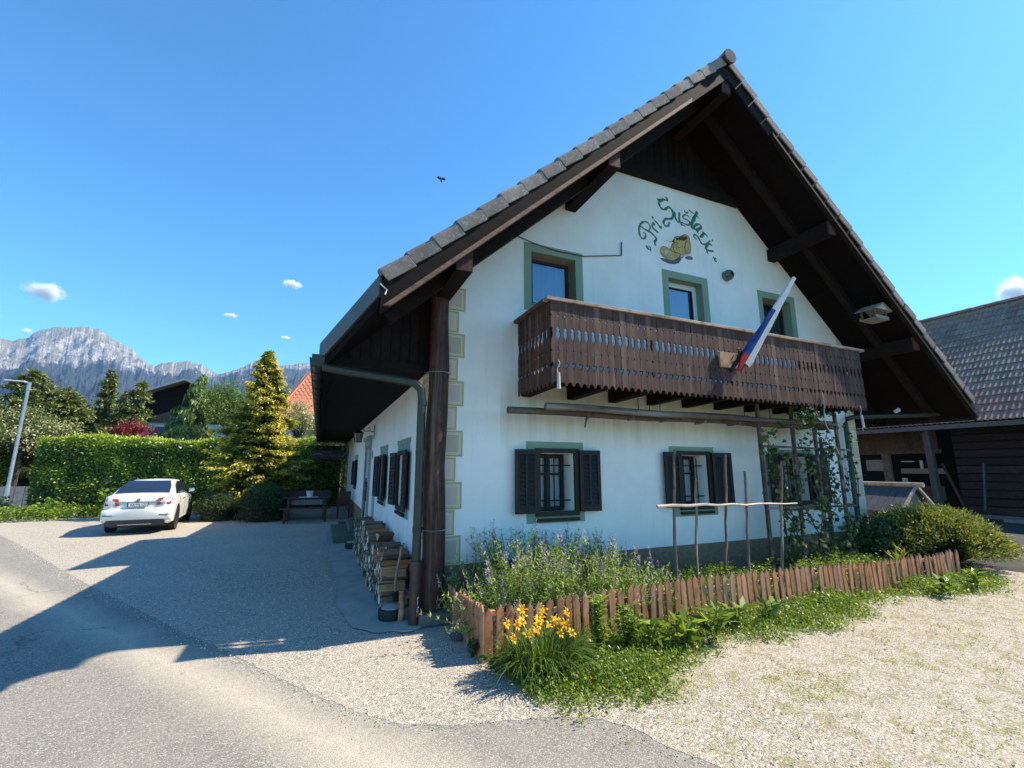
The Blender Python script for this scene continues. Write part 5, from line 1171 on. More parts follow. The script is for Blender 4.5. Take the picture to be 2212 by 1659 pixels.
# chopping block in a tyre, axe, leaning billets, drain cover
cb_ = empty('chopping_block', (-.52,-.02,0), 0, 'pale chopping block set in a black rubber tyre near the downpipe', 'chopping block')
b = MB(); b.lathe([(.10,.0),(.14,.0),(.15,.05),(.148,.10),(.135,.115),(.115,.115),(.11,.10)], (-.56,.05,0), 22); b.build('tyre', simple('black rubber',(.022,.022,.025),None,9,.7,var=0), cb_, True)
b = MB(); b.lathe([(.112,.0),(.112,.125),(.0,.13)], (-.56,.05,0), 20); b.build('block', M['stone'], cb_, True)
cb2 = empty('chopping_block', (-.62,5.05,0), 0, 'smaller pale block in a black tyre between woodpile and green steps', 'chopping block')
b = MB(); b.lathe([(.10,.0),(.145,.0),(.155,.05),(.15,.12),(.13,.13),(.12,.12)], (-.66,5.1,0), 18); b.build('tyre', simple('black rubber b',(.022,.022,.025),None,9,.7,var=0), cb2, True)
b = MB(); b.lathe([(.125,.0),(.125,.14),(.0,.145)], (-.66,5.1,0), 18); b.build('block', M['stone'], cb2, True)
ax = empty('splitting_axe', (-.50,.22,0), 0, 'splitting axe standing head down against the near end of the woodpile', 'axe')
b = MB(); b.tube([(-.50,.16,.22),(-.505,.17,.36),(-.49,.19,.48),(-.455,.23,.64),(-.43,.26,.75),(-.41,.27,.79)], [.018,.017,.015,.015,.018,.016], 8); b.build('handle', wood('ash handle',(.36,.25,.16),(.2,.13,.08),'z',.6,var=0), ax, True)
b = MB(); b.box(-.535,-.47,.10,.22,.155,.26); bevel(b.build('axe_head', M['iron'], ax), .01, 1)
for (x,y,h,r,lab) in ((-.475,-.13,.33,.038,'round log stood on end beside the downpipe foot'),(-.25,-.13,.36,.036,'slim billet standing between downpipe and log post')):
    b = MB(); b.tube([(x,y,0),(x+.01,y+.01,h*.4),(x+.0,y+.02,h)], [r,r*.92,r*.8], 9, True, .06); tag(b.build('standing_log', lm1[2], None, True), lab, 'log')
b = MB(); b.tube([(-.44,-.31,.001),(-.44,-.31,.014)], .17, 28); tag(b.build('drain_cover', M['stone'], None), 'round stone drain cover under the downpipe', 'drain cover')
b = MB(); b.tube([(-.50,4.98,0),(-.49,4.98,.5),(-.47,5.0,1.0),(-.46,5.02,1.5)], [.022,.02,.018,.016], 7, True, .1); b.tube([(-.47,5.0,1.0),(-.46,5.02,1.42)], .035, 6); tag(b.build('grey_stake', M['polewood'], None, True), 'grey wooden stake standing at the far end of the woodpile', 'stake')
# green steps, mat, apron things
st_ = empty('entrance_steps', (-.6,7,0), 0, 'two green painted concrete steps at the side door', 'steps')
b = MB(); b.box(-1.04, X0-.024, 5.9, 8.25, 0, .17); bevel(b.build('lower_step', M['stonegreen'], st_), .01)
b = MB(); b.box(-.66, X0-.024, 6.3, 8.0, .171, .34); bevel(b.build('upper_step', M['stonegreen'], st_), .01)
b = MB(); b.box(-.58,-.26,6.85,7.6,.341,.352); tag(b.build('door_mat', simple('grey door mat',(.09,.09,.09),None,40,.95,var=0)), 'dark grey door mat on the upper green step', 'mat')
b = MB(); b.box(-.75,-.30,9.3,10.3,.004,.02); tag(b.build('door_mat', simple('dark mat',(.05,.05,.055),None,40,.95,var=0)), 'dark rectangular mat on the concrete beyond the steps', 'mat')
# table with benches and a flower pot in the shade at the far end
def table_set():
    tw = wood('dark red brown table wood', (.12,.05,.035),(.05,.024,.018),'x',.6,var=.1)
    cx, cy = -1.75, 11.4
    t = empty('picnic_table', (cx,cy,0), 0, 'dark wooden table standing in the shade before the far hedge', 'table')
    for k in range(5):
        b = MB(); b.box(cx-.75,cx+.75,cy-.35+.142*k,cy-.35+.142*k+.132,.72,.75); b.build('plank', tw, t)
    for sx_ in (-.55,.55):
        for sy_ in (-.26,.26):
            b = MB(); b.box(cx+sx_-.035,cx+sx_+.035,cy+sy_-.035,cy+sy_+.035,0,.72); b.build('leg', tw, t)
    for yy, lab in ((cy-.75,'dark wooden bench in front of the shaded table'),(cy+.85,'dark wooden bench with backrest behind the shaded table')):
        s = empty('garden_bench', (cx,yy,0), 0, lab, 'bench'); b = MB(); b.box(cx-.75,cx+.75,yy-.16,yy+.16,.42,.455); b.build('seat', tw, s)
        for sx_ in (-.6,.6): b = MB(); b.box(cx+sx_-.03,cx+sx_+.03,yy-.13,yy+.13,0,.42); b.build('leg', tw, s)
        if yy > cy: b = MB(); b.box(cx-.75,cx+.75,yy+.17,yy+.2,.5,.92); b.build('backrest', tw, s)
    b = MB(); b.box(cx-.25,cx+.35,cy-.3,cy+.25,.7505,.755); tag(b.build('tablecloth', simple('white cloth',(.7,.7,.7),None,9,.9,var=0)), 'small white cloth on the shaded table', 'tablecloth')
    p = empty('flower_pot', (cx+.08,cy-.05,.756), 0, 'white flower pot on the shaded table', 'flower pot'); b = MB(); b.lathe([(.0,.756),(.08,.756),(.125,.95),(.135,.96),(.115,.96),(.10,.9),(0,.9)], (cx+.08,cy-.05,0), 14); b.build('pot', simple('white pot',(.7,.72,.72),None,9,.5,var=0), p, True)
    n = 160; u = rdir(n,.6); leaves('leaves', np.array([cx+.08,cy-.05,1.0])+u*.10, u, rdir(n), .06, .03, M['box'], RG.random(n), p)
    # plastic white chairs' seats glimpsed beyond
    c = empty('garden_chair', (cx+1.3,cy+.5,0), 0, 'dark garden chair beside the shaded table near the house wall', 'chair'); x = cx+1.2; y = cy+.1
    b = MB(); b.box(x-.22,x+.22,y-.22,y+.22,.42,.45); b.build('seat', tw, c); b = MB(); b.box(x-.22,x+.22,y+.2,y+.23,.45,.9); b.build('backrest', tw, c)
    for sx_ in (-.19,.19):
        for sy_ in (-.19,.19): b = MB(); b.box(x+sx_-.02,x+sx_+.02,y+sy_-.02,y+sy_+.02,0,.42); b.build('leg', tw, c)
    b = MB(); b.box(cx-.5,cx+.5,cy+.35,cy+.65,.47,.62); tag(b.build('white_box', simple('white box',(.40,.42,.44),None,9,.7,var=0)), 'long white box under the shaded table seen between its legs', 'box')
table_set()
# ================================================================ HEDGE, SHRUBS, TREES
def hedge(name, x0, x1, y0, y1, h, n, lab, L=.085, seed=0, hl=None):
    r = empty(name, ((x0+x1)/2,(y0+y1)/2,0), 0, lab, 'hedge'); hf = lambda x: h+.06*np.sin(x*1.3+seed)+.04*np.sin(x*3.1)
    ns = int(n*.52); nt_ = int(n*.28); ne = n-ns-nt_
    xs = RG.uniform(x0, x1, ns); zs = RG.uniform(0, 1, ns)**.85*hf(xs); lump = .16*fbm2(xs*1.3, zs*1.3, 5+seed, 4); P1 = np.stack([xs, y0-lump+RG.exponential(.05,ns)+.05, zs], 1); N1 = np.tile([0,-1,.25], (ns,1))
    xt = RG.uniform(x0, x1, nt_); yt = RG.uniform(y0, y1, nt_); P2 = np.stack([xt, yt, hf(xt)-RG.exponential(.05,nt_)+.07*fbm2(xt*2, yt*2, 9, 3)+RG.exponential(.03,nt_)], 1); N2 = np.tile([0,0,1.], (nt_,1))
    ye = RG.uniform(y0, y1, ne); ze = RG.uniform(0,1,ne)*h; side = RG.random(ne) < .5; P3 = np.stack([np.where(side, x0+.05, x1-.05)+RG.normal(0,.05,ne), ye, ze], 1); N3 = np.where(side[:,None], [-1,0,.2], [1,0,.2])
    P = np.concatenate([P1,P2,P3]); N = np.concatenate([N1,N2,N3]); m_ = len(P)
    base = .05+.75*fbm2(P[:,0]*1.6, P[:,2]*1.6+P[:,1], 21+seed, 4)+RG.normal(0,.19,m_)-.18*(P[:,2] < .9); base[ns:ns+nt_] += .28; base += .25*(P[:,2] > h-.25)  # leaf colour: sunlit top painted lighter, foot painted darker
    d = unit(N*.5+rdir(m_)+np.array([0,0,.25])); leaves('foliage', P, d, N+rdir(m_)*.55, RG.uniform(.7,1.15,m_)*L, RG.uniform(.34,.5,m_)*L, M['laurel'], np.clip(base,0,1), r, 'stuff', .15)
    b = MB(); b.box(x0+.22, x1-.22, y0+.22, y1-.1, 0, h-.25); b.build('opaque_core', simple('dark hedge inside',(.012,.016,.006),(.006,.008,.004),9,.95,var=0), r)  # solid dark box added inside to block light behind the leaves
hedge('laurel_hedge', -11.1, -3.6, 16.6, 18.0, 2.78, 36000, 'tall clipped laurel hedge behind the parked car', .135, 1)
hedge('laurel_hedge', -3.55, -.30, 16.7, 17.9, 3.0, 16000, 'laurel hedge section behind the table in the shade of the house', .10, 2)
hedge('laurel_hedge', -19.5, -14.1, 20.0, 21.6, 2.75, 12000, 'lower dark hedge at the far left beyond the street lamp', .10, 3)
sg = empty('garden_sign', (-1.0,16.7,2.3), 0, 'dark painted farm sign hung on the shaded hedge', 'sign')
b = MB(); b.box(-1.75,-.35,16.52,16.55,2.12,2.52); b.build('board', simple('dark sign board',(.05,.055,.06),None,4,.7,var=0), sg)
def text_part(name, s, loc, size, mat, parent, rot=(math.pi/2,0,0), ext=.002, ax='CENTER'):
    cu = bpy.data.curves.new(name, 'FONT'); cu.body = s; cu.size = size; cu.extrude = ext; cu.align_x = ax; cu.align_y = 'CENTER'
    t = bpy.data.objects.new(name, cu); COL.objects.link(t); me = bpy.data.meshes.new_from_object(t.evaluated_get(bpy.context.evaluated_depsgraph_get())); bpy.data.objects.remove(t)
    o = bpy.data.objects.new(name, me); COL.objects.link(o); me.materials.clear(); me.materials.append(mat); o.parent = parent; o.location = Vector(loc)-parent_loc(parent) if parent else loc; o.rotation_euler = rot; return o
pk = simple('pink sign paint',(.42,.12,.17),None,4,.8,var=0); wp = simple('pale sign paint',(.5,.55,.55),None,4,.8,var=0)
text_part('lettering', 'KMETIJA', (-1.15,16.515,2.42), .13, pk, sg); text_part('lettering', 'URŠA MACOL', (-1.0,16.515,2.27), .15, pk, sg)
b = MB(); b.tube([(-1.72,16.51,2.33),(-1.45,16.51,2.35),(-1.38,16.51,2.34)], .012, 5); b.tube([(-.52,16.51,2.22),(-.42,16.51,2.33),(-.38,16.51,2.40)], .012, 5); b.build('swash', wp, sg)
def ball_shrub(name, x, y, rx, ry, h, n, mat, lab, L=.05, cat='bush', core=True, rr=(0,1)):
    r = empty(name, (x,y,0), 0, lab, cat); u = rdir(n); u[:,2] = np.abs(u[:,2])*1.0-.08; k = 1+.16*(fbm2(u[:,0]*3+9, u[:,1]*3+u[:,2]*3+9, 4, 4)-.5)*2
    P = np.array([x,y,h*.42])+u*np.array([rx,ry,h*.58])*(k*RG.uniform(.86,1.02,n))[:,None]; low = RG.random(n) < .2; P[low,2] = RG.uniform(0,h*.4,low.sum()); P[:,2] = np.maximum(P[:,2], .02)
    leaves('foliage', P, u+rdir(n)*.8, u+rdir(n)*.5, RG.uniform(.7,1.2,n)*L, RG.uniform(.35,.55,n)*L, mat, np.clip(RG.uniform(rr[0],rr[1],n),0,1), r, 'stuff', .15)
    b = MB()
    for _ in range(10): branchlets(b, (x+random.gauss(0,.05),y,0), (x+random.uniform(-.6,.6)*rx, y+random.uniform(-.6,.6)*ry, h*random.uniform(.5,.8)), .02, .006, .03)
    b.build('stems', M['blacktrunk'], r)
    if core:
        b = MB(); b.lathe([(0,.02),(rx*.7,.03),(rx*.8,h*.35),(rx*.6,h*.7),(0,h*.85)], (x,y,0), 12); b.build('opaque_core', simple('dark shrub inside',(.012,.018,.007),None,9,.95,var=0), r)  # solid dark core added behind the leaves, as in the hedges
ball_shrub('round_shrub', -3.05,11.9,.82,.75,1.22,9000,M['box'],'large round dark green shrub at the corner of the shaded gravel',.06)
ball_shrub('round_shrub', -4.45,12.6,.72,.65,1.0,6500,M['box'],'smaller rounded shrub left of the large round shrub',.055, rr=(.2,1))
def cypress():
    x0, y0, H = -3.55, 13.6, 6.25; r = empty('golden_cypress', (x0,y0,0), 0, 'golden tipped cypress tree between the parked car and the house', 'tree')
    b = MB(); b.tube([(x0,y0,0),(x0+.03,y0,2),(x0-.02,y0,4),(x0+.12,y0,H)], [.16,.12,.07,.015], 8, True, .05)
    P = []; D = []; N = []; Rn = []; Ls = []
    for k in range(640):
        t = random.random()**.8; z = .35+t*(H-.45); R_ = 1.55*(1-t)**.80*(1+.16*math.sin(z*4+k))+.08; a = random.uniform(0,2*math.pi); R_ *= random.uniform(.62,1.12)*(1+.22*math.sin(a*3+z*1.7))
        if z < 1.2: R_ *= .80
        c, s = math.cos(a), math.sin(a); o = Vector((x0,y0,z)); tip = o+Vector((c*R_, s*R_, -.04*R_+.20*R_*random.random())); b.tube([o, o.lerp(tip,.6)+Vector((0,0,-.05)), tip], [.018,.010,.004], 3, False)
        ns_ = int(56+84*R_)
        for j in range(ns_):
            u = random.uniform(.35,1.02)**.75; p = o.lerp(tip,u); fan = Vector((-s,c,0))*random.gauss(0,.15*R_*.6+.03); p = p+fan+Vector((0,0,random.gauss(0,.035)))
            P.append(p); dd = Vector((c,s,0))*.8+Vector((-s,c,0))*random.gauss(0,.5)+Vector((0,0,random.gauss(-.15,.35))); D.append(dd); N.append((random.gauss(0,.35),random.gauss(0,.35),1)); g = (u-.35)*1.25+random.gauss(.0,.16)+.12*math.sin(k*1.7)+.10*(z>4.0); Rn.append(np.clip(g,0,1)); Ls.append(random.uniform(.07,.14))
    b.build('trunk', M['blacktrunk'], r); n = len(P); Ls = np.array(Ls)
    leaves('crown', np.array(P), D, N, Ls, Ls*.42, M['gold'], np.array(Rn), r, 'stuff', .2)
cypress()
def conifer(name, x0, y0, H, R0, nb, mat, lab, droop=.1, tops=1, L=.16, dens=60, lean=(0,0), taper=.75, hang=False, zb=.3, cat='tree'):
    r = empty(name, (x0,y0,0), 0, lab, cat); b = MB(); P = []; D = []; N = []; Rn = []
    for tp in range(tops):
        tx = x0+(0 if tops == 1 else (tp-(tops-1)/2)*R0*.8); ty = y0+random.uniform(-.3,.3)*(tops>1); h = H*(1 if tp == 0 or tops == 1 else random.uniform(.66,.92)); lx, ly = lean if tops == 1 else (random.uniform(-.5,.5), 0)
        ax_ = lambda t: Vector((tx+lx*t*t, ty+ly*t*t, h*t))
        b.tube([ax_(t) for t in (0,.3,.6,.85,1)], [.16,.12,.08,.04,.012], 7)
        for k in range(nb):
            t = zb/h+(1-zb/h)*random.random()**.85; o = ax_(t); R_ = (R0*(1-t)**taper+.06)*random.uniform(.6,1.15); a = random.uniform(0,6.283); c, s = math.cos(a), math.sin(a)
            tip = o+Vector((c*R_, s*R_, -droop*R_)); m1 = o.lerp(tip,.55)+Vector((0,0,.13*R_)); b.tube([o,m1,tip], [.02,.012,.004], 3, False)
            for j in range(int(dens*(.3+R_/R0))):
                u = random.uniform(.15,1.02); p = o.lerp(m1,u/.55) if u < .55 else m1.lerp(tip,(u-.55)/.45); p = p+Vector((-s,c,0))*random.gauss(0,.10*R_+.02)
                if hang: p = p+Vector((0,0,-abs(random.gauss(0,.16)))); dd = Vector((random.gauss(0,.22)+c*.2,random.gauss(0,.22)+s*.2,-1)); nn = (c+random.gauss(0,.5),s+random.gauss(0,.5),.3)
                else: dd = Vector((c,s,0))*.7+Vector(rdir(1,.1)[0])*.7; nn = rdir(1,1.2)[0]
                P.append(p); D.append(dd); N.append(nn); Rn.append(np.clip(.2+.5*u+random.gauss(0,.2),0,1))
    b.build('trunk', M['blacktrunk'], r); n = len(P); Ls = RG.uniform(.6,1.2,n)*L
    leaves('crown', np.array(P), D, N, Ls, Ls*(.30 if hang else .34), mat, np.array(Rn), r, 'stuff', .12); return r
conifer('spruce', -12.9, 23.5, 6.1, 2.1, 170, M['spruce'], 'bushy spruce with several leaders behind the hedge, left of the dark gable', .05, 3, .24, 110, taper=.5)
conifer('spruce', -12.2, 24.5, 6.9, 1.0, 170, M['spruce'], 'slender spruce spire rising from the middle of the conifer group', .05, 1, .20, 70, (.1,0))
conifer('spruce', -13.2, 23.2, 6.4, 1.7, 190, M['spruce'], 'leaning spruce top pointing left above the hedge', .0, 1, .22, 80, (-1.4,0), taper=.6)
conifer('spruce', -11.1, 23.8, 6.2, 1.6, 170, M['spruce'], 'small spruce beside the red maple behind the hedge', .0, 1, .20, 75, (.6,0), taper=.6)
conifer('spruce', -17.6, 24.5, 7.1, 2.2, 260, M['spruce'], 'tall blue green conifer at the left edge of the photo', .1, 1, .26, 110, taper=.6)
conifer('weeping_conifer', -8.2, 23.0, 6.8, 2.0, 120, M['weep'], 'weeping conifer with hanging sprays in front of the dark gable', .30, 1, .30, 260, (.6,0), .62, True, .8)
conifer('spruce', -15.1, 27.5, 6.3, 1.3, 110, M['spruce'], 'dark spruce behind the blossoming shrubs at the left', .1, 1, .2, 50)
def broad(name, x0, y0, zc, rx, rz, n, mat, lab, L=.12, rr=(0,1), H=None):
    r = empty(name, (x0,y0,0), 0, lab, 'tree'); b = MB(); b.tube([(x0,y0,0),(x0+.05,y0,zc*.5),(x0,y0,zc)], [.12,.09,.05], 7)
    C = []
    for k in range(26):
        u = rdir(1)[0]*random.random()**.4; c = Vector((x0+u[0]*rx, y0+u[1]*rx*.8, zc+u[2]*rz)); C.append(c); branchlets(b, (x0,y0,zc*.7), c, .03, .008, .08)
    b.build('trunk', M['blacktrunk'], r); ci = RG.integers(0, len(C), n); cc = np.array([tuple(c) for c in C])[ci]; P = cc+RG.normal(0,1,(n,3))*np.array([rx,rx,rz])*.20; cv_ = RG.uniform(-.2,.2,len(C))[ci]
    leaves('crown', P, rdir(n,.1), rdir(n,1.2), RG.uniform(.6,1.2,n)*L, RG.uniform(.4,.6,n)*L, mat, np.clip(RG.uniform(rr[0],rr[1],n)+cv_,0,1), r, 'stuff', .2)
broad('red_maple', -9.6, 20.8, 3.3, .8, .7, 3400, M['maple'], 'dark red Japanese maple above the hedge beside the white wall', .12)
broad('flowering_shrub', -13.6, 21.0, 3.3, 1.7, .9, 9000, M['pale'], 'cream flowering shrub behind the hedge near the street lamp', .12)
broad('flowering_shrub', -16.2, 22.2, 3.7, 1.6, 1.3, 7000, M['pale'], 'pale leaved shrub between the two street lamps', .13, (.0,.8))
broad('green_tree', -19.5, 26.0, 4.6, 2.0, 2.0, 8000, M['bushgreen'], 'green tree behind the lower hedge at the far left', .15)
broad('green_tree', -5.9, 21.0, 5.0, 1.35, 1.15, 6500, M['bushgreen'], 'light green tree between the weeping conifer and the golden cypress', .11, (.3,1))
broad('green_tree', -14.9, 33.0, 4.6, 1.6, 1.3, 5000, M['bushgreen'], 'rounded light green tree behind the dark gabled house', .16, (.3,.9))
broad('flowering_shrub', -2.6, 20.2, 4.3, .95, .8, 2600, M['pale'], 'pale leaved tree in front of the yellow house with the red roof', .11, (.3,1))
broad('green_tree', 11.5, 19.0, 3.5, 3.2, 3.0, 9000, M['bushgreen'], 'green tree in the gap between farmhouse and barn', .16, (0,.6))
# low weeds along the hedge foot
n = 9000; xs = RG.uniform(-13.2,-3.4,n); P = np.stack([xs, 16.3-(xs+3.4)*-.02-RG.random(n)*(1.2+.7*(xs<-9)), RG.random(n)*(.25+.45*fbm2(xs*.9, xs*0, 8, 4))], 1)
tag(leaves('hedge_weeds', P, rdir(n,.4), rdir(n,1), RG.uniform(.06,.13,n), RG.uniform(.04,.08,n), M['weed'], RG.random(n), None, 'stuff'), 'leafy weeds growing along the foot of the laurel hedge', 'weeds')
for (x,y,h,n,lab,m_) in ((-8.6,15.2,1.35,130,'young sapling with large pale leaves in front of the hedge','weed'),(-10.0,15.5,.75,150,'low yellow green shrub at the hedge foot left of the sapling','weed'),(-12.0,17.0,.7,160,'leafy nettles at the foot of the street lamp','weed')):
    leafplant('young_shrub', x,y,h,n,.17,.12,M[m_],lab, spread=.4, up=.2, stems=9, rr=(.55,1))
# grey wooden paling by the lamp
pf_ = empty('grey_paling', (-13.2,20,0), 0, 'short stretch of grey wooden paling behind the street lamp', 'fence')
b = MB(); b.box(-.14,.14,0,.03,0,.95); pl = b.build('plank', wood('grey weathered plank',(.34,.34,.35),(.2,.2,.21),'z',.85), pf_, off=LOCAL); pl.location = (-1.6,.1,0)
for i in range(1, 9): inst(pl, pf_, (-1.6+.31*i, .1-.0*i, 0))

# ================================================================ STREET LAMPS
def lamp(x, y, h, lab, s=1.0):
    r = empty('street_lamp', (x,y,0), 0, lab, 'street lamp', 'street lamps at the left'); b = MB(); b.tube([(x,y,0),(x,y,1.0),(x,y,1.05),(x,y,h-.3)], [.085,.08,.065,.055], 12); b.build('pole', M['zinc'], r, True)
    b = MB(); b.tube([(x,y,h-.32),(x,y,h-.02)], .07, 10); b.beam((x+.06,y,h+.0),(x-.12,y,h+.0),.09,.06); b.build('bracket', M['zinc'], r)
    b = MB(); b.prism([(-.10,-.13),(-.75,-.10),(-.82,0),(-.75,.10),(-.10,.13)], .05, lambda a,c,z:(x+a,y+c,h+.0+z+.03*(-a))); bevel(b.build('luminaire', M['whiteframe'], r), .012)
    b = MB(); b.prism([(-.2,-.09),(-.7,-.08),(-.7,.08),(-.2,.09)], .006, lambda a,c,z:(x+a,y+c,h-.008+z+.03*(-a))); b.build('diffuser', simple('lamp glass',(.3,.3,.3),None,8,.3,var=0), r)
lamp(-12.95, 19.3, 5.25, 'tall galvanised street lamp at the left in front of the hedge')
lamp(-24.5, 32.0, 5.0, 'distant street lamp cut by the left edge of the photo')

# ================================================================ PARKED CAR
def car():
    c = empty('parked_car', (-5.80,9.45,0), .09, 'white hatchback saloon parked on the gravel with its rear to the camera', 'car')
    white = NT('white car paint'); bs = white.bsdf((.74,.74,.71), .25, 0, .5); bs.inputs['Coat Weight'].default_value = .6; white = white.done(bs)
    g = NT('dark tinted car glass'); g = g.done(g.bsdf((.012,.018,.035), .04, 0, .9)); blk = simple('black car plastic',(.02,.02,.022),None,9,.5,var=0); chrome = simple('chrome',(.6,.6,.62),None,9,.15,metal=1,var=0)
    redl = NT('red tail light'); redl = redl.done(redl.bsdf((.42,.01,.02), .1, 0, .7)); wl = NT('clear lamp glass'); wl = wl.done(wl.bsdf((.6,.5,.5), .1, 0, .7)); rub = simple('tyre rubber',(.025,.024,.024),None,9,.8,var=0)
    def loft(b, st, half, close=True):
        rows = []
        for y, prof in st:
            row = [(x, y, z) for x, z in prof]+[(-x, y, z) for x, z in prof[::-1][(1 if prof[-1][0] == 0 else 0):]]; rows.append(row)
        k = len(rows[0]); vs = [p for r_ in rows for p in r_]; fs = [(i*k+j, i*k+j+1, (i+1)*k+j+1, (i+1)*k+j) for i in range(len(rows)-1) for j in range(k-1)]
        fs += [tuple(range(k))[::-1], tuple((len(rows)-1)*k+j for j in range(k))]; return b.add(vs, fs)
    # lower body
    S = [(0.00,.70,.36,.60,.78,.80,.84),(.03,.80,.30,.62,.80,.98,.985),(.12,.87,.27,.62,.84,1.03,1.05),(.45,.905,.22,.62,.86,1.02,1.07),(1.3,.91,.20,.60,.87,.99,1.06),(2.4,.91,.20,.60,.87,.97,1.03),(3.45,.905,.20,.60,.85,.93,1.0),(4.05,.89,.22,.56,.78,.84,.92),(4.45,.84,.26,.50,.66,.74,.80),(4.66,.66,.32,.45,.56,.62,.66)]
    st = []
    for y, w_, zb, z1, z2, z3, zt in S: st.append((y, [(w_*.86,zb),(w_*.97,zb+.06),(w_,z1-.08),(w_*.985,z2),(w_*.95,z3-.02),(w_*.86,z3+.01),(w_*.5,zt),(0,zt+.01)]))
    b = MB(); loft(b, st, .9); o = b.build('body', white, c, True, off=LOCAL)
    # bumper skin with its step
    b = MB(); loft(b, [(-.045,[(.60,.40),(.70,.42),(.74,.56),(.72,.64),(.5,.66),(0,.67)]),(.0,[(.72,.36),(.84,.40),(.87,.56),(.85,.66),(.6,.69),(0,.70)]),(.18,[(.80,.30),(.90,.36),(.915,.56),(.90,.67),(.6,.70),(0,.71)])], .9); b.build('rear_bumper', white, c, True, off=LOCAL)
    # greenhouse
    G = [(.42,[(.80,1.00),(.77,1.045),(.5,1.06),(0,1.07)]),(.85,[(.80,1.0),(.735,1.20),(.5,1.245),(0,1.26)]),(1.28,[(.80,.99),(.66,1.34),(.5,1.395),(0,1.415)]),(1.75,[(.80,.98),(.63,1.39),(.5,1.435),(0,1.455)]),(2.4,[(.80,.97),(.62,1.39),(.5,1.43),(0,1.45)]),(2.75,[(.80,.96),(.62,1.33),(.5,1.38),(0,1.40)]),(3.55,[(.78,.93),(.70,.97),(.5,.99),(0,1.0)])]
    b = MB(); loft(b, G, .8); b.build('cabin', white, c, True, off=LOCAL)
    # glass panels a few millimetres proud
    def panel(name, pts, mat, d=.006):
        V = [Vector(p) for p in pts]; nrm = (V[1]-V[0]).cross(V[2]-V[0]).normalized(); b = MB(); n = len(V); b.add([v+nrm*d for v in V]+[v-nrm*.01 for v in V], [tuple(range(n)), tuple(range(2*n-1,n-1,-1))]+[(i,n+i,n+(i+1)%n,(i+1)%n) for i in range(n)]); return b.build(name, mat, c, off=LOCAL)
    panel('rear_window', [(-.70,.46,1.085),(.70,.46,1.085),(.665,.84,1.252),(.56,1.22,1.395),(-.56,1.22,1.395),(-.665,.84,1.252)], g, .016)
    for s in (1,-1):
        q = [(s*.79,1.05,1.03),(s*.795,3.05,1.00),(s*.655,2.62,1.335),(s*.655,2.2,1.372),(s*.665,1.60,1.365),(s*.70,1.28,1.28)]
        panel('side_window', q if s > 0 else q[::-1], g, .014)
        for yy in (1.62, 2.32):
            b = MB(); b.beam((s*.812,yy,1.0),(s*.675,yy-.02,1.39),.05,.02,(1,0,0)); b.build('pillar', blk, c, off=LOCAL)
        b = MB(); b.prism([(.0,0),(.20,.02),(.22,.10),(.16,.15),(.02,.13)], .09, lambda a,z,k:(s*(.86+a), 3.0+k, .98+z)); bevel(b.build('wing_mirror', chrome, c, off=LOCAL), .02, 2)
        for yy in (1.75, 2.75): b = MB(); b.tube([(s*.905,yy,.86),(s*.925,yy+.03,.865),(s*.925,yy+.15,.865),(s*.905,yy+.18,.86)], .012, 6); b.build('door_handle', chrome, c, off=LOCAL)
        for yy in (1.15,2.15,3.15): b = MB(); b.box(min(s*.908,s*.914),max(s*.908,s*.914),yy,yy+.008,.36,.98); b.build('door_gap', blk, c, off=LOCAL)
        # tail light
        q = [(s*.46,-.012,.78),(s*.80,.02,.79),(s*.86,.14,.80),(s*.86,.16,.93),(s*.78,.045,.955),(s*.50,.0,.94)]
        lt = panel('tail_light', q if s > 0 else q[::-1], redl, .022)
        q = [(s*.56,-.03,.835),(s*.74,-.012,.84),(s*.70,-.005,.905),(s*.60,-.022,.90)]; panel('reversing_light', q if s > 0 else q[::-1], wl, .016)
        b = MB(); b.box(min(s*.58,s*.82),max(s*.58,s*.82),-.052,-.02,.50,.52); b.build('reflector', blk, c, off=LOCAL)
        for yy in (1.0, 3.69):
            w_ = empty('wheel', (s*.80,yy,.325), 0); w_.parent = c
            b = MB(); b.lathe([(.21,-.11),(.30,-.11),(.325,-.085),(.325,.085),(.30,.11),(.21,.11)], (0,0,0), 26); t = b.build('tyre', rub, w_, True, off=LOCAL); t.rotation_euler = (0,math.pi/2,0)
            b = MB(); b.lathe([(.0,.05),(.06,.06),(.07,.03),(.19,.05),(.215,.105),(.215,-.1),(0,-.1)], (0,0,0), 20); t = b.build('rim', chrome, w_, True, off=LOCAL); t.rotation_euler = (0,s*math.pi/2,0)
            b = MB(); b.tube([(s*.88,yy,.36),(s*.913,yy,.36)], .375, 26); b.build('wheel_arch', blk, c, off=LOCAL)
    b = MB(); b.prism([(-.70,.24),(.70,.24),(.76,.33),(.70,.385),(-.70,.385),(-.76,.33)], .05, lambda a,z,k:(a,-.058+k,z)); b.build('diffuser', blk, c, off=LOCAL)
    b = MB(); b.box(-.42,.42,-.066,-.04,.262,.278); b.build('chrome_strip', chrome, c, off=LOCAL)
    b = MB(); b.prism([(-.46,.83),(.46,.83),(.60,.87),(-.60,.87)], .012, lambda a,z,k:(a,-.012+k-.006,z)); b.build('lid_crease', simple('grey shade paint',(.3,.31,.32),None,9,.4,var=0), c, off=LOCAL)
    b = MB(); b.box(-.262,.262,-.052,-.018,.735,.85); b.build('plate_holder', blk, c, off=LOCAL)
    pl_ = MB(); pl_.box(-.25,.25,-.058,-.053,.745,.84); pl = pl_.build('number_plate', simple('white number plate',(.75,.76,.76),None,9,.4,var=0), c, off=LOCAL)
    text_part('lettering', 'KK•HJ-123', (.03,-.0590,.7925), .092, blk, pl, ext=.0005); pl.children[0].location = (.03,-.0595,.7925)
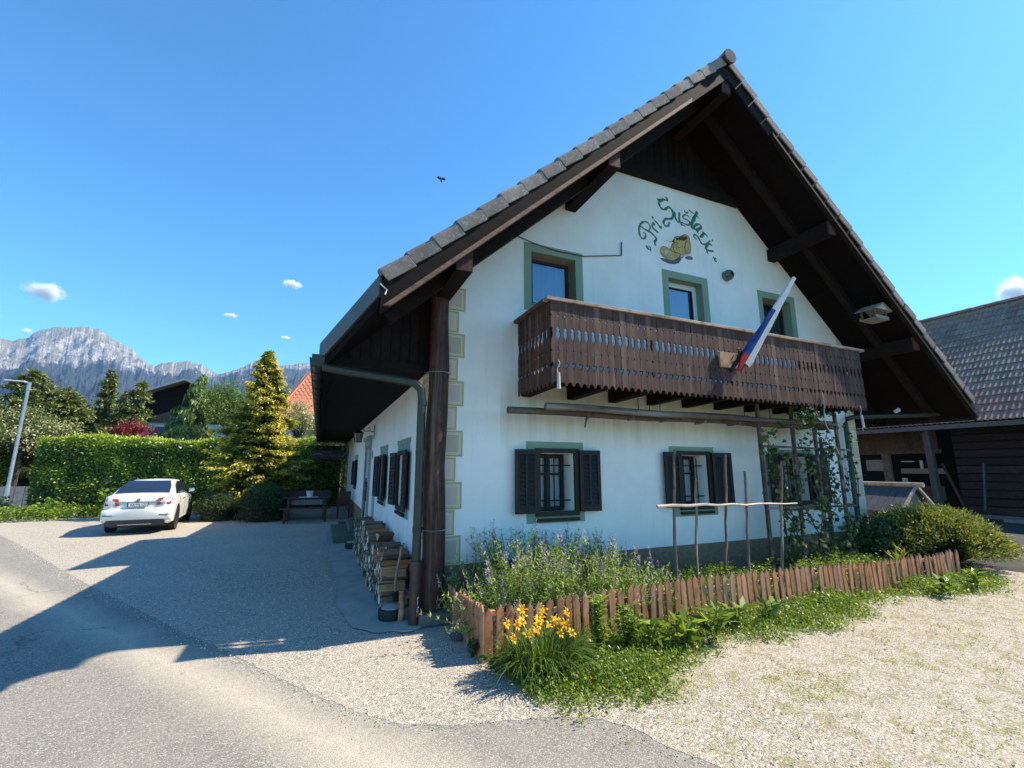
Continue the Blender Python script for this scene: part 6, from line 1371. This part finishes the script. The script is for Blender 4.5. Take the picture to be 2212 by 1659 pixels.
    b = MB(); b.box(-.248,-.222,-.0595,-.0585,.747,.838); b.build('blue_band', simple('plate blue',(.03,.08,.35),None,9,.5,var=0), pl, off=LOCAL)
    b = MB(); b.tube([(0,-.03,.915),(0,-.002,.915)], .042, 20); bd_ = b.build('badge', simple('dark badge',(.03,.035,.03),None,9,.3,metal=.4,var=0), c, off=LOCAL)
    b = MB(); b.tube([(0,-.033,.915),(0,-.030,.915)], .030, 16); b.build('badge_centre', chrome, bd_, off=LOCAL)
    for s_, tx in ((.43,'OCTAVIA'),(-.40,'ŠKODA')):
        t = text_part('lettering', tx, (0,0,0), .055, chrome, c, ext=.001); t.location = (s_, -.012, .905 if s_ > 0 else .895)
    b = MB(); b.beam((-.02,.50,1.115),(.36,.47,1.10),.012,.012); b.build('rear_wiper', blk, c, off=LOCAL)
    b = MB(); b.box(-.72,.72,.3,4.2,.17,.24); b.build('underbody', blk, c, off=LOCAL)
car()
for o_ in COL.objects:
    if o_.name == 'parked_car': o_.scale = (.835,.93,.965)

# ================================================================ NEIGHBOURING HOUSES
def gable_house(name, cx, y0, w_, zr, ze, zw, L, lab, wallm, boardm, roofm, over=.9):
    r = empty(name, (cx,y0,0), 0, lab, 'house'); sl_ = (zr-ze)/(w_/2)
    b = MB(); b.box(cx-w_/2+over, cx+w_/2-over, y0, y0+L, 0, zw); b.build('wall', wallm, r)
    b = MB(); zz = lambda x: zr-.15-sl_*abs(x-cx); b.prism([(cx-w_/2+over, zw),(cx+w_/2-over, zw),(cx+w_/2-over, zz(cx+w_/2-over)),(cx, zz(cx)),(cx-w_/2+over, zz(cx-w_/2+over))], .12, lambda a,z,k:(a,y0-.10+k,z)); b.build('gable_boarding', boardm, r)
    for s in (-1,1):
        b = MB(); b.prism([(0,zr-.15),(s*w_/2,ze-.15),(s*w_/2,ze),(0,zr)] if s > 0 else [(0,zr-.15),(0,zr),(s*w_/2,ze),(s*w_/2,ze-.15)], L+1.6, lambda a,z,k:(cx+a,y0-1.1+k,z)); b.build('roof', roofm, r)
    return r
h2 = gable_house('neighbour_house', -10.9, 34, 8.6, 8.15, 6.2, 4.95, 10, 'dark timber gabled house with white ground floor behind the hedge', simple('pale house render',(.66,.68,.64),None,3,.9,var=0), M['darkwoodz'], simple('grey sheet roof',(.30,.31,.32),None,4,.5,var=0))
for (x0,x1) in ((-12.6,-11.6),(-8.0,-7.3)):
    f_ = MB(); f_.box(x0,x1,33.93,33.99,3.7,4.75); f_ = f_.build('window', M['whiteframe'], h2); b = MB(); b.box(x0+.1,x1-.1,33.90,33.929,3.8,4.65); b.build('pane', simple('distant blue glass',(.06,.12,.2),None,3,.1,var=0), f_, off=parent_loc(h2))
b = MB(); b.prism([(-12.9,4.95),(-10.6,4.95),(-10.9,5.4),(-11.8,5.75),(-12.6,5.4)], .05, lambda a,z,k:(a,33.84+k,z)); b.build('arched_panel', wood('brown arched panel',(.14,.10,.07),(.09,.06,.04),'z',.7,var=0), h2)
h3 = empty('yellow_house', (-1.5,30,0), 0, 'yellow house with salmon red tiled roof glimpsed beside the eave gutter', 'house')
b = MB(); b.box(-3.2,4,31,39,0,6.0); b.build('wall', simple('yellow render',(.50,.42,.20),None,3,.9,var=0), h3)
b = MB(); b.box(-3.45,-2.95,30.9,31.2,0,4.6); b.build('corner_pilaster', simple('pale blue grey render',(.5,.52,.56),None,3,.9,var=0), h3)
# hipped red roof with real tile courses
V = []; F = []; Rr = []
for c_ in range(13):
    z0 = 9.0-c_*.27; xl = -2.75-c_*.135; n = 0
    for j in range(20):
        xa_ = xl+j*.30; i = len(V); yy = 31.6-c_*.12
        V += [(xa_,yy,z0),(xa_+.15,yy-.05,z0+.03),(xa_+.29,yy,z0),(xa_+.29,yy-.12,z0-.29),(xa_+.15,yy-.19,z0-.25),(xa_,yy-.12,z0-.29)]; F += [(i,i+5,i+4,i+1),(i+1,i+4,i+3,i+2)]
np_mesh('roof_tiles', V, F, M['redtile'], h3, 'stuff')
b = MB(); b.add([(-2.9,31.7,8.93),(3.6,31.7,8.93),(4.6,29.8,5.3),(-4.6,29.8,5.3),(-4.6,39,5.3),(-2.9,37,8.93)], [(0,3,2,1),(0,5,4,3)]); b.build('roof', M['redtile'], h3)
b = MB(); b.beam((-2.6,31.75,9.05),(-4.7,29.75,5.45),.28,.12); b.build('hip_ridge', M['redtile'], h3)
b = MB(); b.box(-1.95,-1.6,30.6,30.9,4.2,5.6); b.build('orange_shutter', simple('orange shutter',(.45,.2,.1),None,3,.8,var=0), h3)

# ================================================================ BARN
bx, bzv, rx_, rz_ = 19.0, 3.30, 24.0, 8.42
barn = empty('barn', (20.4,2,0), 0, 'long dark timber barn with a grey tiled roof at the right', 'barn')
b = MB(); b.add([(bx+.1,-14,bzv-.02),(rx_,-14,rz_-.12),(rx_,13,rz_-.12),(bx+.1,13,bzv-.02),(bx+.1,-14,bzv-.10),(rx_,-14,rz_-.2),(rx_,13,rz_-.2),(bx+.1,13,bzv-.10)], [(0,3,2,1),(4,5,6,7),(0,4,7,3),(0,1,5,4),(3,7,6,2)]); b.build('roof_deck', M['darkwoody'], barn)
b = MB(); b.add([(rx_,-14,rz_-.1),(29,-14,3.3),(29,13,3.3),(rx_,13,rz_-.1)], [(0,1,2,3)]); b.build('far_roof_slope', M['barntile'], barn)
nC = 17; cl = math.hypot(rx_-bx, rz_-bzv)/nC; ud = Vector((rx_-bx,0,rz_-bzv)).normalized(); nd = Vector((-ud.z,0,ud.x))
def tile_mesh():
    b = MB(); nseg = 8; tw = .30; V = []
    for l, lift in ((-.02,.040),(cl*1.0,.004)):
        for k in range(nseg+1):
            y = tw*k/nseg; h = .024*math.cos(2*math.pi*k/nseg*2)+lift; p = ud*l+nd*h; V.append((p.x, y, p.z))
    for k in range(nseg+1):
        y = tw*k/nseg; h = .024*math.cos(2*math.pi*k/nseg*2)+.040-.030; p = ud*-.02+nd*h; V.append((p.x,y,p.z))
    m_ = nseg+1; fs = [(k,m_+k,m_+k+1,k+1)[::-1] for k in range(nseg)]+[(k,k+1,2*m_+k+1,2*m_+k)[::-1] for k in range(nseg)]
    b.add(V, fs); return b, V, fs
tb, TV, TF = tile_mesh(); pt = tb.build('roof_tile', M['barntile'], barn, True, off=LOCAL); ptr = None
tb2 = MB(); tb2.add(TV, TF); ptr = tb2.build('roof_tile', M['barntilered'], barn, True, off=LOCAL)
off_ = parent_loc(barn); fg, fr = True, True; cnt = 0; SV = []; SF = []
for c_ in range(nC):
    org = Vector((bx,0,bzv))+ud*cl*c_+nd*.02
    yvis0 = 1.15-.035*c_*2.2 ; yvis1 = 6.2-.10*c_
    for k in range(-44, 43):
        y = k*.30
        if yvis0-.9 < y < yvis1 and cnt < 300:
            red = c_ < 3 or (c_ < 4 and random.random() < .3)
            src = ptr if red else pt
            if red and fr: o = ptr; fr = False
            elif not red and fg: o = pt; fg = False
            else: o = inst(src, barn)
            o.location = Vector((org.x, y, org.z))-off_+nd*random.uniform(-.004,.004); o.rotation_euler = (random.uniform(-.006,.006),0,random.uniform(-.006,.006)); cnt += 1
        else:
            i = len(SV); SV += [(v[0]+org.x, v[1]+y, v[2]+org.z) for v in TV]; SF += [tuple(q+i for q in f) for f in TF]
np_mesh('roof_tiles', SV, SF, M['barntile'], barn, 'stuff', None, True)
b = MB(); b.lathe([(.0,0)], n=3) if False else None
vs = []; n = 8
for yy, r_ in ((0,.15),(.46,.13)):
    for k in range(n+1): t = math.pi*k/n; vs.append((r_*math.cos(t), yy, r_*math.sin(t)))
b.add(vs, [(k, k+1, n+1+k+1, n+1+k) for k in range(n)]); rg_ = b.build('ridge_tile', M['barntilered'], barn, True, off=LOCAL)
for i in range(60): o = rg_ if i == 0 else inst(rg_, barn); o.location = Vector((rx_, -13.8+i*.44, rz_-.0))-off_; o.rotation_euler = (.02,0,0)
gb = MB(); gb.box(bx-.06, bx+.10, -14, 13, bzv-.20, bzv-.04); gb.build('eave_fascia', wood('grey eave board',(.15,.14,.13),(.08,.075,.07),'y',.8,var=0), barn)
bw = wood('dark barn log', (.048,.034,.030),(.022,.017,.016),'y',.8,var=.3); bwl = wood('brown barn board', (.10,.066,.048),(.05,.034,.027),'z',.8,var=.25)
# log wall (right) and open bay (left, y > 3.4)
for k in range(11):
    b = MB(); b.box(20.4,20.6,-13.8,3.35,.12+.285*k,.12+.285*k+.27); o = b.build('wall_log', bw, barn); bevel(o, .03, 1)
b = MB(); b.box(20.61,20.66,-13.8,3.35,0,3.4); b.box(23.5,23.6,3.3,13,0,3.6); b.build('rear_wall', M['dark'], barn)
b = MB(); b.box(20.2,20.75,-13.8,3.4,-.02,.12); b.build('foundation', simple('grey foundation beam',(.16,.16,.17),None,6,.9,var=0), barn)
b = MB(); b.beam((19.45,3.62,0),(19.25,3.55,3.25),.20,.20,(0,1,0)); b.build('timber_post', wood('grey barn post',(.13,.11,.105),(.06,.052,.05),'z',.8,var=0), barn)
b = MB(); b.beam((19.6,2.9,.1),(19.7,3.45,1.9),.07,.07,(0,1,0)); b.build('brace', bwl, barn)
b = MB(); b.beam((20.0,2.6,.3),(20.1,2.45,1.9),.09,.05,(0,1,0)); b.build('leaning_board', simple('blue grey board',(.10,.12,.13),None,6,.8,var=0), barn)
for i in range(14):
    b = MB(); y = 3.75+.26*i; b.box(20.3,20.33,y,y+.25,2.42,3.3); b.build('bay_board', bwl, barn)
b = MB(); b.box(20.25,20.40,3.7,9,2.30,2.45); b.build('bay_beam', bwl, barn)
b = MB(); b.box(20.2,20.34,5.35,5.62,.9,2.3); b.build('bay_post', wood('pale bay post',(.20,.145,.11),(.12,.08,.06),'z',.8,var=0), barn)
b = MB(); b.box(20.25,20.42,3.8,9,.55,1.05); b.build('parapet', wood('red brown parapet',(.12,.05,.035),(.07,.035,.03),'y',.8,var=0), barn)
for (y0,y1,z0,z1,x,lab,c_) in ((5.72,6.45,1.62,2.08,20.6,'pale grey box on the shelf in the open barn bay',(.30,.28,.24)),(3.75,5.15,1.52,1.72,20.5,'long pale board lying across the open barn bay',(.26,.22,.16)),(4.92,5.06,1.20,1.34,20.3,'small white tin on the barn parapet',(.6,.6,.56)),(4.75,5.15,1.98,2.02,20.6,'thin white strip hanging in the barn bay',(.6,.62,.6)),(4.40,4.46,1.72,2.03,20.45,'upright white stick in the barn bay',(.6,.6,.55))):
    b = MB(); b.box(x,x+.10,y0,y1,z0,z1); tag(b.build('stored_item', simple('item '+lab[:9],c_,None,6,.8,var=0)), lab, lab.split()[-1] if False else 'stored item')
for (y,z0) in ((.2,2.15),(-.2,.95)):
    pass
b = MB(); b.beam((19.9,-.6,2.35),(19.9,1.2,2.05),.05,.07); tag(b.build('leaning_pole', simple('grey pole',(.25,.25,.24),None,6,.8,var=0)), 'grey pole fixed slantwise on the dark barn wall', 'pole')
b = MB(); b.box(19.2,19.5,-4,1.9,.0,.10); tag(b.build('grey_plank', simple('grey plank ground',(.20,.21,.23),None,6,.8,var=0)), 'long grey plank lying at the foot of the barn wall', 'plank')
b = MB(); b.box(20.32,20.39,-3,1.05,.3,1.35); b.build('barn_door', wood('dark red barn door',(.07,.035,.035),(.035,.02,.02),'y',.8,var=0), barn)
# little roofed log box (well cover) in front of the barn
wc = empty('well_cover', (11.3,1.0,0), 0, 'small shed roof with a log ridge between farmhouse corner and barn', 'well cover')
rw_ = simple('slate blue grey boards',(.085,.095,.11),(.055,.06,.07),5,.8,var=.12)
ya, yb = .35, 1.75; zr2 = 1.30; xr = 11.3
for s in (-1,1):
    for i in range(9):
        y = ya+(yb-ya)*i/9; b = MB(); b.add([(xr,y,zr2),(xr,y+(yb-ya)/9-.008,zr2),(xr+s*.72,y+(yb-ya)/9-.008,.74),(xr+s*.72,y,.74),(xr,y,zr2+.02),(xr,y+(yb-ya)/9-.008,zr2+.02),(xr+s*.72,y+(yb-ya)/9-.008,.76),(xr+s*.72,y,.76)], [(0,1,2,3),(7,6,5,4),(3,2,6,7),(0,3,7,4),(1,5,6,2)]); b.build('roof_board', rw_, wc)
b = MB(); b.tube([(xr,ya-.12,zr2+.045),(xr+.01,yb,zr2+.05)], [.055,.05], 9, True, .06); b.build('ridge_log', M['peeled'], wc, True)
b = MB(); b.prism([(-.5,.74),(.5,.74),(0,1.22)], .03, lambda a,z,k:(xr+a,ya+.10+k,z)); b.build('front_gable', wood('pale weathered gable',(.26,.24,.18),(.15,.14,.1),'z',.8,var=0), wc)
for s in (-1,1): b = MB(); b.beam((xr,ya+.02,zr2+.03),(xr+s*.85,ya+.02,.66),.05,.05,(0,1,0)); b.build('verge_pole', M['peeled'], wc)
b = MB(); b.box(xr-.5,xr+.5,ya+.12,yb-.05,0,.74); b.build('box', wood('grey box boards',(.12,.12,.11),(.07,.07,.065),'y',.8,var=0), wc)

# ================================================================ MOUNTAINS
def mountains():
    prof = [(-95,9.5),(-80,10.5),(-60,9),(-45,8.6),(-38,9.8),(-32,9.9),(-28.5,10.7),(-26.95,10.89),(-26.1,10.78),(-25.3,11.35),(-24.6,12.2),(-23.9,12.45),(-22.9,12.6),(-21.96,12.96),(-20.9,12.85),(-19.9,12.25),(-18.8,11.75),(-17.8,11.05),(-16.78,10.21),(-16.3,10.2),(-15.7,10.55),(-14.6,10.85),(-13.5,11.01),(-12.4,10.8),(-11.6,10.3),(-10.9,9.96),(-10.2,10.35),(-9.0,10.9),(-8.0,11.5),(-7.15,11.83),(-5.5,11.6),(-3.8,11.75),(-2.22,12.3),(-.8,11.96),(2,11.2),(8,10.5),(15,9.2),(25,8),(40,7),(60,6),(80,5),(95,4)]
    az = np.concatenate([np.arange(-95,-30,.6), np.arange(-30,2,.045), np.arange(2,95,.8)]); el = np.interp(az, [p[0] for p in prof], [p[1] for p in prof]); el = el+.42*(fbm2(az*2.2+300, az*0+3., 31, 5, True, 1, .6)-.62)
    R0, R1, R2 = 1500., 4600., 5600.
    rad = np.concatenate([np.linspace(R0, R1, 150), np.linspace(R1+40, R2, 12)]); A, Rd = np.meshgrid(np.radians(az), rad, indexing='ij'); E = np.tan(np.radians(el))[:,None]*R1
    X = Rd*np.sin(A); Y = Rd*np.cos(A); t = np.clip((Rd-R0)/(R1-R0), 0, 1); back = np.clip((Rd-R1)/(R2-R1), 0, 1)
    shp = .10*t+.90*t**1.9; H = E*shp*(1-.8*back)
    n1 = fbm2(X/520+50, Y/520+50, 11, 7, True, 1, .55); n2 = fbm2(X/150+50, Y/150+50, 12, 5, True, 1, .6); rid = fbm2(np.degrees(A)*.42+50, Rd/2600+50, 13, 5, True, 1, .6)
    env = np.sin(np.pi*np.clip(t,0,1))**.8; H = H+env*((n1-.6)*520+(n2-.6)*240+(rid-.6)*170); H = H+((n2-.6)*14)*(t > .97)
    # nothing in front may rise over the crest line
    lim = np.tan(np.radians(el))[:,None]*Rd*(.985) ; H = np.where(Rd < R1-30, np.minimum(H, lim), H); H = np.maximum(H, 0)-8*(1-t)
    V = np.stack([CAM.x+X, CAM.y+Y, H], 2).reshape(-1,3); na, nr = A.shape; I = np.arange(na*nr).reshape(na,nr); F = np.stack([I[:-1,:-1],I[1:,:-1],I[1:,1:],I[:-1,1:]], 2).reshape(-1,4)[:, ::-1]
    gz = np.gradient(H, axis=1)/np.gradient(Rd, axis=1); 
    m = NT('limestone mountain with forest'); v = m.coord((.001,.001,.001)); ge = m.n('NewGeometry'); sx = m.n('SeparateXYZ'); m.l(ge.outputs['Normal'], sx.inputs[0]); sp = m.n('SeparateXYZ'); m.l(ge.outputs['Position'], sp.inputs[0])
    rock = m.ramp(m.noise(v, 26, 8, .7), [(.3,(.19,.185,.20)),(.50,(.40,.38,.38)),(.66,(.68,.65,.62))]); grass = m.ramp(m.noise(v, 9, 6), [(.3,(.21,.205,.14)),(.7,(.29,.275,.20))]); forest = m.ramp(m.noise(v, 60, 5, .7), [(.3,(.022,.034,.030)),(.7,(.085,.082,.075))])
    slope = m.math('ADD', sx.outputs[2], m.math('MULTIPLY', m.math('SUBTRACT', m.noise(v, 14, 6, .7), .5), .7)); hi = m.mix(m.ramp(slope, [(.62,(0,0,0)),(.78,(1,1,1))]), rock, grass)
    hz = m.math('ADD', m.math('DIVIDE', sp.outputs[2], 1000), m.math('MULTIPLY', m.math('SUBTRACT', m.noise(v, 3.2, 8, .72), .5), .75)); hz = m.math('ADD', hz, m.math('MULTIPLY', m.math('DIVIDE', sp.outputs[0], 1000), -.20))
    col = m.mix(m.ramp(hz, [(.90,(0,0,0)),(.97,(1,1,1))]), forest, hi)
    sc_ = m.noise(v, 42, 5, .75); col = m.mix(m.math('MULTIPLY', m.ramp(sc_, [(.56,(0,0,0)),(.62,(1,1,1))]), .85), col, m.mix(.5, forest, (.05,.06,.05)))
    bs = m.bsdf(col, 1, 0, .05, m.noise(v, 45, 8, .75), 1.0, 28.0); mt = m.done(bs)
    tag(np_mesh('mountains', V, F, mt, None, 'structure', None, False), 'bare limestone peak and wooded foothills on the horizon')
mountains()
# bird
bd = empty('bird', (1.7,8.0,11.53), 0, 'small dark bird flying high in the blue sky', 'bird'); c = Vector((1.7,8.0,11.53)); bm_ = simple('dark bird feathers',(.03,.03,.035),None,9,.8,var=0)
b = MB(); b.tube([c+Vector((-.02,0,.14)), c+Vector((0,0,.08)), c+Vector((.01,0,-.02)), c+Vector((.03,0,-.16))], [.015,.045,.05,.02], 7); b.build('body', bm_, bd, True)
for s in (-1,1):
    b = MB(); b.add([c+Vector((s*.03,0,.08)), c+Vector((s*.13,-.05,.13)), c+Vector((s*.24,-.02,.02)), c+Vector((s*.12,0,-.01)), c+Vector((s*.03,0,-.02))], [(0,1,2,3,4)]); b.build('wing', bm_, bd)
bd.scale = (.7,.7,.7)
# ================================================================ CLOUDS (real volumes beyond the air box) and AIR
def cloud(az, el, w_, h_, dist, seed, dens, lab):
    a = math.radians(az); e = math.radians(el); c = Vector((CAM.x+dist*math.sin(a), CAM.y+dist*math.cos(a), CAM.z+dist*math.tan(e)))
    b = MB(); b.box(-1,1,-1,1,-1,1); o = b.build('cloud', None, None, off=LOCAL) if False else None
    me = bpy.data.meshes.new('cloud'); bb = MB(); bb.box(-1,1,-1,1,-1,1); me.from_pydata(bb.v, [], bb.f); o = bpy.data.objects.new('cloud', me); COL.objects.link(o)
    W_ = dist*math.radians(w_)/2; o.scale = (W_, W_*.7, dist*math.radians(h_)/2); o.location = c; o.rotation_euler = (0,0,-a)
    m = NT('cloud vapour %d' % seed); tc = m.n('TexCoord'); mp = m.n('Mapping'); m.l(tc.outputs['Object'], mp.inputs[0]); v = mp.outputs[0]
    mp2 = m.n('Mapping'); m.l(tc.outputs['Object'], mp2.inputs[0]); mp2.inputs['Location'].default_value = (seed*3.1, seed*1.7, seed); mp2.inputs['Scale'].default_value = (1.0,.8,.55)
    ln_ = m.n('VectorMath', operation='LENGTH'); m.l(v, ln_.inputs[0]); fall = m.math('SUBTRACT', 1, ln_.outputs['Value'], True)
    d = m.math('SUBTRACT', m.math('ADD', m.math('MULTIPLY', fall, 1.0), m.math('MULTIPLY', m.noise(mp2.outputs[0], 2.9, 9, .74), 1.9)), 1.30, True)
    d = m.math('MULTIPLY', m.math('MULTIPLY', d, m.math('GREATER_THAN', fall, .01)), dens*8/W_)
    pv = m.n('VolumePrincipled'); pv.inputs['Color'].default_value = (1,1,1,1); m.l(d, pv.inputs['Density']); pv.inputs['Anisotropy'].default_value = .3; m.l(pv.outputs[0], m.out.inputs['Volume']); me.materials.append(m.mat); tag(o, lab, 'cloud', None, 'structure')
cloud(-24.9, 15.4, 4.2, 2.6, 9000, 1, 3, 'white cloud above the bare mountain at the left')
cloud(-4.55, 20.9, 3.2, 1.5, 9000, 2, 2.5, 'small white cloud in the middle of the sky left of the eave')
cloud(-10.4, 16.4, 2.0, .75, 9000, 3, 2.5, 'tiny white cloud above the golden cypress')
cloud(-4.7, 14.8, 1.6, .6, 9000, 4, 2.0, 'tiny white cloud low beside the eave gutter')
cloud(73.3, 14.8, 3.6, 4.2, 9000, 5, 2.2, 'white cloud over the barn ridge at the right edge')
cloud(-25.5, 11.75, 1.1, .8, 7600, 6, 2.0, 'little cloud resting on the left shoulder of the mountain')
hz = MB(); hz.box(-6200,6200,-400,6200,-6,1130); me = bpy.data.meshes.new('haze'); me.from_pydata(hz.v, [], hz.f); ho = bpy.data.objects.new('haze', me); COL.objects.link(ho)
m = NT('thin blue air'); pv = m.n('VolumePrincipled'); pv.inputs['Color'].default_value = (.34,.60,1,1); pv.inputs['Density'].default_value = 0.00007; m.l(pv.outputs[0], m.out.inputs['Volume']); me.materials.append(m.mat)
tag(ho, None, None, None, 'stuff')
